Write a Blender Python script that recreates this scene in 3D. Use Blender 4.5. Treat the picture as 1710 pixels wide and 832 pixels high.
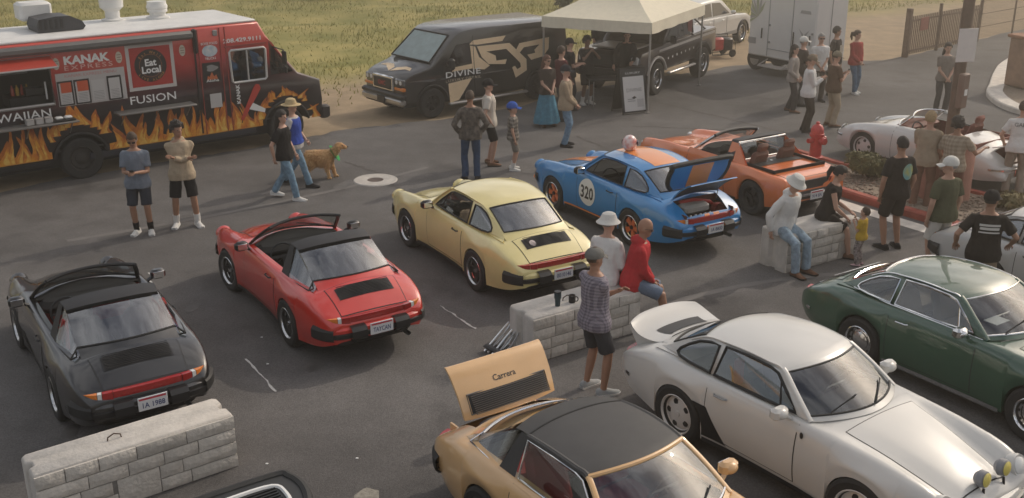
import bpy, bmesh, math, random
import numpy as np
from mathutils import Vector, Matrix, noise
from mathutils.geometry import tessellate_polygon
for o in list(bpy.data.objects): bpy.data.objects.remove(o)
S = bpy.context.scene; COL = S.collection; R = math.radians; PI = math.pi
random.seed(4); RNG = np.random.default_rng(4)
# ---------------------------------------------------------------- camera, sky, sun, exposure
cam = bpy.data.cameras.new('camera'); cam.sensor_width = 36; cam.lens = 37.14; cam.clip_end = 2000
co = bpy.data.objects.new('camera', cam); COL.objects.link(co)
co.matrix_world = Matrix.Translation((0, 0, 5.82)) @ Matrix.Rotation(R(90-19.78), 4, 'X') @ Matrix.Rotation(-.0047, 4, 'Z')
S.camera = co
S.render.resolution_x = 1024; S.render.resolution_y = 498
SUN_AZ, SUN_EL = R(50.5), R(36)
W = bpy.data.worlds.new("World"); S.world = W; W.use_nodes = True
nt = W.node_tree; bg = nt.nodes['Background']
sky = nt.nodes.new('ShaderNodeTexSky'); sky.sky_type = 'NISHITA'; sky.sun_disc = False
sky.sun_elevation = SUN_EL; sky.sun_rotation = SUN_AZ; sky.air_density = 1.0; sky.dust_density = 4.0; sky.ozone_density = 1.0
wc = nt.nodes.new('ShaderNodeTexCoord'); wm = nt.nodes.new('ShaderNodeMapping'); wm.inputs['Scale'].default_value = (1, 1, 2.2); nt.links.new(wc.outputs['Generated'], wm.inputs[0])
wn = nt.nodes.new('ShaderNodeTexNoise'); wn.inputs['Scale'].default_value = 3.4; wn.inputs['Detail'].default_value = 9; wn.inputs['Roughness'].default_value = .58; nt.links.new(wm.outputs[0], wn.inputs['Vector'])
wr_ = nt.nodes.new('ShaderNodeValToRGB'); wr_.color_ramp.elements[0].position = .36; wr_.color_ramp.elements[0].color = (0,0,0,1); wr_.color_ramp.elements[1].position = .64; wr_.color_ramp.elements[1].color = (10,9.6,9.0,1); nt.links.new(wn.outputs[0], wr_.inputs[0])
wa = nt.nodes.new('ShaderNodeMixRGB'); wa.blend_type = 'ADD'; wa.inputs[0].default_value = 1; nt.links.new(sky.outputs[0], wa.inputs[1]); nt.links.new(wr_.outputs[0], wa.inputs[2])      # scattered thin clouds over the whole sky
nt.links.new(wa.outputs[0], bg.inputs[0]); bg.inputs[1].default_value = .15
sl = bpy.data.lights.new('sun', 'SUN'); sl.energy = 3.1; sl.angle = R(.9); sl.color = (1, .9, .77)
so = bpy.data.objects.new('sun', sl); COL.objects.link(so)
so.rotation_euler = Vector((-math.sin(SUN_AZ)*math.cos(SUN_EL), -math.cos(SUN_AZ)*math.cos(SUN_EL), -math.sin(SUN_EL))).to_track_quat('-Z', 'Y').to_euler()
S.view_settings.view_transform = 'Standard'; S.view_settings.look = 'None'; S.view_settings.gamma = 1
S.view_settings.exposure = -.92
# ---------------------------------------------------------------- materials
MATS = {}
def mat(name, col=(.5,.5,.5), rough=.5, metal=0, coat=0, var=0, vs=8, bump=0, bs=40, spec=.5, col2=None, det=4, sheen=0):
    if name in MATS: return MATS[name]
    m = bpy.data.materials.new(name); m.use_nodes = True; t = m.node_tree; b = t.nodes['Principled BSDF']
    b.inputs['Base Color'].default_value = (*col, 1); b.inputs['Roughness'].default_value = rough; b.inputs['Metallic'].default_value = metal
    b.inputs['Coat Weight'].default_value = coat; b.inputs['Coat Roughness'].default_value = .02; b.inputs['Coat IOR'].default_value = 1.6; b.inputs['Specular IOR Level'].default_value = spec
    if sheen: b.inputs['Sheen Weight'].default_value = sheen
    tc = t.nodes.new('ShaderNodeTexCoord')
    if var or col2:
        n = t.nodes.new('ShaderNodeTexNoise'); n.inputs['Scale'].default_value = vs; n.inputs['Detail'].default_value = det; n.inputs['Roughness'].default_value = .62
        t.links.new(tc.outputs['Object'], n.inputs['Vector'])
        r = t.nodes.new('ShaderNodeValToRGB'); r.color_ramp.elements[0].position = .32; r.color_ramp.elements[1].position = .68
        c1 = col2 if col2 else tuple(min(1, c*(1+var)) for c in col)
        r.color_ramp.elements[0].color = (*(col if col2 else tuple(c*(1-var) for c in col)), 1); r.color_ramp.elements[1].color = (*c1, 1)
        t.links.new(n.outputs['Fac'], r.inputs['Fac']); t.links.new(r.outputs['Color'], b.inputs['Base Color'])
    if bump:
        n2 = t.nodes.new('ShaderNodeTexNoise'); n2.inputs['Scale'].default_value = bs; n2.inputs['Detail'].default_value = 5
        t.links.new(tc.outputs['Object'], n2.inputs['Vector'])
        bp = t.nodes.new('ShaderNodeBump'); bp.inputs['Strength'].default_value = bump; bp.inputs['Distance'].default_value = .02
        t.links.new(n2.outputs['Fac'], bp.inputs['Height']); t.links.new(bp.outputs['Normal'], b.inputs['Normal'])
    MATS[name] = m; return m
def glass(name, tint=(.55,.6,.6), ior=1.5, rough=.02):
    if name in MATS: return MATS[name]
    m = bpy.data.materials.new(name); m.use_nodes = True; t = m.node_tree; t.nodes.remove(t.nodes['Principled BSDF'])
    tr = t.nodes.new('ShaderNodeBsdfTransparent'); tr.inputs[0].default_value = (*tint, 1)
    gl = t.nodes.new('ShaderNodeBsdfGlossy'); gl.inputs[0].default_value = (.95,.97,1,1); gl.inputs['Roughness'].default_value = rough
    lw = t.nodes.new('ShaderNodeLayerWeight'); lw.inputs[0].default_value = .5; f0 = ((ior-1)/(ior+1))**2
    pw = t.nodes.new('ShaderNodeMath'); pw.operation = 'POWER'; pw.inputs[1].default_value = 4.5; t.links.new(lw.outputs['Facing'], pw.inputs[0])
    fr = t.nodes.new('ShaderNodeMath'); fr.operation = 'MULTIPLY_ADD'; fr.inputs[1].default_value = 1-f0; fr.inputs[2].default_value = f0; t.links.new(pw.outputs[0], fr.inputs[0])
    mx = t.nodes.new('ShaderNodeMixShader'); t.links.new(fr.outputs[0], mx.inputs[0]); t.links.new(tr.outputs[0], mx.inputs[1]); t.links.new(gl.outputs[0], mx.inputs[2])
    t.links.new(mx.outputs[0], t.nodes['Material Output'].inputs[0]); MATS[name] = m; return m
def paint(name, col, coat=1, rough=.35, var=.04): return mat(name, col, rough, 0, coat, var=var, vs=3)
def cloth(name, col, var=.12, vs=9, bump=.35, bs=35): return mat('cloth_'+name, col, .9, var=var, vs=vs, bump=bump, bs=bs, spec=.2)
def checker_cloth(name, c1, c2, scale=22, line=.5):
    if name in MATS: return MATS[name]
    m = cloth(name+'_base', c1); m = m.copy(); m.name = name; t = m.node_tree; b = t.nodes['Principled BSDF']; tc = t.nodes['Texture Coordinate']
    fac = None
    sp = t.nodes.new('ShaderNodeSeparateXYZ'); t.links.new(tc.outputs['Object'], sp.inputs[0])
    def stripe(sock):
        a = t.nodes.new('ShaderNodeMath'); a.operation = 'MULTIPLY'; a.inputs[1].default_value = scale; t.links.new(sock, a.inputs[0])
        f = t.nodes.new('ShaderNodeMath'); f.operation = 'FRACT'; t.links.new(a.outputs[0], f.inputs[0])
        g = t.nodes.new('ShaderNodeMath'); g.operation = 'GREATER_THAN'; g.inputs[1].default_value = line; t.links.new(f.outputs[0], g.inputs[0]); return g.outputs[0]
    ad = t.nodes.new('ShaderNodeMath'); ad.operation = 'ADD'; t.links.new(sp.outputs[0], ad.inputs[0]); t.links.new(sp.outputs[1], ad.inputs[1])
    s1, s2 = stripe(ad.outputs[0]), stripe(sp.outputs[2])
    s = t.nodes.new('ShaderNodeMath'); s.operation = 'ADD'; t.links.new(s1, s.inputs[0]); t.links.new(s2, s.inputs[1])
    h = t.nodes.new('ShaderNodeMath'); h.operation = 'MULTIPLY'; h.inputs[1].default_value = .5; t.links.new(s.outputs[0], h.inputs[0])
    mx = t.nodes.new('ShaderNodeMixRGB'); mx.inputs[1].default_value = (*c1, 1); mx.inputs[2].default_value = (*c2, 1); t.links.new(h.outputs[0], mx.inputs[0])
    t.links.new(mx.outputs[0], b.inputs['Base Color']); MATS[name] = m; return m
RUB = mat('black_rubber', (.016,.016,.016), .62, var=.2)
TYRE = mat('tyre_rubber', (.022,.021,.02), .8, var=.25, vs=20, bump=.2, bs=80)
BLK = mat('black_plastic', (.013,.013,.014), .42, var=.1)
CHR = mat('chrome', (.78,.78,.78), .12, 1)
ALU = mat('polished_aluminium', (.62,.62,.62), .25, 1, var=.1)
DRK = mat('dark_interior', (.012,.011,.011), .75, var=.2)
VIN = mat('black_vinyl', (.022,.022,.024), .55, var=.12, bump=.1, bs=120)
WHT = mat('white_print', (.78,.77,.74), .5)
REDL = mat('red_lens', (.36,.012,.01), .12, coat=.6, var=.15, vs=30)
AMB = mat('amber_lens', (.72,.2,.02), .15, coat=.6, var=.15, vs=30)
CLR = mat('clear_lens', (.7,.7,.68), .1, coat=.6)
GLS = glass('window_glass', (.45,.49,.49), 2.9)
GLC = glass('clear_glass', (.68,.71,.7), 2.2)
CONC = mat('concrete', (.52,.485,.44), .88, var=.14, vs=5, bump=.45, bs=22, det=8)
CONCS = mat('split_face_concrete', (.56,.52,.465), .92, var=.16, vs=7, bump=.7, bs=30, det=8)
def per_object_tint(m, lo, hi):
    t = m.node_tree; b = t.nodes['Principled BSDF']; src = b.inputs['Base Color'].links[0].from_socket
    oi = t.nodes.new('ShaderNodeObjectInfo'); mr = t.nodes.new('ShaderNodeMapRange'); mr.inputs['To Min'].default_value = lo; mr.inputs['To Max'].default_value = hi; t.links.new(oi.outputs['Random'], mr.inputs['Value'])
    mx = t.nodes.new('ShaderNodeMixRGB'); mx.blend_type = 'MULTIPLY'; mx.inputs[0].default_value = 1; t.links.new(src, mx.inputs[1]); t.links.new(mr.outputs[0], mx.inputs[2]); t.links.new(mx.outputs[0], b.inputs['Base Color'])
per_object_tint(CONCS, .80, 1.10)
STEEL = mat('steel', (.35,.35,.35), .4, .8, var=.15)
WOODB = mat('brown_wood', (.12,.07,.04), .7, var=.3)
SKIN = {'light': mat('skin_light', (.50,.29,.205), .55, var=.06), 'tan': mat('skin_tan', (.36,.19,.12), .55, var=.06), 'dark': mat('skin_brown', (.2,.105,.065), .55, var=.06)}
# ---------------------------------------------------------------- mesh helpers
def tag(o, label=None, cat=None, group=None, kind=None):
    if label: o['label'] = label
    if cat: o['category'] = cat
    if group: o['group'] = group
    if kind: o['kind'] = kind
    return o
def thing(name, label, cat, loc=(0,0,0), rotz=0, group=None):
    o = bpy.data.objects.new(name, None); COL.objects.link(o); o.empty_display_size = .2
    o.location = loc; o.rotation_euler = (0, 0, rotz); return tag(o, label, cat, group)
def link(name, me, parent=None, m=None):
    o = bpy.data.objects.new(name, me); COL.objects.link(o)
    if parent is not None: o.parent = parent
    return o
class MB:
    def __init__(s): s.v = []; s.f = []
    def add(s, vs, fs):
        b = len(s.v); s.v += [tuple(map(float, q)) for q in vs]; s.f += [tuple(i+b for i in f) for f in fs]; return s
    def box(s, c, d, rz=0, ry=0, bev=0, taper=1):
        x, y, z = (q/2 for q in d); M = Matrix.Translation(c) @ Matrix.Rotation(rz, 4, 'Z') @ Matrix.Rotation(ry, 4, 'Y')
        if bev <= 0:
            vs = [(sx*x*(taper if sz > 0 else 1), sy*y*(taper if sz > 0 else 1), sz*z) for sz in (-1,1) for sy in (-1,1) for sx in (-1,1)]
            fs = [(0,2,3,1),(4,5,7,6),(0,1,5,4),(2,6,7,3),(0,4,6,2),(1,3,7,5)]
        else:
            b = min(bev, x*.95, y*.95, z*.95); vs = []; L = [(-z,1),(-z+b,0),(z-b,0),(z,1)]
            for zz, ins in L:
                q = b if ins else 0; c2 = b
                X, Y = x-q, y-q; t = taper if zz > 0 else 1; c2 = min(c2, X*.9, Y*.9)
                for px, py in ((X-c2,-Y),(X,-Y+c2),(X,Y-c2),(X-c2,Y),(-X+c2,Y),(-X,Y-c2),(-X,-Y+c2),(-X+c2,-Y)): vs.append((px*t, py*t, zz))
            fs = [tuple(range(7,-1,-1)), tuple(range(24,32))]
            for k in range(3):
                for i in range(8): fs.append((k*8+i, k*8+(i+1)%8, k*8+8+(i+1)%8, k*8+8+i))
        return s.add([M @ Vector(q) for q in vs], fs)
    def grid(s, P, closed_u=False, closed_v=False):
        nu, nv = len(P), len(P[0]); vs = [q for row in P for q in row]; fs = []
        for i in range(nu if closed_u else nu-1):
            for j in range(nv if closed_v else nv-1):
                i2, j2 = (i+1) % nu, (j+1) % nv; fs.append((i*nv+j, i*nv+j2, i2*nv+j2, i2*nv+j))
        return s.add(vs, fs)
    def tube(s, pts, r, n=8, closed=False, caps=True):
        pts = [Vector(p) for p in pts]; N = len(pts); rs = r if isinstance(r, (list, tuple)) else [r]*N; rows = []; up = None
        for i, p in enumerate(pts):
            d = (pts[(i+1) % N]-pts[i-1]) if (closed or 0 < i < N-1) else (pts[1]-pts[0] if i == 0 else pts[-1]-pts[-2])
            d = d.normalized() if d.length > 1e-9 else Vector((0,0,1))
            if up is None:
                up = Vector((0,0,1)) if abs(d.z) < .9 else Vector((1,0,0))
            a = d.cross(up)
            if a.length < 1e-6: a = d.orthogonal()
            a.normalize(); b = a.cross(d).normalized(); up = b
            rr = rs[i] if isinstance(rs[i], (tuple, list)) else (rs[i], rs[i])
            rows.append([p + a*math.cos(k*2*PI/n)*rr[0] + b*math.sin(k*2*PI/n)*rr[1] for k in range(n)])
        base = len(s.v); s.grid(rows, closed, True)
        if caps and not closed: s.f += [tuple(base+k for k in range(n)), tuple(base+(N-1)*n+k for k in range(n-1,-1,-1))]
        return s
    def lathe(s, prof, c=(0,0,0), axis='Z', n=20, arc=2*PI):
        c = Vector(c); rows = []
        for k in range(n if arc >= 2*PI-1e-6 else n+1):
            a = k*arc/n; ca, sa = math.cos(a), math.sin(a)
            rows.append([c + (Vector((r*ca, r*sa, h)) if axis == 'Z' else Vector((r*ca, h, r*sa)) if axis == 'Y' else Vector((h, r*ca, r*sa))) for r, h in prof])
        return s.grid(rows, arc >= 2*PI-1e-6, False)
    def sphere(s, c, r, n=12, m=8):
        r = r if isinstance(r, (tuple, list)) else (r, r, r); c = Vector(c)
        rows = [[c+Vector((r[0]*math.sin(i*PI/m)*math.cos(j*2*PI/n), r[1]*math.sin(i*PI/m)*math.sin(j*2*PI/n), r[2]*math.cos(i*PI/m))) for j in range(n)] for i in range(m+1)]
        return s.grid(rows, False, True)
    def poly(s, pts3, holes=()):      # planar fill, 3D points
        loops = [[Vector(p) for p in pts3]]+[[Vector(p) for p in h] for h in holes]
        return s.add([q for l in loops for q in l], tessellate_polygon(loops))
    def prism(s, pts, h0, h1, f=lambda u, v, h: (u, v, h)):   # 2D outline extruded
        n = len(pts); t = tessellate_polygon([[Vector((u, v, 0)) for u, v in pts]]); b = len(s.v)
        s.v += [tuple(f(u, v, h0)) for u, v in pts]+[tuple(f(u, v, h1)) for u, v in pts]
        s.f += [tuple(b+i for i in q) for q in t]+[tuple(b+n+i for i in q[::-1]) for q in t]+[(b+i, b+(i+1) % n, b+n+(i+1) % n, b+n+i) for i in range(n)]
        return s
    def mesh(s, name, m, smooth=True, fix=True, ang=35):
        me = bpy.data.meshes.new(name); me.from_pydata(s.v, [], s.f)
        if fix:
            bm = bmesh.new(); bm.from_mesh(me); bmesh.ops.remove_doubles(bm, verts=bm.verts, dist=1e-5); bmesh.ops.recalc_face_normals(bm, faces=bm.faces); bm.to_mesh(me); bm.free()
        me.materials.append(m)
        if smooth:
            me.polygons.foreach_set('use_smooth', [True]*len(me.polygons))
            if ang: me.set_sharp_from_angle(angle=R(ang))
        return me
    def build(s, name, m, parent=None, smooth=True, fix=True, ang=35): return link(name, s.mesh(name, m, smooth, fix, ang), parent)
def hermite(X, Y):
    X = np.array(X, float); Y = np.array(Y, float); o = np.argsort(X); X, Y = X[o], Y[o]
    d = np.diff(Y)/np.diff(X); m = np.zeros(len(X)); m[0], m[-1] = d[0], d[-1]
    for i in range(1, len(X)-1):
        m[i] = 0 if d[i-1]*d[i] <= 0 else 2*d[i-1]*d[i]/(d[i-1]+d[i])
    def f(x):
        x = min(max(x, X[0]), X[-1]); i = min(max(int(np.searchsorted(X, x))-1, 0), len(X)-2); h = X[i+1]-X[i]; t = (x-X[i])/h
        return float((2*t**3-3*t*t+1)*Y[i]+(t**3-2*t*t+t)*h*m[i]+(3*t*t-2*t**3)*Y[i+1]+(t**3-t*t)*h*m[i+1])
    return f
def catmull(P, sub):
    P = [np.array(p, float) for p in P]; Q = [2*P[0]-P[1]]+P+[2*P[-1]-P[-2]]; out = []
    for i in range(1, len(Q)-2):
        for k in range(sub):
            t = k/sub; a, b, c, d = Q[i-1:i+3]
            out.append(.5*(2*b+(c-a)*t+(2*a-5*b+4*c-d)*t*t+(3*b-a-3*c+d)*t**3))
    out.append(P[-1]); return out
TXT = {}
def text2d(s, size=1, bold=0.0, align='LEFT', sp=1.0):
    k = (s, bold, sp)
    if k not in TXT:
        cu = bpy.data.curves.new('t', 'FONT'); cu.body = s; cu.size = 1; cu.offset = bold; cu.space_character = sp; cu.resolution_u = 2
        o = bpy.data.objects.new('t', cu); COL.objects.link(o); dg = bpy.context.evaluated_depsgraph_get()
        me = o.evaluated_get(dg).to_mesh(); v = [(q.co.x, q.co.y) for q in me.vertices]; f = [tuple(p.vertices) for p in me.polygons]
        o.evaluated_get(dg).to_mesh_clear(); bpy.data.objects.remove(o); bpy.data.curves.remove(cu)
        w = max([q[0] for q in v] or [1]); TXT[k] = (v, f, w)
    v, f, w = TXT[k]; off = {'LEFT': 0, 'CENTER': -w/2, 'RIGHT': -w}[align]
    return [((x+off)*size, y*size) for x, y in v], f
def text(name, s, size, m, parent, fn, bold=0.0, align='CENTER', sp=1.0, width=None):
    v, f = text2d(s, size, bold, align, sp)
    if width:
        w = max(q[0] for q in v)-min(q[0] for q in v); v = [(x*width/w, y) for x, y in v]
    mb = MB(); mb.add([fn(x, y) for x, y in v], f); return mb.build(name, m, parent, smooth=False, fix=False)
def remesh(mb, voxel, smooth=3, fac=.5):
    me = bpy.data.meshes.new('t'); me.from_pydata(mb.v, [], mb.f); bm = bmesh.new(); bm.from_mesh(me); bmesh.ops.recalc_face_normals(bm, faces=bm.faces); bm.to_mesh(me); bm.free()
    o = bpy.data.objects.new('t', me); COL.objects.link(o)
    r = o.modifiers.new('r', 'REMESH'); r.mode = 'VOXEL'; r.voxel_size = voxel; r.adaptivity = 0
    if smooth: q = o.modifiers.new('s', 'SMOOTH'); q.iterations = smooth; q.factor = fac
    dg = bpy.context.evaluated_depsgraph_get(); ev = o.evaluated_get(dg).to_mesh()
    n = len(ev.vertices); v = np.empty(n*3); ev.vertices.foreach_get('co', v); v = v.reshape(-1, 3)
    nr = np.empty(n*3); ev.vertices.foreach_get('normal', nr); nr = nr.reshape(-1, 3)
    f = [tuple(p.vertices) for p in ev.polygons]; o.evaluated_get(dg).to_mesh_clear(); bpy.data.objects.remove(o); bpy.data.meshes.remove(me)
    return v, f, nr
def np_mesh(name, V, F, m, smooth=True):      # F: (n,k) array
    me = bpy.data.meshes.new(name); k = F.shape[1]
    me.vertices.add(len(V)); me.vertices.foreach_set('co', np.asarray(V, np.float32).ravel())
    me.loops.add(F.size); me.loops.foreach_set('vertex_index', F.astype(np.int32).ravel())
    me.polygons.add(len(F)); me.polygons.foreach_set('loop_start', np.arange(0, F.size, k, dtype=np.int32))
    me.update(calc_edges=True); me.materials.append(m)
    if smooth: me.polygons.foreach_set('use_smooth', np.ones(len(F), bool))
    return me
# ---------------------------------------------------------------- setting
def struct(o): o['kind'] = 'structure'; return o
UX, UY = math.cos(R(37)), math.sin(R(37))            # direction of the parking rows
def ground_mat():
    m = mat('field_soil', (.36,.265,.165), .95, var=.22, vs=1.6, bump=.5, bs=14, det=9); t = m.node_tree; b = t.nodes['Principled BSDF']
    old = b.inputs['Base Color'].links[0].from_socket; tc = t.nodes['Texture Coordinate']
    n = t.nodes.new('ShaderNodeTexNoise'); n.inputs['Scale'].default_value = .16; n.inputs['Detail'].default_value = 6; t.links.new(tc.outputs['Object'], n.inputs['Vector'])
    sp = t.nodes.new('ShaderNodeSeparateXYZ'); t.links.new(tc.outputs['Object'], sp.inputs[0])
    def mth(op, a, bb):
        q = t.nodes.new('ShaderNodeMath'); q.operation = op
        for i, s in enumerate((a, bb)):
            if isinstance(s, (int, float)): q.inputs[i].default_value = s
            else: t.links.new(s, q.inputs[i])
        return q.outputs[0]
    # distance beyond the verge line running parallel to the road
    d = mth('SUBTRACT', mth('MULTIPLY', sp.outputs[1], .79), mth('MULTIPLY', sp.outputs[0], .61))
    d = mth('SUBTRACT', d, 25.6); d = mth('MULTIPLY', d, .28); d = mth('ADD', d, mth('MULTIPLY', mth('SUBTRACT', n.outputs[0], .5), 2.2))
    cl = t.nodes.new('ShaderNodeClamp'); t.links.new(d, cl.inputs[0])
    n3 = t.nodes.new('ShaderNodeTexNoise'); n3.inputs['Scale'].default_value = .55; n3.inputs['Detail'].default_value = 8; t.links.new(tc.outputs['Object'], n3.inputs['Vector'])
    r = t.nodes.new('ShaderNodeValToRGB'); r.color_ramp.elements[0].position = .35; r.color_ramp.elements[0].color = (.20,.195,.036,1); r.color_ramp.elements[1].position = .66; r.color_ramp.elements[1].color = (.42,.345,.11,1)
    t.links.new(n3.outputs[0], r.inputs[0])
    mx = t.nodes.new('ShaderNodeMixRGB'); t.links.new(cl.outputs[0], mx.inputs[0]); t.links.new(old, mx.inputs[1]); t.links.new(r.outputs[0], mx.inputs[2]); t.links.new(mx.outputs[0], b.inputs['Base Color'])
    return m
def vnoise(x, y, s=1, z=0): return noise.noise(Vector((x*s, y*s, z)))
def beyond(x, y): return y*.79-x*.61                    # metres along the normal of the road edge
rows = []
xs = list(np.concatenate([np.linspace(-400,-45,8), np.linspace(-38,40,60), np.linspace(50,400,8)])); ys = list(np.concatenate([np.linspace(-120,-5,6), np.linspace(0,70,58), np.linspace(80,700,12)]))
for y in ys:
    row = []
    for x in xs:
        d = beyond(x, y)-23; h = 0
        if d > 0: h = min(1, d/12)*(.18*vnoise(x, y, .13)+.12*vnoise(x, y, .4)+.10)*(1 if y < 75 else .4)
        row.append((x, y, max(h, 0)))
    rows.append(row)
struct(MB().grid(rows).build('ground', ground_mat(), ang=0))
def asphalt_mat():
    m = mat('weathered_asphalt', (.165,.154,.146), .86, bump=.55, bs=120, spec=.3); t = m.node_tree; b = t.nodes['Principled BSDF']; tc = t.nodes['Texture Coordinate']
    def nz(s, d, st=None):
        n = t.nodes.new('ShaderNodeTexNoise'); n.inputs['Scale'].default_value = s; n.inputs['Detail'].default_value = d
        if st:
            mp = t.nodes.new('ShaderNodeMapping'); mp.inputs['Scale'].default_value = st; mp.inputs['Rotation'].default_value = (0,0,R(-38)); t.links.new(tc.outputs['Object'], mp.inputs[0]); t.links.new(mp.outputs[0], n.inputs['Vector'])
        else: t.links.new(tc.outputs['Object'], n.inputs['Vector'])
        return n.outputs[0]
    def ramp(s, a, b2, p=(.3,.7)):
        r = t.nodes.new('ShaderNodeValToRGB'); r.color_ramp.elements[0].position, r.color_ramp.elements[1].position = p; r.color_ramp.elements[0].color = (a,a,a,1); r.color_ramp.elements[1].color = (b2,b2,b2,1); t.links.new(s, r.inputs[0]); return r.outputs[0]
    def mul(a, c):
        x = t.nodes.new('ShaderNodeMixRGB'); x.blend_type = 'MULTIPLY'; x.inputs[0].default_value = 1
        for i, s in ((1,a),(2,c)):
            if isinstance(s, tuple): x.inputs[i].default_value = s
            else: t.links.new(s, x.inputs[i])
        return x.outputs[0]
    c = mul((.146,.137,.131,1), ramp(nz(.35, 6), .80, 1.16)); c = mul(c, ramp(nz(.22, 5, (.25,2.2,1)), .78, 1.14)); c = mul(c, ramp(nz(2.2, 8), .88, 1.10)); c = mul(c, ramp(nz(.55, 9), .72, 1.0, (.30,.42))); c = mul(c, ramp(nz(55, 4), .78, 1.22, (.36,.64)))
    t.links.new(c, b.inputs['Base Color']); return m
ASPH = asphalt_mat()
edge = [(-40,-6),(-13.5,16.2),(-11.5,17.75),(-9.9,19.05),(-8.6,20.35),(-6.4,22.0),(-4.9,23.1),(-3.6,24.4),(-.5,26.0),(2.4,29.0),(5.1,31.2),(7.6,32.8),(10,33.5),(12.4,33.8),(16,37),(22,42),(40,55),(70,80)]
ep = catmull(edge, 14); ej = [(x-.25+.10*vnoise(x,y,1.7), y+.3+.22*vnoise(x,y,.9,5)+.10*vnoise(x,y,3.7)) for x, y in ep]
ip = [(x+.45, y-.6) for x, y in ep]
m = MB(); m.grid([[(jx, jy, .004), (jx+.05, jy-.08, .028), (x, y, .03)] for (x, y), (jx, jy) in zip(ip, ej)]); m.poly([(x, y, .03) for x, y in ip]+[(70,-60,.03),(-40,-60,.03)])
struct(m.build('road', ASPH, ang=0))
RZ = .03                                              # asphalt level
def strip(name, pts, w, m, z=RZ+.004, kind='structure', jit=0, closed=False):
    P = [Vector((x, y, 0)) for x, y in pts]; L = []
    for i, p in enumerate(P):
        a = P[max(i-1,0)]; b = P[min(i+1,len(P)-1)]
        if closed: a = P[i-1]; b = P[(i+1) % len(P)]
        d = (b-a).normalized(); n = Vector((-d.y, d.x, 0)); ww = w*(1+jit*random.uniform(-1,1))/2
        L.append([(p+n*ww+Vector((0,0,z)))[:], (p-n*ww+Vector((0,0,z)))[:]])
    o = MB().grid(L, closed_u=closed).build(name, m, smooth=False); o['kind'] = kind; return o
TAR = mat('tar_seal', (.085,.075,.068), .8, var=.2)
def wob(a, b, n, amp):
    return [(a[0]+(b[0]-a[0])*i/n+amp*vnoise(i*.7, a[0], 1), a[1]+(b[1]-a[1])*i/n+amp*vnoise(i*.7, a[1]+9, 1)) for i in range(n+1)]
for a, b, w in [((3.6,27.8),(6.7,23.5),.07),((1.46,23.8),(2.7,21.5),.06),((-3.5,21.6),(-2.7,20.7),.05),((-2.45,20.0),(-1.9,19.2),.05),((5.2,29.6),(8.4,26.2),.05),((2.9,24.7),(5.6,24.2),.05)]:
    strip('pavement_crack', wob(a, b, 16, .09), w, TAR, jit=.5)
CHALK = mat('faded_white_paint', (.62,.6,.56), .8, var=.2, vs=30)
for a, b in [((-5.55,15.1),(-5.25,14.35)),((-3.35,12.05),(-2.78,11.15)),((-1.02,13.75),(-.50,12.95)),((-1.62,8.75),(-1.48,8.5))]:
    strip('parking_line', wob(a, b, 12, .035), .022, CHALK, jit=.7)
OIL = mat('oil_stain', (.105,.097,.09), .6, var=.3, vs=6); TM = mat('tyre_mark', (.17,.158,.148), .85, var=.1, vs=3)
random.seed(31)
for i in range(26):
    x, y = random.uniform(-5,7), random.uniform(8.5,24); rr_ = random.uniform(.05,.17); ph = random.random()*9
    if beyond(x, y) > 18.5: continue
    struct(MB().poly([(x+rr_*math.cos(a)*(1+.5*vnoise(math.cos(a),math.sin(a),1.3,ph)), y+rr_*1.5*math.sin(a)*(1+.5*vnoise(math.sin(a),a,1.2,ph)), RZ+.0035+.0001*i) for a in np.linspace(0,2*PI,18,endpoint=False)]).build('oil_stain', OIL, smooth=False))
for x0, y0, a0, cv, n_ in ((2.0,13.6,40,-2.0,20),(3.2,12.4,42,-2.0,20),(-7.4,16.6,30,.5,34)):
    pts = []; a = R(a0); x, y = x0, y0
    for k in range(n_): pts.append((x, y)); a += R(cv); x += .22*math.cos(a); y += .22*math.sin(a)
    strip('tyre_mark', pts, .13, TM, z=RZ+.0025, jit=.15)
# spilled dirt patch and scuffs near the camera
DUST = mat('pale_dust', (.27,.25,.21), .95, var=.25, vs=20, bump=.4)
pp = [(-1.42+.13*math.cos(a)*(1+.35*vnoise(math.cos(a),math.sin(a),1.5)), 8.92+.16*math.sin(a)*(1+.4*vnoise(math.sin(a),a,1.2)), RZ+.004) for a in np.linspace(0, 2*PI, 24, endpoint=False)]
o = MB().poly(pp).build('dust_patch', DUST, smooth=False); o['kind'] = 'structure'
# manhole: concrete collar with iron lid
mh = thing('manhole', 'round pale concrete manhole cover set in the asphalt beside the dog', 'manhole', (-2.7,20.17,RZ))
MB().lathe([(.16,.010),(.2,.016),(.42,.016),(.44,.0)], n=32).build('concrete_collar', CONC, mh)
MB().lathe([(.0,.006),(.13,.006),(.155,.012),(.158,.0)], n=24).build('lid', mat('cast_iron', (.12,.09,.075), .7, .3, var=.3), mh)
# ---------------------------------------------------------------- grass
GRS = mat('dry_grass', (.25,.245,.045), .8, col2=(.46,.39,.125), vs=.5, det=6)
n = 130000; gx = RNG.uniform(-30, 34, n); gy = RNG.uniform(24, 75, n); d = gy*.79-gx*.61
nz = np.array([noise.noise(Vector((x*.22, y*.22, 3)))+.5*noise.noise(Vector((x*.8, y*.8, 7))) for x, y in zip(gx, gy)])
keep = (d > 24.0+2.2*np.clip(-nz,-.2,1)) & (RNG.uniform(0,1,n) < np.clip((d-23.5)/4, 0, 1)*(1.0-.5*(nz < -.15))) & ~((gx > 11.5) & (gy < 44+ (gx-12)*.6)); gx, gy, nz = gx[keep], gy[keep], nz[keep]
n = len(gx); h = RNG.uniform(.06,.2,n)*(1+.6*nz); w = RNG.uniform(.012,.03,n); a = RNG.uniform(0,2*PI,n); lx, ly = RNG.normal(0,.07,n), RNG.normal(0,.07,n)
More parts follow.
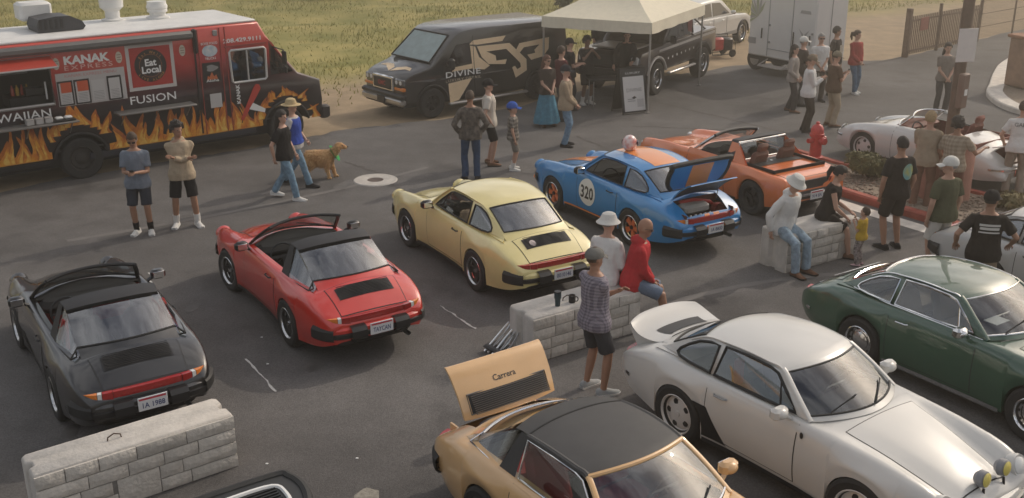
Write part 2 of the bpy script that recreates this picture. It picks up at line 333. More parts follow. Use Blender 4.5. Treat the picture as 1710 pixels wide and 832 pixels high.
z0 = np.array([max(0,(min(1,max(0,(y*.79-x*.61-23)/12)))*(.18*vnoise(x,y,.13)+.12*vnoise(x,y,.4)+.10))-.03 for x, y in zip(gx, gy)])
V = np.stack([np.stack([gx-w*np.cos(a), gy-w*np.sin(a), z0],1), np.stack([gx+w*np.cos(a), gy+w*np.sin(a), z0],1), np.stack([gx+lx, gy+ly, z0+h],1)],1).reshape(-1,3)
o = link('grass', np_mesh('grass', V, np.arange(3*n).reshape(-1,3), GRS, False)); o['kind'] = 'stuff'
LEAF = {'dark': mat('leaf_dark_green', (.035,.055,.02), .6, col2=(.085,.1,.035), vs=14), 'olive': mat('leaf_olive', (.10,.095,.03), .7, col2=(.19,.17,.06), vs=9), 'dry': mat('leaf_straw', (.30,.23,.12), .8, col2=(.17,.15,.06), vs=9)}
def bush(name, label, cat, x, y, z, r, h, kind, n=2600, ls=.05, group=None):
    t = thing(name, label, cat, (x,y,z), 0, group); mb = MB()
    for k in range(7):
        a = k*.9; mb.tube([(0,0,0),(.3*r*math.cos(a),.3*r*math.sin(a),.5*h),(.6*r*math.cos(a),.6*r*math.sin(a),.85*h)], [.02,.014,.006], 5)
    mb.build('stem', WOODB, t)
    q = RNG.normal(0, 1, (n,3)); q /= np.linalg.norm(q, axis=1)[:,None]; rad = RNG.uniform(.35,1,n)**.5
    lump = np.array([.72+.5*noise.noise(Vector(v*1.7)+Vector((x,y,0))) for v in q]); P = q*(rad*lump)[:,None]*np.array([r,r,h*.62])+np.array([0,0,h*.55]); P[:,2] = np.maximum(P[:,2], .02)
    u = RNG.normal(0,1,(n,3)); u /= np.linalg.norm(u,axis=1)[:,None]; v = np.cross(u, q); v /= np.linalg.norm(v,axis=1)[:,None]+1e-6; s = ls*RNG.uniform(.6,1.4,n)[:,None]
    V = np.stack([P-u*s, P+v*s*.4, P+u*s, P-v*s*.4],1).reshape(-1,3); o = link('foliage', np_mesh('foliage', V, np.arange(4*n).reshape(-1,4), LEAF[kind], False), t); o['kind'] = 'stuff'; return t
bush('shrub', 'large dark green shrub at the top edge of the field behind the food truck', 'shrub', -8.0, 51.5, 0, 2.2, 1.5, 'dark', 4000, .11)
bush('shrub', 'small dark green shrub in the field behind the black van roof', 'shrub', 2.3, 47.2, .1, .55, .8, 'dark', 1400, .08)
bush('shrub', 'dark shrub at the far field edge right of the white trailer', 'shrub', 13.5, 52, .1, 1.4, 1.2, 'dark', 2200, .1)
# ---------------------------------------------------------------- planter island with red kerb
def seg_off(P, o):
    out = []
    for i in range(len(P)):
        a = Vector(P[i-1]); b = Vector(P[i]); c = Vector(P[(i+1) % len(P)]); d = ((b-a).normalized()+(c-b).normalized()).normalized(); out.append((b.x-d.y*o, b.y+d.x*o))
    return out
def closed_catmull(P, sub):
    Q = P[-2:]+P+P[:3]; c = catmull([np.array(q, float) for q in Q], sub); return [tuple(q) for q in c[2*sub:(2+len(P))*sub]]
def island(name, pts, kerb_m, fill_m, label_bits, h=.14, w=.16):
    P = closed_catmull(pts, 6); A, B = P, seg_off(P, w)
    ins = seg_off(P, .03); rows = [[(*q, 0) for q in A], [(*q, RZ+h-.03) for q in A], [(*q, RZ+h) for q in ins], [(*q, RZ+h) for q in B], [(*q, 0) for q in seg_off(P, w+.01)]]
    struct(MB().grid(list(map(list, zip(*rows))), closed_u=True).build('kerb', kerb_m))
    C = seg_off(P, w+.005); o = MB().poly([(*q, RZ+h-.05) for q in C]).build(name, fill_m, smooth=False); return struct(o), P
KRED = mat('red_painted_kerb', (.36,.085,.055), .75, var=.25, vs=6, bump=.3)
KPALE = mat('pale_kerb', (.72,.66,.58), .85, var=.15, vs=5, bump=.3)
GRAV = mat('gravel_bed', (.33,.27,.21), .95, col2=(.2,.15,.11), vs=16, bump=.8, bs=30)
ISL = [(4.75,21.9),(5.5,20.1),(6.2,18.85),(6.9,17.75),(7.6,16.7),(8.4,15.5),(9.1,14.5),(9.9,14.3),(10.6,15.3),(10.1,16.8),(9.35,18.0),(8.3,19.3),(6.95,20.7),(6.2,21.9),(5.45,22.9),(4.75,22.9)]
isl_o, ISLP = island('planter_bed', ISL, KRED, GRAV, '')
gut = [q for q in catmull([(5.3,19.95),(5.92,18.75),(6.62,17.65),(7.32,16.6)], 6)]
strip('gutter', [(x-.02,y-.03) for x, y in gut], .34, KPALE)
# gravel stones
def inside(x, y, P):
    c = False
    for i in range(len(P)):
        (x1,y1),(x2,y2) = P[i-1], P[i]
        if (y1 > y) != (y2 > y) and x < (x2-x1)*(y-y1)/(y2-y1)+x1: c = not c
    return c
IP = seg_off(ISLP, .22); vs, fs = [], []
base = [(1,0,0),(-1,0,0),(0,1,0),(0,-1,0),(0,0,1),(0,0,-1)]; tri = [(0,2,4),(2,1,4),(1,3,4),(3,0,4),(2,0,5),(1,2,5),(3,1,5),(0,3,5)]
V, F = [], []
for k in range(9000):
    x, y = random.uniform(4.5,10.8), random.uniform(14,23.2)
    if not inside(x, y, IP): continue
    s = random.uniform(.012,.04); a = random.uniform(0,6.3); b = len(V)
    for p in base:
        px, py, pz = p[0]*s*1.3, p[1]*s, p[2]*s*.7; V.append((x+px*math.cos(a)-py*math.sin(a), y+px*math.sin(a)+py*math.cos(a), RZ+.09+s*.4+pz))
    F += [tuple(i+b for i in t) for t in tri]
o = link('gravel', np_mesh('gravel', np.array(V), np.array(F), mat('gravel_stone', (.42,.34,.27), .9, col2=(.2,.145,.11), vs=6), False)); o['kind'] = 'stuff'
bush('shrub', 'rounded olive shrub in the gravel bed behind the red hydrant', 'shrub', 6.95, 19.9, .12, .52, .5, 'olive', 5200, .035)
bush('shrub', 'low straw coloured shrub in the gravel right of the olive shrub', 'shrub', 7.62, 19.25, .12, .42, .3, 'dry', 2200, .05)
bush('shrub', 'green low plant in the gravel left of the red hydrant', 'shrub', 5.5, 21.7, .12, .45, .22, 'olive', 2200, .05)
bush('shrub', 'dry grass tuft at the foot of the lamp post pedestal', 'shrub', 8.85, 17.75, .12, .42, .32, 'dry', 1800, .05)
bush('shrub', 'dry brush between the olive shrub and the pedestal', 'shrub', 7.6, 18.9, .12, .3, .3, 'dry', 1200, .05)
# second island, far right
isl2_pts = [(12.5,26.2),(12.7,27.9),(13.35,29.3),(14.2,31.0),(15.2,32.7),(17,34.8),(20,36),(22,34),(20,29),(17.5,26.0),(14.8,24.6),(13.2,24.9)][::-1]
P2 = closed_catmull(isl2_pts, 5)
o, _ = island('planter_bed', isl2_pts, KPALE, GRAV, '', w=.4)
o, _ = island('planter_bed', seg_off(P2, 1.1)[::3], mat('faded_red_kerb', (.42,.20,.15), .8, var=.2), GRAV, '', h=.2, w=.12)
wl = thing('pedestal', 'rust brown block wall on the kerbed island at the right edge', 'wall', (15.75,29.35,.15), R(20))
RUST = mat('rust_stucco', (.30,.185,.125), .9, var=.2, vs=4, bump=.4)
MB().box((0,0,.65), (4.2,.9,1.3), bev=.03).build('wall_body', RUST, wl); MB().box((0,0,1.345), (4.32,1.02,.09), bev=.02).build('coping', mat('rust_coping', (.34,.17,.10), .85, var=.15), wl)
# ---------------------------------------------------------------- iron gate / fence
FE = mat('rusty_iron', (.16,.105,.075), .75, .2, var=.25)
fg = thing('iron_fence', 'brown iron picket gate between thick posts at the far road', 'fence', (12.75,34.3,.02), R(41))
for i, x in enumerate((0, 2.0, 4.85)):
    q = .16 if i == 0 else .09; MB().box((x,0,.78), (q,q,1.56), bev=.01).build('post', FE, fg)
for x0, x1 in ((.08,1.95),(2.05,4.8)):
    for z in (.18,1.15): MB().box(((x0+x1)/2,0,z), (x1-x0,.04,.05)).build('rail', FE, fg)
pk = MB().box((0,0,.68), (.03,.03,1.22)).mesh('picket', FE, False)
for k in range(40):
    x = .16+k*.117
    if min(abs(x-2.0), abs(x-4.85)) < .07: continue
    q = link('picket', pk, fg); q.location = (x, .003, 0)
sg = thing('notice_sign', 'small rust red notice sign fixed on the iron gate', 'sign', (12.75+.9*math.cos(R(41))+.04, 34.3+.9*math.sin(R(41))-.06,.85), R(41))
MB().box((0,0,.18), (.5,.02,.42), bev=.005).build('sign_plate', mat('faded_red_sign', (.30,.10,.075), .7, var=.15), sg)
f2 = thing('chain_link_fence', 'thin wire fence with slim posts continuing right of the iron gate', 'fence', (16.4,37.5,.02), R(40))
for k in range(5): MB().tube([(k*2.6,0,0),(k*2.6,0,1.5)], .035, 7).build('post', FE, f2)
for z in (.5,.95,1.4): MB().tube([(0,0,z),(10.4,0,z)], .012, 5).build('wire', FE, f2)
o = MB()
for k in range(170): o.tube([(k*.061,.0,.1),(k*.061,.0,1.4)], .004, 3, caps=False)
o = o.build('mesh_wire', FE, f2); o['kind'] = 'stuff'
# ---------------------------------------------------------------- hydrant
HYD = mat('hydrant_red', (.50,.035,.03), .45, coat=.3, var=.15, vs=12)
hy = thing('fire_hydrant', 'red fire hydrant standing in the gravel bed', 'hydrant', (6.32,21.35,.12), R(-60))
MB().lathe([(0,0),(.17,0),(.17,.05),(.12,.06),(.115,.46),(.15,.47),(.15,.53),(.13,.54),(.0,.54)], n=20).build('barrel', HYD, hy)
MB().lathe([(.135,.54),(.13,.62),(.10,.69),(.04,.73),(.04,.77),(.025,.78),(.0,.78)], n=20).build('bonnet', HYD, hy)
for d, r in (((1,0),.075),((0,1),.055),((0,-1),.055)):
    MB().tube([(d[0]*.09,d[1]*.09,.4),(d[0]*.2,d[1]*.2,.4),(d[0]*.2,d[1]*.2,.4),(d[0]*.24,d[1]*.24,.4)], [r*.8,r*.8,r,r*.9], 10).build('nozzle_cap', HYD, hy)
# ---------------------------------------------------------------- lamp post on pedestal
POLE = mat('bronze_pole', (.17,.12,.09), .5, .3, var=.15)
lp = thing('lamp_post', 'tall bronze lamp post on a round red brown concrete pedestal', 'lamp post', (7.92,18.6,.1), R(37))
MB().lathe([(0,0),(.46,0),(.46,.98),(.43,1.03),(0,1.03)], n=28).build('pedestal', mat('red_brown_concrete', (.34,.165,.12), .85, var=.14, vs=5, bump=.3), lp)
MB().box((0,0,1.06), (.34,.34,.06), bev=.01).build('base_plate', POLE, lp)
MB().tube([(0,0,1.08),(0,0,7.5)], [.105,.085], 12).build('pole', POLE, lp)
MB().box((-.03,-.12,2.0), (.2,.12,.62), bev=.02).build('control_box', mat('box_brown', (.2,.13,.10), .6), lp)
MB().box((-.03,-.187,1.98), (.09,.006,.11)).build('label_plate', WHT, lp)
for sx in (-1,1): MB().box((sx*.55,0,7.5), (.7,.28,.12), bev=.03).build('lamp_head', POLE, lp)
ps = thing('paper_sign', 'white paper notice taped on the bronze lamp post', 'sign', (7.92-.03,18.6-.13,2.68), R(10))
MB().box((.04,-.0,.22), (.36,.012,.58), bev=.003).build('sheet', mat('paper_white', (.72,.66,.62), .7, var=.04), ps)
# ---------------------------------------------------------------- sports cars (x forward from the rear axle, y left, z up)
class Body:
    def __init__(s, tab, wheels, arch=.335, wz=.31):
        s.t = {k: hermite(*zip(*v)) for k, v in tab.items()}; s.wh = wheels; s.R = arch; s.wz = wz
    def sect(s, x, remap=True, sub=3):
        g = {k: f(x) for k, f in s.t.items()}; zb0 = g['zb']; zb = zb0
        if remap:
            for wx in s.wh:
                d = abs(x-wx)
                if d < s.R: zb = max(zb, s.wz+math.sqrt(s.R**2-d*d))
        fl = sum(math.exp(-((x-wx)/.42)**4) for wx in s.wh)*g.get('flare', 0)
        yw = g['yw']; zs = g['zf']-(g['zf']-g['zw'])*.28; m = lambda z: z if zb <= zb0 or z >= zs else zs-(zs-z)*(zs-zb)/(zs-zb0)
        P = [(0, g['zc']), (.55*g['yh'], g['zc']*.7+g['zh']*.3), (g['yh'], g['zh']), (g['yf'], g['zf']), (g['yf']+(yw-g['yf'])*.72, zs), (yw, m(g['zw'])), (yw-.012+fl*.01, m((g['zw']+zb0)/2)), (yw-.05+fl*.045, m(zb0))]
        return catmull(P, sub)
    def stations(s, x0, x1, step=.065, extra=()):
        X = set(np.round(np.linspace(x0, x1, int((x1-x0)/step)+1), 4))
        for wx in s.wh:
            for a in np.linspace(0, PI, 17):
                X.add(round(wx+s.R*math.cos(a), 4))
            X |= {round(wx-s.R-.002, 4), round(wx+s.R+.002, 4)}
        for e in (.012,.035): X |= {x0+e, x1-e}
        X |= set(extra); X = sorted(q for q in X if x0 <= q <= x1); out = [X[0]]
        for q in X[1:]:
            if q-out[-1] > .0015: out.append(q)
        return out
    def side_y(s, x, z):
        P = s.sect(x, False, 6)[18:]; zz = [p[1] for p in P][::-1]; yy = [p[0] for p in P][::-1]; return float(np.interp(z, zz, yy))
    def top_z(s, x, y):
        P = s.sect(x, False, 6)[:25]; return float(np.interp(abs(y), [p[0] for p in P], [p[1] for p in P]))
    def mesh(s, x0, x1, holes=(), step=.065):
        ex = [q for h in holes for q in (h[0], h[1])]; X = s.stations(x0, x1, step, ex); mb = MB(); rows = []
        for x in X:
            P = s.sect(x); h = [(x, p[0], p[1]) for p in P]; lip = [(x, P[-1][0]-.07, P[-1][1]+.012)]
            full = [(q[0], -q[1], q[2]) for q in lip+h[::-1]]+(h+lip)[1:]; rows.append(full)
        n = len(rows[0]); c = (n-1)//2; vs = [q for r in rows for q in r]; fs = []
        for i in range(len(X)-1):
            xm = (X[i]+X[i+1])/2
            for j in range(n-1):
                t = abs(j+.5-c)
                if any(h[0] < xm < h[1] and t < h[2] for h in holes): continue
                fs.append((i*n+j, (i+1)*n+j, (i+1)*n+j+1, i*n+j+1))
        fs += [tuple(range(n)), tuple((len(X)-1)*n+k for k in range(n-1,-1,-1))]
        return mb.add(vs, fs)
def shell_rows(C, E, sub=5):        # centre points (x,z) and edge points (x,y,z) -> rows
    c = catmull([np.array(p) for p in C], sub); e = catmull([np.array(p) for p in E], sub); return c, e
def shell_pt(c, e, s, pw=2.4):
    a = abs(s); return (c[0]+(e[0]-c[0])*a**2, e[1]*s, c[1]+(e[2]-c[1])*a**pw)
def wheel_parts(style, rt=.315, w=.2, rr=.205):
    key = ('wheel', style, rt, w)
    if key in TXT: return TXT[key]
    h = w/2; out = []
    tp = [(rr-.01,-h*.9),(rr+.03,-h*1.02),(rt-.035,-h*1.04),(rt-.008,-h*.86),(rt,-h*.55),(rt,h*.55),(rt-.008,h*.86),(rt-.035,h*1.04),(rr+.03,h*1.02),(rr-.01,h*.9),(rr-.03,h*.5),(rr-.03,-h*.5)]
    m = MB(); m.lathe(tp+[tp[0]], axis='Y', n=30); out.append(('tyre', m.mesh('tyre', TYRE), 0))
    ORG = paint('orange_wheel', (.78,.16,.03)); WW = paint('white_wheel', (.62,.60,.57)); DK = mat('fuchs_black', (.03,.03,.03), .35, .3)
    rimm = {'white': WW, 'chrome': CHR, 'dark': mat('dark_wheel', (.03,.027,.024), .5, .3), 'van': mat('black_steel', (.02,.02,.02), .4, .5), 'truckdark': mat('dusty_steel', (.05,.045,.04), .7, .3)}.get(style, ALU)
    dp = {'truckdark': .0, 'van': .25}.get(style, .35)
    m = MB(); m.lathe([(rr+.006,h*.93),(rr-.004,h*.99),(rr-.014,h*.9),(rr-.025,h*.45),(rr-.045,h*dp),(rr-.05,-h*.6)], axis='Y', n=30); out.append(('rim', m.mesh('rim', rimm), 0))
    q = h*.42
    if style in ('fuchs', 'orange', 'dark', 'van', 'suv'):
        fm = {'fuchs': DK, 'orange': ORG, 'dark': rimm, 'van': rimm, 'suv': ALU}[style]
        m = MB(); m.lathe([(0,q-.03),(rr-.04,q-.05),(rr-.04,q-.09)], axis='Y', n=20); out.append(('brake_disc', m.mesh('brake_disc', DRK), 0))
        m = MB(); ns = {'dark': 4, 'van': 8, 'suv': 6}.get(style, 5)
        for k in range(ns):
            a = k*2*PI/ns+.3; ca, sa = math.cos(a), math.sin(a)
            pr = [(.02,-.026),(rr*.5,-.036),(rr*.8,-.052),(rr-.035,-.05),(rr-.03,0),(rr-.035,.05),(rr*.8,.052),(rr*.5,.036),(.02,.026)]
            m.prism([(u*ca-v*sa, u*sa+v*ca) for u, v in pr], q-.03, q+.004, lambda u, v, hh: (u, hh, v))
        out.append(('spokes', m.mesh('spokes', fm), 0))
    elif style == 'white':
        m = MB(); m.lathe([(0,q+.02),(.05,q+.018),(rr*.62,q+.012),(rr-.03,q-.012),(rr-.045,q-.04)], axis='Y', n=30); out.append(('wheel_disc', m.mesh('wheel_disc', WW), 0))
        m = MB()
        for k in range(5):
            a = k*2*PI/5; m.lathe([(0,.002),(.034,.002),(.036,-.008)], c=(rr*.6*math.cos(a), q+.012, rr*.6*math.sin(a)), axis='Y', n=8)
        out.append(('vent_holes', m.mesh('vent_holes', DRK), 0))
    else:
        m = MB(); m.lathe([(0,q+.035),(.07,q+.03),(.115,q+.012),(.12,q+.002),(.14,q-.004),(rr*.82,q+.006),(rr-.03,q-.01)], axis='Y', n=30); out.append(('hub_cap', m.mesh('hub_cap', rimm), 0))
        m = MB()
        for k in range(10):
            a = k*2*PI/10; m.box((rr*.8*math.cos(a), q+.004, rr*.8*math.sin(a)), (.028,.01,.028), ry=-a)
        out.append(('vent_slots', m.mesh('vent_slots', DRK), 0))
    m = MB(); m.lathe([(0,q+.03),(.03,q+.028),(.04,q-.01)], axis='Y', n=12); out.append(('centre_cap', m.mesh('centre_cap', rimm if style != 'orange' else BLK), 0))
    TXT[key] = out; return out
def put_wheel(root, x, y, z, style, rt=.315, w=.2, rr=.205, steer=0):
    P = wheel_parts(style, rt, w, rr); s = 1 if y > 0 else -1
    wl = link('wheel', P[0][1], root); wl.location = (x, y, z); wl.rotation_euler = (0, random.uniform(0,6) if s > 0 else 0, (0 if s > 0 else PI)+steer)
    for nme, me, _ in P[1:]: link(nme, me, wl)
def ribbon(pts3, nrm, w):
    P = [Vector(p) for p in pts3]; L = []
    for i, p in enumerate(P):
        d = (P[min(i+1,len(P)-1)]-P[max(i-1,0)]).normalized(); n = Vector(nrm).cross(d).normalized()*w/2; L.append([p+n, p-n])
    return L
def T911(**k):
    t = dict(
     zc=[(-1.06,.60),(-1.0,.675),(-.9,.745),(-.75,.845),(-.55,.935),(-.2,.90),(1.6,.90),(1.8,.925),(2.0,.90),(2.27,.862),(2.6,.79),(2.8,.735),(2.95,.675),(3.03,.615),(3.07,.56)],
     yh=[(-1.06,.44),(-1.0,.46),(-.75,.50),(-.5,.54),(-.2,.60),(1.5,.60),(1.8,.55),(2.27,.47),(2.8,.41),(3.07,.38)],
     zh=[(-1.06,.595),(-1.0,.665),(-.9,.73),(-.75,.81),(-.55,.865),(-.2,.885),(1.5,.89),(1.8,.892),(2.0,.862),(2.27,.815),(2.6,.735),(2.8,.68),(2.95,.63),(3.03,.585),(3.07,.54)],
     yf=[(-1.06,.58),(-1.0,.62),(-.75,.68),(-.5,.69),(0,.70),(.5,.70),(1.5,.695),(2.0,.665),(2.27,.64),(2.6,.61),(2.95,.585),(3.07,.55)],
     zf=[(-1.06,.585),(-1.0,.645),(-.9,.71),(-.75,.765),(-.5,.83),(0,.868),(.5,.885),(1.0,.892),(1.5,.89),(1.9,.882),(2.27,.868),(2.6,.832),(2.8,.795),(2.93,.745),(3.02,.66),(3.07,.57)],
     yw=[(-1.06,.61),(-1.02,.65),(-.9,.71),(-.6,.765),(0,.80),(.5,.785),(1,.775),(1.6,.775),(2.27,.79),(2.6,.78),(2.85,.735),(3.0,.675),(3.07,.61)],
     zw=[(-1.06,.50),(-.6,.56),(0,.58),(1,.56),(2.27,.58),(2.8,.54),(3.07,.46)],
     zb=[(-1.06,.36),(-.8,.27),(-.4,.21),(1,.19),(2.6,.2),(2.9,.26),(3.07,.3)], flare=[(-2,1),(4,1)])
    t.update(k); return t
GC911 = [(1.86,.928),(1.54,1.105),(1.24,1.268),(1.02,1.305),(.72,1.318),(.38,1.302),(.06,1.252),(-.22,1.115),(-.52,.948),(-.66,.885)]
GE911 = [(1.60,.635,.90),(1.36,.578,1.08),(1.13,.512,1.232),(.98,.522,1.256),(.70,.532,1.268),(.40,.525,1.25),(.13,.505,1.208),(-.14,.512,1.075),(-.40,.525,.925),(-.58,.53,.84)]
I_WT, I_RT, I_RB = 10, 30, 40        # row numbers of the windscreen head, rear screen head, rear screen foot (sub = 5)
PLATE = {}
def plate(root, x, z, txt, fwd=False, tilt=0, col=(.66,.66,.66), top=(.45,.03,.04), ink=(.03,.05,.16), y=0):
    p = MB().box((0,0,0), (.012,.31,.155), bev=.004).build('licence_plate', mat('plate_ground', col, .5), root); s = 1 if fwd else -1
    p.location = (x, y, z); p.rotation_euler = (0, tilt*s, 0)
    f = lambda u, v: (s*.008, -s*(-u)*1 if False else (u if fwd else -u), v)
    MB().add([f(u, v) for u, v in ((-.14,.045),(.14,.045),(.14,.066),(-.14,.066))], [(0,1,2,3)]).build('plate_band', mat('plate_red', top, .5), p, fix=False)
    text('plate_number', txt, .085, mat('plate_ink', ink, .5), p, lambda u, v: (s*.008, (u if fwd else -u), v-.045), bold=.012, width=.235)
def sports_car(name, label, pose, col, **o):
    g = o.get
    root = thing(name, label, 'car', (pose[0], pose[1], RZ), R(pose[2]), 'sports cars on show in the car park')
    B = Body(o['tab'], o.get('axles', (0, 2.272)), o.get('arch', .335), o.get('wz', .312))
    P = col; x0, x1 = o.get('ends', (-1.06, 3.07)); wb = B.wh[1]; tr = g('trim', BLK)
    holes = [(g('cock', (-.36,1.56))[0], g('cock', (-.36,1.56))[1], 6)]
    if g('lid_open'): holes.append((-.97,-.58,4.6))
    B.mesh(x0, x1, holes).build('body', P, root, ang=50)
    # underside and wheel wells
    MB().box(((x0+x1)/2,0,.34), (x1-x0-.3,1.06,.26), bev=.05).build('underbody', DRK, root)
    for wx in B.wh:
        for sy in (-1,1):
            Pn = [(wx+B.R*1.02*math.cos(a), B.wz+B.R*1.02*math.sin(a)) for a in np.linspace(-.1, PI+.1, 14)]
            mbw = MB(); mbw.grid([[(q[0], sy*.47, q[1]) for q in Pn], [(q[0], sy*.745, q[1]) for q in Pn]]); mbw.poly([(q[0], sy*.47, q[1]) for q in Pn]); mbw.build('wheel_well', DRK, root)
    yt = g('track', .70)
    for wx, yy in ((0, yt), (wb, yt-.005)):
        for sy in (-1,1): put_wheel(root, wx, sy*yy, g('wr', .315), g('wheels', 'fuchs'), g('wr', .315), .2, g('rr', .205), steer=(g('steer', 0) if wx else 0))
    # interior
    if not g('no_interior'):
        MB().box((.62,0,.28), (1.8,1.22,.04)).build('cabin_floor', DRK, root)
        tb = MB()
        for sy in (-1,1): tb.box((.57,sy*.612,.57), (1.86,.02,.58))
        tb.box((-.34,0,.66), (.02,1.2,.40)); tb.box((1.49,0,.57), (.02,1.2,.58)); tb.build('door_trim', g('trimmat', DRK), root)
        st = g('seatmat', mat('dark_leather', (.02,.018,.017), .6, var=.2)); 
        if not g('two_seat'): MB().box((-.06,0,.60), (.55,1.16,.26), bev=.08).build('rear_seat', st, root); MB().box((-.30,0,.80), (.30,1.16,.05), bev=.02).build('parcel_shelf', DRK, root)
        for sy in (-1,1):
            MB().box((.72,sy*.33,.46), (.52,.47,.17), bev=.05).build('seat', st, root)
            bk = MB().box((0,0,.28), (.13,.45,.58), bev=.055, taper=.86).build('seat_back', st, root); bk.location = (.45, sy*.33, .50); bk.rotation_euler = (0,-.32,0)
            hr = MB().box((0,0,.64), (.09,.25,.17), bev=.04).build('headrest', st, bk)
        MB().box((1.40,0,.825), (.30,1.2,.15), bev=.06).build('dashboard', g('dashmat', DRK), root)
        xx = g('dash_x', (1.46,1.79)); MB().grid([[(lambda x: (x, y, B.top_z(x, y)+.007))(xx[0]+(xx[1]+.02-.28*(y/.6)**2-xx[0])*t) for y in np.linspace(-.60,.60,13)] for t in np.linspace(0,1,6)]).build('dash_top', g('dashmat', DRK), root, ang=0)
        sw = MB(); sw.tube([(0,.18*math.cos(a),.18*math.sin(a)) for a in np.linspace(0,2*PI,20,endpoint=False)], .014, 6, closed=True)
        sw.box((0,0,0), (.02,.33,.035)); sw.box((0,0,-.08), (.02,.035,.16)); sw.tube([(0,0,0),(.25,0,-.04)], .025, 6)
        q = sw.build('steering_wheel', BLK, root); q.location = (1.13, .34, .80); q.rotation_euler = (0, .38, 0)
        q = MB().box((.78,0,.38), (.8,.16,.1), bev=.03).build('centre_console', DRK, root)
    # ---- greenhouse
    C, E = g('gc', GC911), g('ge', GE911); c, e = shell_rows(C, E); roof = g('roof', 'coupe'); iw, ir, ib = g('idx', (I_WT, I_RT, I_RB)); NS = 16; ss = np.linspace(-1, 1, NS+1)
    def rowpts(i, off=0, s_=ss):
        return [tuple(np.array(shell_pt(c[i], e[i], s))+np.array((0,0,off))) for s in s_]
    FRAME = g('frame', P); SEAL = g('seal', RUB)
    if roof != 'none':
        it = iw if roof == 'coupe' else iw+1
        sc = MB().grid([rowpts(i) for i in range(1, it)]).build('windscreen', g('screen', GLC), root, ang=0)
        loop = rowpts(1)+[rowpts(i)[-1] for i in range(2, it)]+rowpts(it-1)[::-1]+[rowpts(i)[0] for i in range(it-2, 1, -1)]
        MB().tube(loop, .012, 6, closed=True).build('windscreen_seal', SEAL, root)
        fr = MB(); fr.grid([rowpts(0), rowpts(1)]); fr.build('scuttle', P if roof != 'open' else FRAME, root)
        if roof == 'coupe': MB().grid([rowpts(iw-1), rowpts(iw)]).build('windscreen_header', P, root)
        for sy in (0,-1): MB().tube([rowpts(i)[sy] for i in range(0, iw+1)], [(.028,.02)]*(iw+1), 8).build('windscreen_pillar', FRAME, root)
        if roof != 'coupe': MB().tube(rowpts(iw), .022, 8).build('header_rail', FRAME, root)
        wm = MB()
        for y0 in (.05,-.45):
            a = np.array(shell_pt(c[1], e[1], y0/.62)); b2 = np.array(shell_pt(c[3], e[3], (y0+.36)/.6)); wm.tube([a+np.array((.02,0,.012)), a+np.array((0,.02,.02)), b2+np.array((.012,0,.016))], .008, 5)
        wm.build('wiper', BLK, root)
    if roof == 'coupe':
        MB().grid([rowpts(i) for i in range(iw, ir+1)]).build('roof', P, root, ang=0)
        MB().grid([rowpts(i) for i in range(ib, len(c))]).build('rear_cowl', P, root, ang=0)
    if roof == 'closed':
        MB().grid([rowpts(i, .006) for i in range(iw, ir-3)]).build('roof_panel', g('roofmat', VIN), root, ang=0)
        MB().tube(rowpts(ir-4, .004), .012, 6).build('roof_joint', RUB, root)
        for sy in (0,-1): MB().tube([rowpts(i, -.012)[sy] for i in range(iw, ir-3)], .03, 8).build('roof_rail', g('roofmat', VIN), root)
    HO = g('hoopmat', VIN)
    if roof in ('open', 'closed'):
        ih = ir-4
        for off, nm in ((.006, 'roll_hoop'),): MB().grid([rowpts(i, off) for i in range(ih, ir+1)]).build(nm, HO, root, ang=0)
        if roof == 'open': MB().grid([rowpts(i, -.03) for i in range(ih, ir+1)]+[rowpts(ir, .006)]).build('hoop_lining', DRK, root)
    if roof in ('coupe', 'open', 'closed'):
        i0, i1 = ir+1, ib-1
        s2 = ss*.93 if roof == 'coupe' else ss
        MB().grid([rowpts(i, 0, s2) for i in range(i0, i1+1)]).build('rear_window', g('rearglass', GLS), root, ang=0)
        if roof == 'coupe':
            fr = MB(); fr.grid([rowpts(ir), rowpts(i0)]); fr.grid([rowpts(i1), rowpts(ib)])
            for sg in (1,-1): fr.grid([[shell_pt(c[i], e[i], sg*v) for v in (.93,1)] for i in range(i0, i1+1)])
            fr.build('rear_window_surround', P, root, ang=0)
        else:
            fr = MB(); fr.grid([rowpts(i1), rowpts(ib)]); fr.grid([rowpts(i) for i in range(ib, len(c))]); fr.build('rear_cowl', P, root, ang=0)
        loop = rowpts(i0, .003, s2)+[rowpts(i, .003, s2)[-1] for i in range(i0+1, i1)]+rowpts(i1, .003, s2)[::-1]+[rowpts(i, .003, s2)[0] for i in range(i1-1, i0, -1)]
        MB().tube(loop if roof == 'coupe' else rowpts(i1, .003), .012, 6, closed=(roof == 'coupe')).build('rear_window_seal', g('rseal', SEAL), root)
    # ---- side frames
    if roof in ('coupe', 'open', 'closed'):
        top = [(q[0], q[1], q[2]) for q in e]; tx = [q[0] for q in top][::-1]; ty = [q[1] for q in top][::-1]; tz = [q[2] for q in top][::-1]
        by = hermite([-.7,-.3,.1,.6,1.2,1.62], [.56,.635,.672,.682,.668,.64])
        def sf(x, z):
            zt, yt2 = float(np.interp(x, tx, tz)), float(np.interp(x, tx, ty)); zb_ = .87; a = min(max((z-zb_)/max(zt-zb_, .02), 0), 1); y0 = by(x); return y0+(yt2-y0)*a+.012*math.sin(PI*a)
        belt = [(-.58,.84),(-.3,.845),(.1,.85),(.6,.85),(1.2,.85),(1.60,.86)]
        QW = [(.34,1.195),(.20,1.18),(.05,1.135),(-.08,1.06),(-.18,.985),(-.20,.945),(-.15,.922),(.0,.915),(.33,.915)]
        DW = [(1.43,.925),(1.28,1.05),(1.10,1.185),(1.0,1.213),(.72,1.228),(.43,1.212),(.39,.918),(1.0,.918)]
        if g('dlo'): QW, DW, belt = g('dlo')
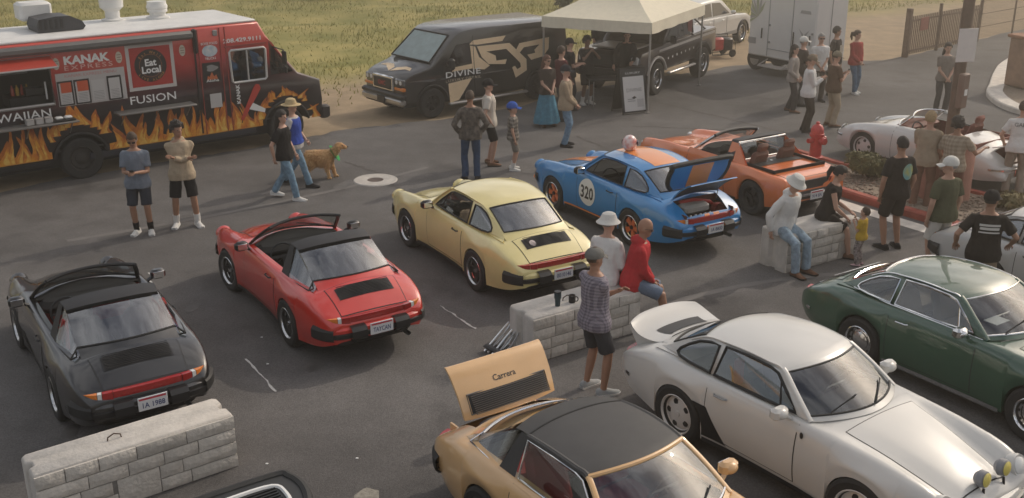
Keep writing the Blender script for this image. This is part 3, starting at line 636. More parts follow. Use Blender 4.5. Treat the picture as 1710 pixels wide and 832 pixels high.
        for sg in (1,-1):
            mp = lambda p, off=0: (p[0], sg*(sf(*p)+off), p[1])
            if roof == 'coupe':
                outl = belt+[(q[0], q[2]) for q in top]
                MB().poly([mp(p) for p in outl], [[mp(p) for p in QW], [mp(p) for p in DW]]).build('side_frame', P, root, ang=60)
                for nm, w in (('quarter_window', QW), ('door_window', DW)):
                    if nm == 'door_window' and (g('windows_down') or g('window_down_side') == sg): 
                        MB().tube([mp(p, .002) for p in w], .010, 6, closed=True).build('window_seal', SEAL, root); continue
                    MB().poly([mp(p) for p in w]).build(nm, g('sideglass', GLS), root, smooth=False); MB().tube([mp(p, .003) for p in w], g('sealw', .011), 6, closed=True).build('window_seal', SEAL, root)
                if not g('no_vent'): MB().tube([mp((1.24,.92), .003), mp((1.16,1.14), .003)], .009, 6).build('vent_bar', SEAL, root)
                MB().tube([mp((q[0], q[2]-.004), .006) for q in top[2:ir+5]], .009, 6).build('drip_rail', g('drip', P), root)
            else:
                hx0, hx1 = .20, e[ir-4][0]
                tq = [(q[0], q[2]) for q in top if hx0 <= q[0] <= hx1]; tq = sorted(tq, key=lambda p: -p[0])
                MB().poly([mp(p, .004) for p in [(hx0-.1,.86),(hx1+.0,.86)]+tq]).build('hoop_side', HO, root, ang=60)
                hb = [(q[0], q[2]) for q in top if -.56 <= q[0] <= hx0]; hb = sorted(hb, key=lambda p: -p[0])
                MB().poly([mp(p) for p in [(-.50,.862),(-.2,.862),(hx0-.09,.862)]+hb]).build('rear_side_glass', g('rearglass', GLS), root, ang=60)
                MB().tube([mp(p, .003) for p in [(hx1+.02,.868),(hx0-.1,.868),(-.2,.87),(-.42,.868)]]+[rowpts(ib-1, .003)[-1 if sg > 0 else 0]], .011, 6).build('glass_trim', g('rseal', SEAL), root)
                if roof == 'closed':
                    outl = DW; dw = [(1.43,.925),(1.28,1.05),(1.10,1.19),(1.0,1.22),(.72,1.232),(hx1+.02,1.215),(hx1+.05,.905),(1.0,.905)]
                    MB().poly([mp(p) for p in dw]).build('door_window', g('sideglass', GLS), root, smooth=False); MB().tube([mp(p, .003) for p in dw], .010, 6, closed=True).build('window_seal', SEAL, root)
            if g('belt_chrome'): MB().tube([mp(p, .006) for p in ((1.55,.895),(1.0,.9),(.3,.9),(-.25,.915))], .008, 6).build('belt_trim', CHR, root)
    # ---- raised panels, gap shade painted by wider dark sheets beneath
    def side_grid(xa, xb, za, zb_, off, nx=9, nz=9, sg=1): return [[(x, sg*(B.side_y(x, z)+off), z) for z in np.linspace(za, zb_, nz)] for x in np.linspace(xa, xb, nx)]
    def top_grid(xa, xb, wa, wb_, off, nx=9, ny=12): return [[(x, y, B.top_z(x, y)+off) for y in np.linspace(-(wa+(wb_-wa)*t), wa+(wb_-wa)*t, ny)] for t, x in zip(np.linspace(0,1,nx), np.linspace(xa, xb, nx))]
    d0, d1, dz0 = g('door', (.40,1.53,.27))
    for sg in (1,-1):
        MB().grid(side_grid(d0-.011, d1+.011, dz0-.010, .872, .0012, sg=sg)).build('door_gap', RUB, root, ang=0)
        dr = MB().grid(side_grid(d0, d1, dz0, .874, .0035, sg=sg)).build('door', P, root, ang=0)
        hx = d0+.12; hy = B.side_y(hx, .77); hn = MB(); hn.tube([(hx-.02, sg*(hy+.004), .775),(hx, sg*(hy+.03), .775),(hx+.13, sg*(hy+.03), .778),(hx+.15, sg*(hy+.004), .778)], .010, 6); hn.build('door_handle', g('handle', BLK), dr)
        if not g('no_mirror'):
            mm = g('mirror', P); yy = B.side_y(1.36,.87)
            mr = MB(); mr.box((1.38, sg*(yy+.115), .965), (.11,.185,.125), bev=.03); mr.sphere((1.40, sg*(yy+.115), .965), (.065,.08,.055), 14, 10); mr.tube([(1.42, sg*(yy-.01), .885),(1.40, sg*(yy+.06), .93)], .024, 6)
            q = mr.build('mirror', mm, root); MB().box((1.328, sg*(yy+.115), .965), (.010,.135,.082), bev=.003).build('mirror_glass', CHR, q)
        sk = MB().grid([[(x, sg*(B.side_y(x, .26)+.006), z) for z in (.185,.235)] for x in np.linspace(.37, wb-.37, 6)]); sk.build('sill_strip', g('sill', BLK), root)
        if g('side_band'):
            zz = g('side_band'); MB().grid(side_grid(.36, wb-.36, .215, .265, .007, nz=3, sg=sg)).build('sill_band', o['bandmat'], root)
    if not g('lid_open'):
        la, lb = g('lid', (-.985,-.565)); w0, w1 = g('lidw', (.44,.47))
        MB().grid(top_grid(la-.010, lb+.010, w0+.010, w1+.010, .0015)).build('lid_gap', RUB, root, ang=0)
        ld = MB().grid(top_grid(la, lb, w0, w1, .004)).build('engine_lid', P, root, ang=0)
    else: ld = None
    ha, hb_ = g('hood', (1.90,2.96)); hw0, hw1 = g('hoodw', (.50,.37))
    MB().grid(top_grid(ha-.010, hb_+.010, hw0+.010, hw1+.010, .0015)).build('bonnet_gap', RUB, root, ang=0)
    MB().grid(top_grid(ha, hb_, hw0, hw1, .004, 12)).build('bonnet', P, root, ang=0)
    if g('grille', True) and ld is not None:
        gx0, gx1 = -.80, -.625
        gl = MB().grid(top_grid(gx0, gx1, .37, .37, .009, 4, 12)).build('engine_grille', BLK, ld, ang=0)
        sl_ = MB()
        for k in range(9):
            x = gx0+.012+k*.019; z = B.top_z(x, .0)+.012
            sl_.box((x,0,z-.0), (.006,.70,.006))
        sl_.build('grille_slats', g('slatmat', mat('grille_black', (.03,.03,.03), .4)), gl)
    # headlamps
    if not g('no_lamps'):
        for sg in (1,-1):
            hl = MB(); hl.lathe([(0,.045),(.05,.04),(.085,.025),(.095,.0)], axis='X', n=22); q = hl.build('headlight', CLR, root); q.location = (2.985, sg*.575, .668); q.rotation_euler = (0,-.42,0)
            MB().lathe([(.092,.012),(.108,.02),(.118,-.005),(.116,-.07)], axis='X', n=22).build('headlight_ring', g('lampring', P), q)
            q = MB().box((3.07, sg*.56, .43), (.04,.2,.07), bev=.015).build('indicator', g('ind', AMB), root)
    # ---- bumpers
    rx = hermite([0,.35,.53,.63,.71,.775], [x0-.05,x0-.04,x0-.01,x0+.06,x0+.20,x0+.42]); fx = hermite([0,.35,.52,.63,.71,.775], [x1+.08,x1+.065,x1+.02,x1-.07,x1-.22,x1-.45])
    def sweep(f, yy, prof, sg_out):
        L = []
        for y in yy:
            x = f(abs(y)); dx = (f(min(abs(y)+.01,.775))-f(max(abs(y)-.01,0)))/.02*(1 if y >= 0 else -1); n = Vector((sg_out, -dx*sg_out, 0)).normalized()
            L.append([(x+n.x*d, y+n.y*d, z) for d, z in prof])
        return MB().grid(L, closed_v=True)
    YB = [-.73,-.715,-.70,-.68,-.66,-.6,-.55,-.45,-.3,-.15,0,.15,.3,.45,.55,.6,.66,.68,.70,.715,.73]
    bs = g('bumper', 'impact')
    if bs == 'impact':
        pr = [(-.10,.40),(-.015,.395),(.012,.42),(.016,.47),(.008,.53),(-.02,.555),(-.10,.56)]; BM = g('bumpermat', P)
        for f, so_, nm in ((rx,-1,'rear_bumper'),(fx,1,'front_bumper')):
            bb = sweep(f, YB, pr, so_).build(nm, BM, root)
            sweep(f, YB, [(-.02,.428),(.036,.432),(.040,.485),(-.02,.50)], so_).build('bumper_strip', BLK, bb)
            for sg in (1,-1):
                q = sweep(f, [sg*v for v in (.58,.61,.64,.675,.70,.72,.735)], [(-.09,.40),(.012,.392),(.045,.43),(.045,.53),(.012,.568),(-.09,.57)], so_).build('bumper_bellows', RUB, bb)
                if so_ < 0: q = sweep(f, [sg*v for v in (.19,.21,.26,.31,.36,.385)], [(-.06,.385),(.05,.40),(.075,.43),(.075,.52),(.03,.565),(-.06,.57)], so_).build('bumper_guard', BLK, bb)
    elif bs == 'slim':
        BM = g('bumpermat', P)
        for f, so_, nm in ((rx,-1,'rear_bumper'),(fx,1,'front_bumper')):
            bb = sweep(f, YB, [(-.10,.40),(-.03,.385),(-.012,.42),(-.012,.50),(-.03,.53),(-.10,.54)], so_).build(nm, BM, root)
            sweep(f, YB, [(-.012,.445),(.010,.45),(.012,.485),(-.012,.49)], so_).build('bumper_trim', g('btrim', CHR), bb)
    # ---- tail lamps
    def band(y0, y1, z0, z1, d, m, nm, n=7):
        yy = list(np.linspace(y0, y1, n)); return sweep(lambda y: rx(y)+.045, yy, [(-.06,z0),(d,z0),(d+.004,(z0+z1)/2),(d,z1),(-.06,z1)], -1).build(nm, m, root)
    if g('tail', 'strip') == 'strip':
        band(-.36,.36,.598,.672,.0,REDL,'reflector_strip')
        for sg in (1,-1):
            band(sg*.365, sg*.47, .59,.675,.006,REDL,'tail_light'); 
            if not g('all_red'): band(sg*.475, sg*.515, .59,.675,.007,CLR,'reversing_light', 3)
            band(sg*(.475 if g('all_red') else .52), sg*.71, .59,.675,.006, REDL if g('all_red') else AMB,'turn_signal', 8)
    elif g('tail') == 'small':
        for sg in (1,-1): band(sg*.47, sg*.72, .56,.665,.006,REDL,'tail_light',8); q = band(sg*.47, sg*.725, .548,.56,.010,CHR,'lamp_trim',8)
    if g('plate'): plate(root, x0-g('platex', .108), g('platez', .505), o['plate'], col=g('platecol', (.66,.66,.66)), top=g('platetop', (.45,.03,.04)))
    ex = MB(); ex.tube([(x0+.25,-.42,.27),(x0+.0,-.42,.27)], .03, 8, caps=False); ex.build('exhaust', STEEL, root)
    return root, B, (c, e, rowpts, ss), (side_grid, top_grid, sweep, rx, fx)
# ---------------------------------------------------------------- the sports cars
def prism_part(root, nm, m, pts, f, h0, h1): return MB().prism(pts, h0, h1, f).build(nm, m, root)
def on_side(B, sg, x0, z0, off, dirx=None):
    d = dirx if dirx else -sg
    return lambda u, v: (x0+u*d, sg*(B.side_y(x0+u*d, z0+v)+off), z0+v)
RED = paint('red_paint', (.60,.026,.014)); YEL = paint('pale_yellow_paint', (.78,.66,.28)); BLUE = paint('bright_blue_paint', (.014,.215,.52)); BLKP = paint('black_paint', (.008,.008,.009), var=0)
TAN = paint('tan_paint', (.68,.41,.18)); WHP = paint('white_paint', (.60,.585,.55), .4, .3, var=.02); GRN = paint('dark_green_paint', (.03,.085,.05)); ORP = paint('orange_paint', (.82,.20,.05)); SIL = paint('silver_white_paint', (.52,.505,.48), .5, .45)
ORS = mat('orange_stripe', (.85,.28,.06), .35, coat=.8); GREYB = mat('grey_black_trim', (.03,.03,.03), .5)
# red open targa
r, B, sh, fn = sports_car('targa_car', 'red open top sports car with black roll hoop between the black and yellow cars', (-2.24,12.88,123), RED, tab=T911(), roof='open', frame=BLK, wheels='fuchs', plate='TAYCAN', windows_down=True, mirror=BLK, rearglass=GLS, platetop=(.5,.03,.05), steer=.12)
# black open targa
RLEA = mat('red_leather', (.32,.02,.018), .5, var=.15)
r, B, sh, fn = sports_car('targa_car', 'black open top sports car with red interior pillars, leftmost beside the concrete block', (-4.45,10.95,123.5), BLKP, tab=T911(), roof='open', frame=BLK, wheels='fuchs', plate='1A 1988', mirror=BLKP, bumpermat=BLKP, trimmat=RLEA, platetop=(.5,.03,.05))
mbt = MB()
for sg in (1,-1): mbt.tube([(.16,sg*.60,.86),(.10,sg*.53,1.12)], .035, 8); mbt.tube([(-.12,sg*.58,.86),(.08,sg*.53,1.1)], .022, 8)
mbt.build('red_pillar', RLEA, r)
# yellow coupe
r, B, sh, fn = sports_car('coupe_car', 'pale yellow sports coupe with black engine grille beside the red open car', (.12,14.70,120.8), YEL, tab=T911(), roof='coupe', wheels='fuchs', plate='0010146', platecol=(.72,.71,.68), platetop=(.72,.71,.68), all_red=True, sealw=.014, mirror=BLK)
stk = MB().lathe([(0,.002),(.05,.002),(.052,-.004)], n=18).build('round_sticker', mat('pink_white_print', (.72,.60,.58), .5), r)
stk.location = (-.735, .24, B.top_z(-.735,.24)+.018); stk.rotation_euler = (0, -.62, 0)
# blue racing coupe, engine lid open
r, B, sh, fn = sports_car('racing_car', 'bright blue racing coupe with orange stripes, number 320 and its engine lid raised', (2.58,16.63,121.5), BLUE, tab=T911(), roof='coupe', wheels='orange', plate='1A 8800', platetop=(.66,.66,.66), lid_open=True, windows_down=False, window_down_side=1, side_band=True, bandmat=ORS, mirror=BLK, rear='x', sealw=.012, ind=ORS, platecol=(.6,.6,.58))
c, e, rowpts, ss = sh; side_grid, top_grid, sweep, rx, fx = fn
s3 = np.linspace(-.55,.50,9); MB().grid([rowpts(i, .004, s3) for i in range(12, 31)]).build('roof_stripe', ORS, r, ang=0)
MB().grid([[(x, y, B.top_z(x, y)+.009) for y in np.linspace(-.22,.22,7)] for x in np.linspace(1.92,2.95,12)]).build('bonnet_stripe', ORS, r, ang=0)
sweep(lambda y: rx(y)-.004, np.linspace(-.25,.14,7), [(.0,.435),(.016,.44),(.016,.53),(.0,.55)], -1).build('bumper_stripe', ORS, r)
sweep(lambda y: rx(y)+.01, np.linspace(-.33,-.25,3), [(.0,.405),(.018,.41),(.018,.53),(.0,.55)], -1).build('bumper_stripe', REDL, r)
SX, SZ = 1.22, .60
pts = [(.225*math.cos(a), .225*math.sin(a)) for a in np.linspace(0,2*PI,32,endpoint=False)]; f = on_side(B, 1, SX, SZ, .007)
g_ = MB(); g_.grid([[f(.235*q*math.cos(a), .235*q*math.sin(a)) for q in (0,.35,.7,1)] for a in np.linspace(0,2*PI,33)]); g_.build('number_roundel', WHT, r, ang=0)
f2 = on_side(B, 1, SX, SZ, .010); text('number', '320', .30, BLK, r, lambda u, v: f2(u, v-.105), bold=.022, width=.36)
MB().grid([[(x, y, B.top_z(x, y)-.0+.008) for y in np.linspace(-.46,.46,8)] for x in (-1.045,-1.02,-.985)]).build('tail_edge', BLUE, r)
for a, b2 in ((.0,.1),(-.2,-.08)): MB().grid([[(x, y, B.top_z(x, y)+.011) for y in np.linspace(a,b2,3)] for x in (-1.045,-1.02,-.985)]).build('tail_stripe', ORS, r)
# engine bay and engine
MB().box((-.80,0,.50), (.50,.98,.06)).build('engine_bay', DRK, r)
bay = MB()
for sg in (1,-1): bay.box((-.79,sg*.48,.62), (.44,.02,.22))
bay.box((-.57,0,.68), (.02,.98,.36)); bay.build('bay_wall', mat('bay_red_brown', (.10,.03,.02), .6, var=.3), r)
en = MB(); en.box((-.72,.10,.74), (.26,.50,.15), bev=.04); en.build('engine_shroud', mat('grey_shroud', (.32,.31,.29), .55, var=.15), r)
en = MB()
for k in range(5): en.tube([(-.86,.28-k*.1,.66),(-.93,.28-k*.1,.58)], .028, 8)
en.build('intake', STEEL, r); MB().tube([(-.66,-.36,.70),(-.72,-.24,.78),(-.66,.05,.84),(-.62,.3,.82)], .03, 8).build('red_hose', mat('red_hose', (.4,.03,.025), .45), r)
MB().lathe([(0,.06),(.09,.06),(.11,0),(.11,-.06)], c=(-.80,-.33,.66), axis='X', n=16).build('cooling_fan', mat('fan_red', (.22,.02,.015), .5), r)
def open_lid(root, B, P, ang, wide=1, gw=1, tray=False, grille=True, badge=None, slat=BLK):
    hx, hz = -.565, B.top_z(-.565, 0)+.015
    G_ = lambda off: [[(x-hx, y, B.top_z(x, y)+off-hz) for y in np.linspace(-w*wide, w*wide, 12)] for x, w in zip(np.linspace(-.565,-1.03,9), np.linspace(.45,.47,9))]
    A, D = G_(.004), G_(-.022); rim = lambda g: g[0]+[q[-1] for q in g[1:-1]]+g[-1][::-1]+[q[0] for q in g[-2:0:-1]]
    m = MB(); m.grid(A); m.grid([rim(A), rim(D)], False, True)
    ld = m.build('engine_lid', P, root, ang=50); ld.location = (hx, 0, hz); ld.rotation_euler = (0, ang, 0)
    MB().grid(D).build('lid_lining', GREYB, ld, ang=0); zt = lambda x, y: B.top_z(x+hx, y)-hz
    if grille:
        gr = MB().grid([[(x, y, zt(x, y)+.008) for y in np.linspace(-.37*gw,.37*gw,9)] for x in np.linspace(-.05,-.215,5)]).build('engine_grille', BLK, ld, ang=0)
        sm = MB()
        for k in range(10): x = -.058-k*.0165; sm.box((x,0,zt(x,0)+.013), (.007,.72*gw,.008))
        sm.build('grille_slats', slat, gr)
        sm = MB(); pts = [(-.045,-.38*gw),(-.045,.38*gw),(-.22,.38*gw),(-.22,-.38*gw)]
        sm.tube([(x, y, zt(x, y)+.01) for x, y in pts], .008, 6, closed=True); sm.build('grille_frame', slat, gr)
    if badge: text('badge_script', badge, .07, GREYB, ld, lambda u, v: (-.27-v, u, zt(-.27-v, u)+.008), bold=.01, width=.26)
    return ld, zt
ld, zt = open_lid(r, B, BLUE, R(64), grille=False)
# whale tail on the raised lid
def tray(ld, zt, P, stripes, rimm=RUB):
    def o(s):   # outline from left root round the back edge to the right root
        return [(-.10,.47*s),(-.20,.56*s),(-.34,.60*s),(-.50,.585*s),(-.575,.52*s)]
    L = o(1)+o(-1)[::-1]; z = lambda x: zt(-.08,0)+.03+.05*max(0,(-x-.1))
    m = MB(); m.prism([(x, y) for x, y in L], .02, .05, lambda x, y, h: (x, y, z(x)+h)); t = m.build('spoiler', P, ld)
    MB().tube([(x, y, z(x)+.04) for x, y in catmull(L, 4)], .04, 8).build('spoiler_rim', rimm, t)
    if stripes:
        for zz in (.016,.054): MB().grid([[(x, y, z(x)+zz) for y in (-.24,-.02,.20)] for x in (-.12,-.3,-.54)]).build('spoiler_stripe', ORS, t)
    return t
tray(ld, zt, BLUE, True)
MB().tube([(-.70,-.40,.80),(-.74,-.40,1.10)], .008, 5).build('lid_strut', STEEL, r)
# helmet resting on the blue roof
hm = thing('racing_helmet', 'white and pink patterned racing helmet resting on the blue car roof', 'helmet', (2.58+.93*math.cos(R(121.5))-.12*.85, 16.63+.93*math.sin(R(121.5))-.12*.52, RZ+1.31), R(60))
HMT = mat('helmet_print', (.72,.66,.64), .25, coat=.7, col2=(.62,.16,.13), vs=11, det=1)
m = MB(); m.sphere((0,0,.125), (.145,.125,.14), 20, 14); m.build('helmet_shell', HMT, hm); MB().box((.075,0,.05), (.13,.18,.1), bev=.04).build('chin_bar', HMT, hm)
m = MB(); m.lathe([(.132,-.035),(.150,-.03),(.146,.03),(.13,.035)], c=(0,0,.135), n=24, arc=PI); q = m.build('visor', mat('dark_visor', (.03,.03,.09), .15), hm); q.rotation_euler = (0,0,-PI/2)
# white coupe with ducktail
r, B, sh, fn = sports_car('coupe_car', 'white sports coupe with white ducktail spoiler, white wheels and yellow fog lamps', (2.37,10.43,-54), WHP, tab=T911(), roof='coupe', wheels='white', sill=BLK, mirror=WHP, bumper='slim', btrim=BLK, tail='strip', all_red=True, grille=False, seatmat=mat('dark_seat', (.03,.028,.027), .7), handle=STEEL, sealw=.016, wr=.33, rr=.222, arch=.35, steer=.1, ind=WHP, lampring=WHP)
c, e, rowpts, ss = sh; side_grid, top_grid, sweep, rx, fx = fn
prof = [(-.60,.0,.925,.50),(-.72,.0,.895,.55),(-.84,.0,.895,.59),(-.96,.0,.935,.61),(-1.07,.0,.995,.60),(-1.14,.0,1.04,.57),(-1.155,.0,1.025,.565),(-1.10,.0,.94,.59),(-1.03,.0,.82,.58),(-1.0,.0,.70,.55)]
def duck(p, s): 
    x, _, z, w = p; w *= .9; z = z-.06*max(0, min(1, (-.84-x)/.3)); a = abs(s); return (x+.10*a**3, w*s, z-.03*a**2.5)
m = MB(); pr2 = [tuple(q) for q in catmull(prof, 3)]; m.grid([[duck(p, s) for s in np.linspace(-1,1,17)] for p in pr2])
for s in (-1,1): m.poly([duck(p, s) for p in pr2])
sp_ = m.build('ducktail_spoiler', WHP, r, ang=50)
MB().grid([[(lambda q: (q[0], q[1], q[2]+.006))(duck(p, s)) for s in np.linspace(-.62,.62,11)] for p in pr2[1:7]]).build('engine_grille', GREYB, sp_, ang=0)
for sg in (1,-1): MB().grid([[(x, sg*(B.side_y(x, z)+.006), z) for x in np.linspace(math.sqrt(max(.0,.362**2-(z-.312)**2))+.005, .40+(.62-z)*.75, 5)] for z in np.linspace(.25,.60,9)]).build('stone_guard', BLK, r, ang=0)
for yy in (.30,-.02):
    q = MB().lathe([(0,.045),(.05,.04),(.074,.02),(.08,-.03),(.05,-.07),(0,-.08)], c=(0,0,0), axis='X', n=18).build('fog_lamp', mat('grey_lamp_shell', (.22,.22,.23), .35), r); q.location = (2.99, yy, .755); q.rotation_euler = (0,-.15,0)
    MB().lathe([(0,.052),(.04,.048),(.066,.034)], axis='X', n=18).build('fog_lens', mat('yellow_lens', (.72,.60,.14), .2, coat=.5), q)
    MB().tube([(0,0,-.09),(0,0,-.16)], .012, 6).build('lamp_bracket', BLK, q)
MB().box((.50,-.42,.93), (.10,.1,.3), bev=.03).build('red_harness', mat('harness_red', (.5,.03,.02), .6), r)
q = MB().sphere((1.60,-.765,.80), (.02,.008,.035), 8, 6).build('fender_badge', BLK, r)
# dark green early coupe
r, B, sh, fn = sports_car('coupe_car', 'dark green vintage coupe with chrome window trim and chrome hubcaps', (4.88,12.24,-57), GRN, tab=T911(flare=[(-2,.2),(4,.2)]), roof='coupe', wheels='chrome', seal=CHR, drip=CHR, handle=CHR, sill=CHR, belt_chrome=True, mirror=CHR, bumper='slim', btrim=CHR, bumpermat=GRN, tail='small', wr=.31, rr=.195, sealw=.015, lampring=CHR, track=.675, slatmat=CHR, seatmat=mat('tan_seat', (.2,.15,.1), .7), sideglass=GLC, plate='7A 911')
c, e, rowpts, ss = sh
q = MB().box((1.40,-.20,.965), (.17,.24,.006)).build('paper_card', WHT, r, smooth=False); q.rotation_euler = (0,.0,0)
# white car behind, right edge
r, B, sh, fn = sports_car('coupe_car', 'silver white sports coupe at the right edge behind the green car', (7.35,14.40,-56), SIL, tab=T911(), roof='coupe', wheels='fuchs', mirror=SIL, bumpermat=SIL, sealw=.016, seatmat=mat('dark_seat', (.03,.028,.027), .7))
# tan targa, roof on, lid up
r, B, sh, fn = sports_car('targa_car', 'tan sports car with dark grey roof panel and raised engine lid in the foreground', (.36,8.52,-54.5), TAN, tab=T911(flare=[(-2,.6),(4,.6)]), roof='closed', tail='small', frame=TAN, seal=CHR, rseal=CHR, wheels='fuchs', lid_open=True, roofmat=mat('grey_vinyl_roof', (.055,.053,.052), .62, var=.08, bump=.15, bs=200), hoopmat=mat('grey_vinyl_hoop', (.045,.044,.043), .6, var=.08), mirror=TAN, bumper='impact', bumpermat=TAN, seatmat=RLEA, handle=CHR, sideglass=GLC, screen=GLC, rearglass=GLC)
MB().box((-.80,0,.52), (.46,.94,.06)).build('engine_bay', DRK, r)
bay = MB(); bay.box((-.57,0,.70), (.02,.94,.34))
for sg in (1,-1): bay.box((-.79,sg*.465,.64), (.42,.02,.22))
bay.build('bay_wall', TAN, r); MB().box((-.76,.0,.66), (.26,.5,.2), bev=.05).build('engine_shroud', BLK, r)
ld, zt = open_lid(r, B, TAN, R(84), wide=1.17, gw=1.2, badge='Carrera', slat=mat('slat_grey', (.16,.15,.14), .4, .5))
c, e, rowpts, ss = sh
# dark car, only its tail in frame
r, B, sh, fn = sports_car('coupe_car', 'dark sports car at the bottom edge showing only its whale tail spoiler', (-1.66,6.42,-54.5), BLKP, tab=T911(), roof='coupe', wheels='fuchs', mirror=BLKP, bumpermat=BLKP, grille=False)
m = MB(); L = [(-.60,.46),(-.80,.56),(-1.0,.60),(-1.18,.56),(-1.25,.44)]; L = L+[(x,-y) for x, y in L[::-1]]; L = [tuple(q) for q in catmull(L, 3)]
zz = lambda x: .925+.06*(-x-.6)
m.prism(L, 0, .05, lambda x, y, h: (x, y, zz(x)+h)); sp_ = m.build('spoiler', GREYB, r); MB().tube([(x, y, zz(x)+.03) for x, y in L], .045, 8).build('spoiler_rim', RUB, sp_)
MB().tube([(x, y, zz(x)+.055) for x, y in catmull([(-.72,.40),(-.95,.44),(-1.10,.38),(-1.12,0),(-1.10,-.38),(-.95,-.44),(-.72,-.40),(-.70,0),(-.72,.40)], 4)], .02, 6).build('grille_frame', WHT, sp_)
m = MB()
for k in range(9): m.box((-.76-k*.038,0,zz(-.76-k*.038)+.056), (.012,.78-.0*k,.014))
m.build('grille_slats', BLK, sp_)
# ---- orange mid-engined car with removable roof off
t914 = dict(zc=[(-.72,.60),(-.70,.74),(-.6,.79),(-.3,.805),(.5,.82),(1.6,.82),(1.85,.835),(2.2,.80),(2.8,.73),(3.1,.67),(3.2,.62),(3.24,.55)],
  yh=[(-.72,.62),(0,.63),(.55,.60),(1.6,.60),(2.2,.5),(3.24,.46)], zh=[(-.72,.60),(-.70,.74),(-.6,.788),(-.3,.80),(.5,.815),(1.6,.82),(1.85,.82),(2.2,.77),(2.8,.70),(3.1,.64),(3.24,.54)],
  yf=[(-.72,.69),(0,.735),(1.6,.735),(2.4,.70),(3.24,.62)], zf=[(-.72,.58),(-.70,.73),(-.6,.782),(-.3,.80),(.1,.835),(1.0,.835),(1.7,.835),(2.3,.835),(2.8,.80),(3.1,.755),(3.2,.68),(3.24,.57)],
  yw=[(-.72,.73),(-.6,.80),(0,.825),(1,.81),(2.45,.82),(3.0,.79),(3.24,.72)], zw=[(-.72,.5),(0,.56),(3.24,.46)], zb=[(-.72,.34),(-.45,.26),(0,.2),(2.8,.2),(3.24,.3)], flare=[(-2,.6),(4,.6)])
r, B, sh, fn = sports_car('roadster_car', 'orange low roadster with open roof and chrome edged rear window', (4.88,18.25,122), ORP, tab=t914, ends=(-.72,3.24), axles=(0,2.45), roof='none', seatmat=mat('brown_seat', (.16,.075,.05), .6), cock=(.62,1.60), dash_x=(1.52,1.80), two_seat=True, wheels='dark', tail='none', bumper='slim', bumpermat=mat('black_valance', (.02,.018,.017), .5), btrim=CHR, grille=False, lid=(-.66,-.05), lidw=(.60,.60), hood=(1.95,3.12), hoodw=(.5,.44), door=(.70,1.70,.26), handle=CHR, no_lamps=True, no_mirror=True, plate='914 8A', platez=.45, platex=.07, arch=.34)
CW, EW = [(1.86,.84),(1.58,1.02),(1.34,1.175)], [(1.66,.66,.825),(1.45,.60,1.0),(1.27,.53,1.145)]
c, e = catmull([np.array(p) for p in CW], 4), catmull([np.array(p) for p in EW], 4); rp = lambda i: [shell_pt(c[i], e[i], s, 2.2) for s in np.linspace(-1,1,13)]
MB().grid([rp(i) for i in range(9)]).build('windscreen', GLC, r, ang=0)
MB().tube(rp(8), .032, 8).build('header_rail', BLK, r)
for k in (0,-1): MB().tube([rp(i)[k] for i in range(9)], .028, 8).build('windscreen_pillar', CHR, r)
# roll bar with sail panels and upright rear window
def bar(y, z, x0, x1): return [(x0,y,z),(x1,y,z)]
OB = [(.72,.84),(.66,.96),(.575,1.15),(.50,1.19),(.0,1.205)]; OB = OB+[(-y,z) for y, z in OB[-2::-1]]; OB = [tuple(q) for q in catmull(OB, 3)]
IB = [(y*.90, .82+(z-.82)*.90) for y, z in OB]
m = MB(); m.grid([[(.78,y,z) for y, z in OB],[(.60,y,z) for y, z in OB],[(.60,y,z) for y, z in IB],[(.78,y,z) for y, z in IB]], True, False); m.build('roll_hoop', VIN, r, ang=50)
for sg in (1,-1): MB().poly([(.77,sg*.705,.845),(.25,sg*.70,.83),(.59,sg*.585,1.15),(.76,sg*.585,1.15)]).build('sail_panel', ORP, r, smooth=False)
for sg in (1,-1): MB().poly([(.59,sg*.60,.835),(.25,sg*.665,.82),(.585,sg*.55,1.14)]).build('sail_lining', ORP, r, smooth=False)
RW = [(.60,sy*.57,1.155) if sz else (.50,sy*.60,.85) for sy, sz in ((1,0),(1,1),(-1,1),(-1,0))]
MB().poly(RW).build('rear_window', GLC, r, smooth=False); MB().tube(RW, .022, 8, closed=True).build('rear_window_frame', CHR, r)
MB().grid([[(x,y,B.top_z(x,y)+.012) for y in np.linspace(-.56,.56,15)] for x in np.linspace(.10,.44,8)]).build('engine_grille', GREYB, r)
m = MB()
for k in range(8): m.box((.27,-.49+k*.14,B.top_z(.27,-.49+k*.14)+.016), (.05,.05,.01))
m.build('grille_studs', CHR, r)
side_grid, top_grid, sweep, rx, fx = fn
for sg in (1,-1): sweep(lambda y: rx(y)+.045, list(np.linspace(sg*.36, sg*.72, 8)), [(-.06,.57),(.004,.57),(.006,.70),(-.06,.71)], -1).build('tail_light', REDL, r)
sweep(lambda y: rx(y)+.045, np.linspace(-.35,.35,7), [(-.06,.56),(.0,.56),(.002,.715),(-.06,.72)], -1).build('tail_panel', GREYB, r)
for sg in (1,-1): MB().box((3.14,sg*.60,.66), (.12,.22,.06), bev=.02).build('front_lamp', CLR, r)
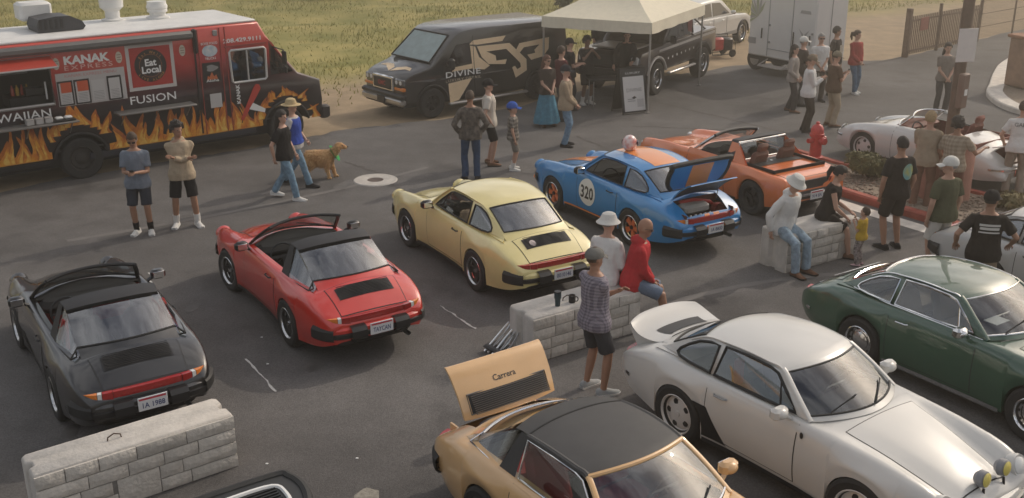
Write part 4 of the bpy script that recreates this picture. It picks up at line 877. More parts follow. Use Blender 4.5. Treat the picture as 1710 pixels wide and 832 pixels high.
# ---- white vintage open car at far right
t356 = dict(zc=[(-.97,.40),(-.93,.52),(-.8,.66),(-.5,.81),(-.1,.90),(.3,.93),(1.4,.91),(1.65,.91),(2.0,.83),(2.45,.70),(2.75,.56),(2.9,.45),(2.94,.38)],
  yh=[(-.97,.4),(-.5,.45),(.2,.56),(1.4,.56),(2,.42),(2.94,.36)], zh=[(-.97,.39),(-.93,.5),(-.8,.62),(-.5,.755),(-.1,.83),(.3,.88),(1.4,.885),(1.65,.875),(2.0,.79),(2.45,.655),(2.75,.53),(2.94,.37)],
  yf=[(-.97,.5),(-.5,.60),(0,.64),(1.4,.66),(2.1,.62),(2.94,.5)], zf=[(-.97,.38),(-.93,.48),(-.8,.60),(-.5,.72),(0,.80),(.5,.85),(1.4,.865),(1.9,.84),(2.2,.80),(2.5,.735),(2.75,.63),(2.88,.5),(2.94,.37)],
  yw=[(-.97,.58),(-.9,.66),(-.5,.77),(0,.81),(1,.80),(2.1,.81),(2.6,.75),(2.85,.66),(2.94,.56)], zw=[(-.97,.34),(-.5,.5),(0,.52),(2.1,.52),(2.94,.34)], zb=[(-.97,.27),(-.5,.22),(1,.2),(2.5,.21),(2.94,.26)], flare=[(-2,.2),(4,.2)])
IVO = paint('ivory_white_paint', (.6,.585,.55), var=.02)
RBR = mat('brown_red_leather', (.20,.06,.04), .6, var=.2)
r, B, sh, fn = sports_car('vintage_roadster', 'white vintage open roadster with brown red interior and raised rear lid', (9.1,20.05,124), IVO, tab=t356, ends=(-.97,2.94), axles=(0,2.1), roof='none', cock=(.12,1.50), dash_x=(1.40,1.60), two_seat=True, wheels='white', tail='none', bumper='slim', bumpermat=IVO, btrim=CHR, grille=False, lid_open=True, hood=(1.9,2.75), hoodw=(.46,.34), door=(.65,1.4,.27), handle=CHR, no_mirror=True, seatmat=RBR, trimmat=RBR, dashmat=RBR, arch=.33, plate=None, lampring=CHR, no_lamps=True, track=.69, wr=.325, rr=.215)
CW, EW = [(1.66,.91),(1.5,1.03),(1.36,1.14)], [(1.40,.58,.885),(1.27,.55,1.0),(1.17,.50,1.10)]
c, e = catmull([np.array(p) for p in CW], 4), catmull([np.array(p) for p in EW], 4)
MB().grid([rp(i) for i in range(9)]).build('windscreen', GLC, r, ang=0); MB().tube(rp(8)+[rp(i)[-1] for i in range(7,-1,-1)]+rp(0)[::-1]+[rp(i)[0] for i in range(1,8)], .016, 6, closed=True).build('windscreen_frame', CHR, r)
for sg in (1,-1):
    q = MB().lathe([(0,.04),(.06,.035),(.09,.0)], axis='X', n=18).build('headlight', CLR, r); q.location = (2.77, sg*.55, .60); q.rotation_euler = (0,-.5,0)
    MB().sphere((-.93,sg*.50,.47), (.03,.05,.03), 10, 6).build('tail_light', REDL, r)
    for yy in (sg*.30,): MB().box((-1.01,yy,.40), (.05,.06,.16), bev=.015).build('bumper_guard', CHR, r)
MB().box((-.74,0,.40), (.4,.8,.05)).build('engine_bay', mat('bay_red_brown', (.10,.03,.02), .6, var=.3), r); MB().box((-.72,0,.50), (.22,.4,.18), bev=.05).build('engine', mat('engine_brown', (.2,.12,.08), .5, var=.3), r)
hx = -.5; m = MB(); A = [[(x*.52, y*(.42-.1*x), .03*math.sin(PI*x)*(1-abs(y))) for y in np.linspace(-1,1,9)] for x in np.linspace(0,1,7)]; A2 = [[(q[0], q[1], q[2]-.018) for q in rw] for rw in A]
rim = lambda g: g[0]+[q[-1] for q in g[1:-1]]+g[-1][::-1]+[q[0] for q in g[-2:0:-1]]
m.grid(A); m.grid(A2); m.grid([rim(A), rim(A2)], False, True); ld = m.build('rear_lid', IVO, r); ld.location = (-.55,0,.80); ld.rotation_euler = (0,-R(165),0)
for k, (yy, zz_) in enumerate(((.1,.47),(.19,.47),(.1,.44),(.2,.44))): MB().box((-.965-.0*k,yy,zz_+.02), (.012,.05,.03)).build('badge_mark', GREYB, r)
# ---------------------------------------------------------------- people
def V3(*a): return Vector(a)
def ik(a, c, l1, l2, pole):
    d = c-a; L = min(d.length, (l1+l2)*.998); d = d.normalized() if d.length > 1e-6 else V3(0,0,-1); c2 = a+d*L
    x = (l1*l1-l2*l2+L*L)/(2*L); h = math.sqrt(max(l1*l1-x*x, 0)); p = pole-d*pole.dot(d); p = p.normalized() if p.length > 1e-6 else d.orthogonal().normalized()
    return a+d*x+p*h, c2
def rings(mb, L, n=14):      # L: (centre, ax, ay, rx, ry)
    rows = [[c+ax*(rx*math.cos(k*2*PI/n))+ay*(ry*math.sin(k*2*PI/n)) for k in range(n)] for c, ax, ay, rx, ry in L]
    b = len(mb.v); mb.grid(rows, False, True); mb.f += [tuple(b+k for k in range(n)), tuple(b+(len(L)-1)*n+k for k in range(n-1,-1,-1))]
def cap_tube(mb, pts, rs, n=10):
    a = (pts[0]-pts[1]).normalized(); z = (pts[-1]-pts[-2]).normalized()
    P = [pts[0]+a*rs[0]*.8]+list(pts)+[pts[-1]+z*rs[-1]*.8]; mb.tube(P, [rs[0]*.45]+list(rs)+[rs[-1]*.45], n)
def hand(mb, w, d, inn, s, curl=.55):
    """palm, four fingers of different length and a thumb; d along the forearm, inn towards the palm side"""
    d = d.normalized(); inn = (inn-d*inn.dot(d)); inn = inn.normalized() if inn.length > 1e-4 else d.orthogonal().normalized(); side = d.cross(inn)
    mb.tube([w-d*.02*s, w+d*.02*s, w+d*.06*s, w+d*.092*s], [(.024*s,.018*s),(.034*s,.016*s),(.041*s,.015*s),(.038*s,.012*s)], 8)
    for i, (o, l) in enumerate(((-.030,.066),(-.010,.078),(.010,.074),(.029,.058))):
        p = w+d*.086*s+side*o*s; pts = [p]; a = 0
        for k in range(3):
            a += curl*(.7 if k else .45); pts.append(pts[-1]+(d*math.cos(a)+inn*math.sin(a))*l*s*(.42,.33,.25)[k])
        mb.tube(pts, [.0095*s,.009*s,.008*s,.0055*s], 6)
    t = side*(-1); p = w+d*.03*s+t*.028*s; mb.tube([p, p+(t*.55+d*.75+inn*.3).normalized()*.034*s, p+(t*.55+d*.75+inn*.3).normalized()*.034*s+(d*.8+inn*.6).normalized()*.03*s], [.0125*s,.011*s,.007*s], 6)
def wrinkle(v, nr, amp, sc, seed):
    if not amp: return v
    o = np.empty(len(v))
    for i, q in enumerate(v): o[i] = noise.noise(Vector((q[0]*sc+seed, q[1]*sc, q[2]*sc*.6)))+.5*noise.noise(Vector((q[0]*sc*2.3, q[1]*sc*2.3+seed, q[2]*sc*1.6)))
    return v+nr*(o*amp)[:,None]
PN = [0]
def from_remesh(nm, mb, vox, m, parent, amp=0, sc=9, sm=3, extra=None):
    v, f, nr = remesh(mb, vox, sm); v = wrinkle(v, nr, amp, sc, PN[0]*3.7); out = MB(); out.v = [tuple(q) for q in v]; out.f = list(f)
    if extra: out.add(extra.v, extra.f)
    return out.build(nm, m, parent, fix=bool(extra), ang=0)
ARM = {'hang': (V3(.05,.235,-.09),)*2, 'phone': (V3(.29,.055,.20),)*2, 'front': (V3(.225,.035,-.01),)*2, 'pocket': (V3(.09,.215,.0),)*2, 'mouth': (V3(.23,.06,.47),)*2, 'chest': (V3(.27,.06,.30),)*2}
def person(label, loc, head, H=1.75, skin='light', top=('tee', None), bottom=('jeans', None), shoes=None, hat=None, hair=('short', None), arms='hang', feet=None, hz=None, lean=0, yaw=0, pitch=0, z=None, sleeve=None, fat=1.0, socks=None, glasses=False, child=False, group='people at the car meet', low=False, extras=()):
    PN[0] += 1; s = H/1.75; root = thing('person', label, 'person', (loc[0], loc[1], RZ if z is None else z), R(head), group)
    hs = 1.28 if child else 1.0
    hz = (.93 if hz is None else hz/s); P = V3(0,0,hz)*s; l = R(lean); up = V3(math.sin(l),0,math.cos(l)); fw = V3(math.cos(l),0,-math.sin(l)); Y = V3(0,1,0)
    if isinstance(arms, str):
        if arms == 'cross': at = [V3(.235,-.10,.295), V3(.20,.13,.265)]
        else: a = ARM[arms][0]; at = [V3(a.x, a.y, a.z), V3(a.x, -a.y, a.z)]
    else: at = [V3(*arms[0]), V3(*arms[1])]
    ft = [V3(*q)*s for q in (feet or ((0,.115,.085),(0,-.115,.085)))]
    toe = [V3(math.cos(a), math.sin(a), 0) for a in ((.22,-.22) if not feet or len(feet[0]) < 4 else (feet[0][3], feet[1][3]))]
    sh, el, wr, hp, kn, an, wd = [], [], [], [], [], [], []
    for i, sg in enumerate((1,-1)):
        S_ = P+up*.446*s+Y*sg*.172*s*(1+.25*(fat-1)); t = P+fw*at[i].x*s*(.5+.5*fat)+Y*at[i].y*s+up*at[i].z*s
        e_, w_ = ik(S_, t, .295*s, .265*s, V3(-.55, sg*.75, -.55) if at[i].z < .08 or arms == 'mouth' else V3(-.45, sg*.42, -1.0)); sh.append(S_); el.append(e_); wr.append(w_)
        h_ = P+Y*sg*.092*s-up*.02*s; k_, a_ = ik(h_, V3(ft[i].x, ft[i].y, ft[i].z), .43*s, .42*s, V3(1, sg*.12, .1)); hp.append(h_); kn.append(k_); an.append(a_)
    nb = P+up*.545*s; hl = R(lean*.35+pitch); hu = V3(math.sin(hl),0,math.cos(hl))
    Hc = nb+(up*.5+hu*.5).normalized()*.135*s+hu*.03*s*hs; HM = Matrix.Translation(Hc) @ Matrix.Rotation(R(yaw), 4, 'Z') @ Matrix.Rotation(hl, 4, 'Y'); k = s*hs
    hp3 = lambda x, y, z_: HM @ V3(x*k, y*k, z_*k)
    def torso(t0, t1, inf, loose=0):
        T = [(-.10,.105,.150),(-.02,.115,.163),(.08,.108,.150),(.18,.108,.147),(.28,.118,.160),(.38,.122,.172),(.45,.108,.172),(.50,.085,.140),(.54,.06,.075)]
        tt = [t0]+[q[0] for q in T if t0+.01 < q[0] < t1-.01]+[t1]; L = []
        for t in tt:
            rx = float(np.interp(t, [q[0] for q in T], [q[1] for q in T])); ry = float(np.interp(t, [q[0] for q in T], [q[2] for q in T])); ff = 1+(fat-1)*max(0, 1-abs(t-.12)/.35)
            g = inf+loose*max(0,(.42-t)); hem = (.036*min(1,max(0,(.16-t)/.2)) if loose else 0); rx = rx*ff+g+hem*.7; ry = ry*(1+(ff-1)*.6)+g+hem; L.append((P+up*t*s+fw*(.012+.02*(ff-1))*s, fw, Y, rx*s, ry*s))
        return L
    # body, one continuous surface
    b = MB(); rings(b, torso(-.10, .54, 0)); cap_tube(b, [nb-up*.03*s, nb+up*.06*s, Hc-hu*.04*s], [.062*s,.054*s,.052*s])
    for i, sg in enumerate((1,-1)):
        cap_tube(b, [sh[i], (sh[i]+el[i])/2, el[i], el[i]*.55+wr[i]*.45, wr[i]], [.050*s,.045*s,.040*s,.038*s,.026*s]); cap_tube(b, [hp[i], hp[i]*.5+kn[i]*.5, kn[i], kn[i]*.65+an[i]*.35, an[i]], [.088*s,.074*s,.056*s,.056*s,.037*s])
        b.tube([wr[i], wr[i]+(wr[i]-el[i]).normalized()*.05*s], [.026*s,.028*s], 8)
        b.tube([an[i]-toe[i]*.05*s-V3(0,0,.03*s), an[i]+toe[i]*.07*s-V3(0,0,.045*s), an[i]+toe[i]*.16*s-V3(0,0,.06*s)], [(.035*s,.04*s),(.038*s,.03*s),(.03*s,.018*s)], 8)
    hb = MB(); hb.sphere((0,0,.01), (.098,.077,.112), 16, 12); hb.sphere((.028,0,-.062), (.068,.056,.066), 12, 8); hb.sphere((.062,0,-.093), (.03,.03,.025), 10, 6)
    hb.tube([(.085,0,.012),(.106,0,-.022),(.085,0,-.036)], [.010,.017,.012], 6)
    for sg in (1,-1): hb.sphere((-.005,sg*.079,-.018), (.022,.012,.032), 8, 6)
    b.add([HM @ (Vector(q)*k) for q in hb.v], hb.f)
    ex = MB()
    for i, sg in enumerate((1,-1)): hand(ex, wr[i], wr[i]-el[i], V3(0,-sg,0)+fw*.0 if at[i].z < .05 else (-fw*.5-up*.6), s)
    body = from_remesh('body', b, (.0125 if not low else .015)*s, SKIN[skin], root, sm=2, extra=ex)
    # face
    e_m = mat('eye_dark', (.02,.015,.012), .3); 
    if glasses:
        m = MB()
        for sg in (1,-1): m.add([hp3(*q) for q in ((.099,sg*.008,.014),(.088,sg*.062,.012),(.086,sg*.058,-.022),(.101,sg*.012,-.022),(.104,sg*.008,.014),(.093,sg*.062,.012),(.091,sg*.058,-.022),(.106,sg*.012,-.022))], [(0,1,2,3),(4,7,6,5),(0,4,5,1),(1,5,6,2),(2,6,7,3),(3,7,4,0)]); m.tube([hp3(.09,sg*.062,.008), hp3(0,sg*.082,.0)], .003*k, 5)
        m.build('sunglasses', BLK, body, smooth=False)
    else:
        for sg in (1,-1): m = MB().sphere((0,0,0), (.008*k,.013*k,.009*k), 8, 6).build('eye', e_m, body); m.location = hp3(.086,sg*.032,-.002); m.rotation_euler = (0,0,R(yaw))
    m = MB(); m.tube([hp3(.088,-.022,-.066), hp3(.096,0,-.066), hp3(.088,.022,-.066)], .005*k, 5); m.build('mouth', mat('lip', (.27,.10,.08), .5), body)
    # hair
    if hair and hair[0] != 'bald':
        hm_ = mat('hair_'+hair[1], {'dark': (.018,.013,.010), 'brown': (.06,.035,.02), 'blond': (.36,.25,.13), 'grey': (.25,.24,.23), 'auburn': (.11,.04,.022)}[hair[1]], .7, var=.4, vs=60, bump=.5, bs=90)
        m = MB(); q = MB().sphere((0,0,0), 1, 22, 16); th = {'short': .018, 'long': .022, 'curly': .036, 'buzz': .009, 'tail': .02}[hair[0]]*(.25 if hat else 1)
        for v in q.v:
            x, y, zz = v; line = .34 if x > .45 else (-.05 if x > -.1 else -.55); on = zz > line or (hair[0] == 'long' and x < .1)
            r = th*(1+.5*noise.noise(Vector(v)*4+Vector((PN[0],0,0)))*(2 if hair[0] == 'curly' else 1)) if on else -.02
            m.v.append(tuple(hp3(x*(.098+r)-.004, y*(.077+r), .01+zz*(.112+r))))
        m.f = q.f
        if hair[0] == 'long': m.tube([hp3(-.05,0,.03), hp3(-.085,0,-.08), hp3(-.095,0,-.20), hp3(-.085,0,-.33)], [(.07*k,.055*k),(.095*k,.05*k),(.10*k,.04*k),(.05*k,.02*k)], 10)
        if hair[0] == 'tail': m.tube([hp3(-.09,0,.05), hp3(-.15,0,.04), hp3(-.165,0,-.06), hp3(-.14,0,-.17)], [.03*k,.045*k,.04*k,.012*k], 8)
        m.build('hair', hm_, body)
    # clothes
    lo = 1 if not low else 1.15; tt, tc = top; M_ = tc
    if tt:
        m = MB(); rings(m, torso(-.115 if tt != 'tucked' else .0, .515, .017, .035 if tt != 'tank' else .02))
        fr = {'tee': .72, 'tucked': .72, 'long': 2, 'hoodie': 2, 'tank': .12, 'polo': .8}[tt] if sleeve is None else sleeve
        for i in range(2):
            g = .016 if fr < 1.5 else .013
            if fr <= 1: m.tube([sh[i]+(P+up*.45*s-sh[i])*.25, sh[i], sh[i]*(1-fr)+el[i]*fr], [(.052+g)*s,(.053+g)*s,(.052+g)*s], 10)
            else: d = (wr[i]-el[i]); m.tube([sh[i]+(P+up*.45*s-sh[i])*.25, sh[i], sh[i]*.5+el[i]*.5, el[i], el[i]+d*.5, el[i]+d*.98], [(.052+g)*s,(.053+g)*s,(.050+g)*s,(.046+g)*s,(.042+g)*s,(.030+g)*s], 10)
        for i in range(2): m.sphere(sh[i]-up*.004*s, (.0665 if tt != 'tank' else .058)*s, 10, 8)
        if tt == 'hoodie': m.sphere(nb-fw*.055*s-up*.015*s, (.085*s,.11*s,.06*s), 12, 8); m.tube([nb+fw*.07*s-up*.035*s, nb-fw*.0*s+Y*.085*s, nb-fw*.08*s+up*.02*s, nb-Y*.085*s], .03*s, 8, closed=True)
        from_remesh('shirt' if tt != 'hoodie' else 'hoodie', m, .0135*s*lo, tc, root, .011*s, 9/s)
    bt, bc = bottom; fr = {'jeans': 2, 'pants': 2, 'shorts': .93, 'skirt': 0, 'shortshort': .7, 'short_pants': 1.45}[bt]
    if bt == 'skirt':
        m = MB(); rows = []
        for j in range(12):
            t = j/11; zz = P.z+.06*s-(P.z+.06*s-.10*s)*t; rr = (.125+.20*t**.8)*s; rows.append([V3((rr*(1+.07*t*math.cos(9*a+PN[0])))*math.cos(a)*.88, rr*1.05*(1+.07*t*math.cos(9*a+PN[0]))*math.sin(a), zz) for a in np.linspace(0,2*PI,72,endpoint=False)])
        m.grid(rows, False, True); m.build('skirt', bc, root, ang=0)
    else:
        m = MB(); rings(m, torso(-.12, .055, .012)); g = .016 if bt != 'jeans' else .012
        for i in range(2):
            d = an[i]-kn[i]; h0 = hp[i]+V3(0,0,.02*s) 
            if fr <= 1: m.tube([h0, hp[i]*.5+kn[i]*.5, hp[i]*(1-fr)+kn[i]*fr], [(.078+g)*s,(.080+g)*s,(.078+g)*s], 12)
            elif fr < 1.5: m.tube([h0, hp[i]*.5+kn[i]*.5, kn[i], kn[i]+d*.45], [(.080+g)*s,(.077+g)*s,(.060+g)*s,(.055+g)*s], 12)
            else: m.tube([h0, hp[i]*.5+kn[i]*.5, kn[i], kn[i]+d*.5, kn[i]+d*1.0-V3(0,0,.02*s)], [(.080+g)*s,(.077+g)*s,(.060+g)*s,(.056+g)*s,(.056+g)*s], 12)
        from_remesh({'jeans': 'jeans', 'pants': 'trousers', 'short_pants': 'trousers'}.get(bt, 'shorts'), m, .0135*s*lo, bc, root, .011*s, 8/s)
    if shoes:
        for i in range(2):
            t = toe[i]; n_ = V3(-t.y, t.x, 0); a = an[i]; f0 = a.z-.085*s; m = MB(); u = V3(0,0,1); A = V3(a.x, a.y, f0)
            tilt = V3(0,0,0)
            secs = [(-.085,.030,.075,.012),(-.07,.040,.088,.0),(.0,.041,.10,.0),(.06,.046,.078,.0),(.12,.050,.055,.0),(.17,.046,.044,.0),(.20,.028,.034,.006)]; rows = []
            for x, w, h, z0 in secs: rows.append([A+t*x*s+n_*y*s+u*zz*s for y, zz in ((-w*.95,z0),(-w*1.03,z0+.022),(-w*.9,h*.65),(-w*.45,h),(w*.45,h),(w*.9,h*.65),(w*1.03,z0+.022),(w*.95,z0))])
            b0 = 0; m.grid(rows, False, True); m.f += [tuple(range(8)), tuple(6*8+q for q in range(7,-1,-1))]
            q = m.build('shoe', shoes, root, ang=50)
            m = MB(); rows = [[A+t*x*s+n_*y*s+u*zz*s for y, zz in ((-w*1.06,max(z0-.004,-.0)),(-w*1.1,z0+.026),(w*1.1,z0+.026),(w*1.06,max(z0-.004,0)))] for x, w, h, z0 in secs]
            m.grid(rows, False, True); m.f += [(0,1,2,3),(27,26,25,24)]; m.build('sole', WHT if shoes in (WHS, GRS_) else BLK, q, ang=50)
            if socks: MB().tube([an[i]-V3(0,0,.02*s), an[i]+(kn[i]-an[i])*.32], [.047*s,.055*s], 10).build('sock', socks, root)
    if hat:
        ht, hc = hat; m = MB(); K = lambda p: hp3(*p)
        if ht in ('cap', 'flatcap'):
            top_ = [[K((.113*math.cos(a)*math.cos(t)*1.03-.005, .095*math.sin(a)*math.cos(t), .030+.108*math.sin(t)*(1.0 if ht == 'cap' else .85))) for a in np.linspace(0,2*PI,24,endpoint=False)] for t in np.linspace(-.22, PI/2, 9)]; m.grid(top_, False, True)
            L = .088 if ht == 'cap' else .05
            br = [[K((.085+(L+.02)*u*(1-.35*abs(v)**2), .082*v*(1-.15*u), .028-.022*u-.022*v*v+dz)) for v in np.linspace(-1,1,9)] for u in (0,.5,1) for dz in (0,)]
            m2 = MB(); m2.grid(br); m2.grid([[(q[0], q[1], q[2]-.006*k) for q in rw] for rw in br]); h_ = m.build('cap', hc, body); m2.build('brim', hc if ht == 'flatcap' or hc != CAPW else CAPW, h_)
        else:
            dome = {'bucket': .105, 'straw': .125}[ht]; bw = {'bucket': .155, 'straw': .185}[ht]; dz = {'bucket': -.028, 'straw': -.002}[ht]
            pr = [(0,dome+.02),(.05,dome+.018),(.082,dome),(.102,dome*.55),(.110,.035),(.125,.028+dz*.3),(bw,.018+dz),(bw-.004,.012+dz),(.12,.02+dz*.3),(.10,.02)]
            rows = [[K((r*1.1*math.cos(a)-.004, r*.97*math.sin(a), zz+.02)) for a in np.linspace(0,2*PI,28,endpoint=False)] for r, zz in pr]; m.grid(rows, False, True); m.build('hat', hc, body)
    return root, dict(P=P, up=up, fw=fw, sh=sh, el=el, wr=wr, kn=kn, an=an, nb=nb, HM=HM, s=s, body=body, torso=torso)
WHS = cloth('white_shoe', (.66,.64,.6), .05); GRS_ = cloth('grey_shoe', (.36,.37,.37)); BLS = cloth('black_shoe', (.02,.02,.022)); BRS = cloth('brown_sandal', (.17,.09,.055)); PKS = cloth('pink_shoe', (.6,.4,.42))
CAPW = cloth('white_cap', (.66,.64,.59), .04); C = cloth
black = C('black', (.014,.013,.014)); jeansL = C('light_denim', (.17,.27,.36), .3, 16); jeansM = C('mid_denim', (.085,.15,.235), .3, 16); jeansD = C('dark_denim', (.025,.045,.085), .25, 14); white = C('white', (.68,.66,.63), .05); navyS = C('charcoal_navy', (.033,.038,.05))
def phone(d, i=0):
    p = d['wr'][i]+(d['wr'][i]-d['el'][i]).normalized()*.09*d['s']; q = MB().box((0,0,0), (.012,.075,.15), bev=.004).build('phone_prop', BLK, None); return p
def world(root, p): return Matrix.Translation(root.location) @ Matrix.Rotation(root.rotation_euler.z, 4, 'Z') @ p
def held(nm, label, cat, root, p, build, rz=0, tilt=0):
    w = world(root, p); t = thing(nm, label, cat, tuple(w), root.rotation_euler.z+rz); t.rotation_euler.y = tilt; build(t); return t
def phone_b(t): MB().box((0,0,0), (.010,.074,.15), bev=.004).build('case', BLK, t); MB().box((-.006,0,0), (.002,.066,.138)).build('screen', mat('phone_glass', (.05,.06,.08), .1), t)
r, d = person('man in grey blue tee and navy shorts looking down at a phone', (-6.24,16.99), -82, 1.76, 'tan', ('tee', C('grey_blue', (.17,.195,.235))), ('shorts', navyS), WHS, None, ('buzz','brown'), 'phone', pitch=24, socks=black, glasses=True)
held('smartphone', 'small dark phone held by the man in the grey blue tee', 'phone', r, (d['wr'][0]+d['wr'][1])/2+V3(.06,0,.03), phone_b, 0, .9)
person('man in tan hoodie and black shorts standing with his arms crossed', (-5.62,17.38), -72, 1.82, 'tan', ('hoodie', C('tan_hoodie', (.42,.335,.235))), ('shorts', black), WHS, None, ('curly','dark'), 'cross', [(.05,.17,.085,.3),(-.02,-.17,.085,-.25)], yaw=28, socks=white)
person('woman in black tee and light jeans walking with long dark hair', (-4.2,18.95), -12, 1.68, 'light', ('tee', black), ('jeans', jeansL), WHS, None, ('long','dark'), [(.13,.23,-.06),(-.10,-.235,-.05)], [(-.30,.09,.12,0),(.24,-.09,.085,0)], hz=.88)
r, d = person('person in straw hat and blue vest walking beside the dog', (-4.18,19.80), -8, 1.70, 'light', ('tee', C('pale_shirt', (.5,.47,.45))), ('jeans', jeansL), BLS, ('straw', C('straw', (.52,.40,.22), .15, 40)), ('short','brown'), [(.18,.2,.0),(-.03,-.23,-.06)], [(-.28,.09,.12,0),(.30,-.09,.085,0)], hz=.88)
q = MB(); rings(q, d['torso'](-.02, .49, .03, .035)); from_remesh('vest', q, .014, C('royal_blue', (.035,.075,.36)), r, .01)
CAMO = C('mottled_jacket', (.035,.028,.024)); CAMO = mat('mottled_jacket', (.02,.017,.015), .85, col2=(.17,.14,.115), vs=13, bump=.3)
person('person in dark mottled jacket and blue jeans seen from behind near the yellow car', (-.80,20.15), 95, 1.78, 'tan', ('long', CAMO), ('jeans', C('deep_denim', (.03,.062,.125), .25, 14)), BLS, None, ('buzz','brown'), 'pocket', yaw=-20)
person('man in black cap, cream tee and black shorts turned to the right', (-.47,21.3), 2, 1.78, 'light', ('tee', C('cream', (.56,.51,.44), .05)), ('shorts', black), BRS, ('cap', black), ('short','dark'), [(.02,.22,-.05),(.05,-.2,-.02)], [(.0,.13,.085,.15),(.05,-.13,.085,0)])
person('boy in blue cap, plaid shirt and grey shorts', (.02,20.9), 4, 1.36, 'light', ('tee', checker_cloth('brown_plaid', (.30,.27,.23), (.07,.06,.055), 13, .5)), ('shorts', C('khaki_grey', (.20,.18,.155))), WHS, ('cap', C('blue_cap', (.035,.10,.40))), ('short','brown'), 'hang', socks=white, child=True)
person('woman in brown tee and long teal skirt with hands clasped', (.84,24.8), -62, 1.67, 'light', ('tee', C('dark_brown_tee', (.05,.036,.03))), ('skirt', C('teal_skirt', (.075,.215,.30), .25, 12)), BRS, None, ('long','auburn'), 'front', yaw=15, glasses=True)
person('man in maroon shirt behind the woman in the teal skirt', (1.2,25.35), 30, 1.80, 'light', ('long', C('maroon', (.095,.022,.024))), ('pants', C('brown_grey', (.12,.10,.09))), BLS, None, ('short','brown'), 'front', fat=1.15)
person('man in black cap and black shirt behind the man in tan shirt', (1.46,26.6), 10, 1.80, 'light', ('tee', black), ('pants', C('charcoal', (.03,.03,.033))), BLS, ('cap', black), ('short','dark'), 'phone')
person('man in tan shirt and blue jeans with dark cap facing the tent', (1.18,22.85), -8, 1.78, 'light', ('long', C('tan_shirt', (.36,.275,.19))), ('jeans', C('washed_denim', (.15,.24,.34), .3, 16)), BLS, ('cap', C('dark_navy_cap', (.02,.022,.03))), ('short','grey'), 'front', fat=1.08)
person('person in black tee and black shorts with raised hands beside the tent', (1.95,27.3), -60, 1.74, 'dark', ('tee', black), ('shorts', black), WHS, None, ('curly','dark'), 'mouth', yaw=10, socks=white, fat=1.1)
person('bearded man in black hoodie standing behind the sign under the tent', (3.05,28.0), -95, 1.82, 'light', ('hoodie', black), ('pants', black), BLS, None, ('short','brown'), [(.25,.15,.10),(.18,-.32,-.02)], lean=10)
person('person in grey cap beyond the pickup bonnet', (2.55,30.9), -80, 1.75, 'light', ('tee', black), ('pants', black), BLS, ('cap', C('grey_cap', (.18,.18,.18))), ('short','dark'), 'front')
# the right-hand group
person('woman in grey blouse with long dark hair holding a red cup', (7.02,26.25), -25, 1.66, 'light', ('long', C('grey_blouse', (.34,.30,.27))), ('pants', C('charcoal_trousers', (.06,.055,.055))), BRS, None, ('long','dark'), [(.14,.2,-.02),(.16,-.2,.0)], [(-.08,.11,.085,.1),(.1,-.11,.085,-.1)])
person('man in white cap and dark vest behind the woman in grey', (7.42,26.95), 5, 1.76, 'light', ('tee', C('dark_brown_vest', (.055,.042,.036))), ('pants', C('grey_trousers', (.10,.095,.09))), BLS, ('cap', CAPW), ('short','grey'), 'chest')
r, d = person('man in white sweatshirt and brown black trousers with a cap', (6.83,24.1), -5, 1.78, 'light', ('long', white), ('pants', C('brown_black', (.045,.034,.026))), BLS, ('cap', C('khaki_cap', (.22,.17,.12))), ('short','brown'), 'chest', pitch=18, fat=1.08)
person('man in white polo shirt with glasses facing the camera', (8.02,27.5), -88, 1.76, 'light', ('polo', white), ('pants', C('brown_grey_trousers', (.09,.075,.065))), BLS, None, ('buzz','grey'), 'front', glasses=True)
r, d = person('man in dark tee with pale chest print in front of the trailer', (8.65,28.3), -40, 1.82, 'tan', ('tee', C('dark_grey_tee', (.05,.043,.038))), ('pants', C('brown_trousers', (.12,.09,.07))), BLS, None, ('short','dark'), 'hang', yaw=35)
MB().grid([[V3(.165,y,zz) for y in (-.10,-.02,.10)] for zz in (1.16,1.26,1.36)]).build('chest_print', mat('cream_print', (.5,.44,.36), .8), r)
r, d = person('man in olive cap and brown shirt holding up a phone', (7.57,24.65), 15, 1.76, 'light', ('tee', C('brown_shirt', (.115,.07,.045))), ('pants', C('khaki', (.40,.32,.23))), BRS, ('cap', C('olive_cap', (.2,.17,.12))), ('short','brown'), 'chest', pitch=15, fat=1.1)
held('smartphone', 'dark phone held by the man in the brown shirt', 'phone', r, (d['wr'][0]+d['wr'][1])/2+V3(.07,0,.04), phone_b, 0, .4)
person('woman in red sweater and blue jeans standing apart on the road', (9.28,28.55), -62, 1.68, 'light', ('long', C('red_sweater', (.36,.055,.05))), ('jeans', jeansM), WHS, None, ('tail','brown'), 'front', [(.02,.10,.085,.1),(.16,-.05,.085,-.2)], yaw=25)
person('person in grey top behind the lamp post on the road', (10.75,26.1), -92, 1.72, 'light', ('tee', C('grey_brown_top', (.22,.19,.165))), ('pants', C('dark_grey_trousers', (.075,.07,.068))), WHS, None, ('long','dark'), 'front')
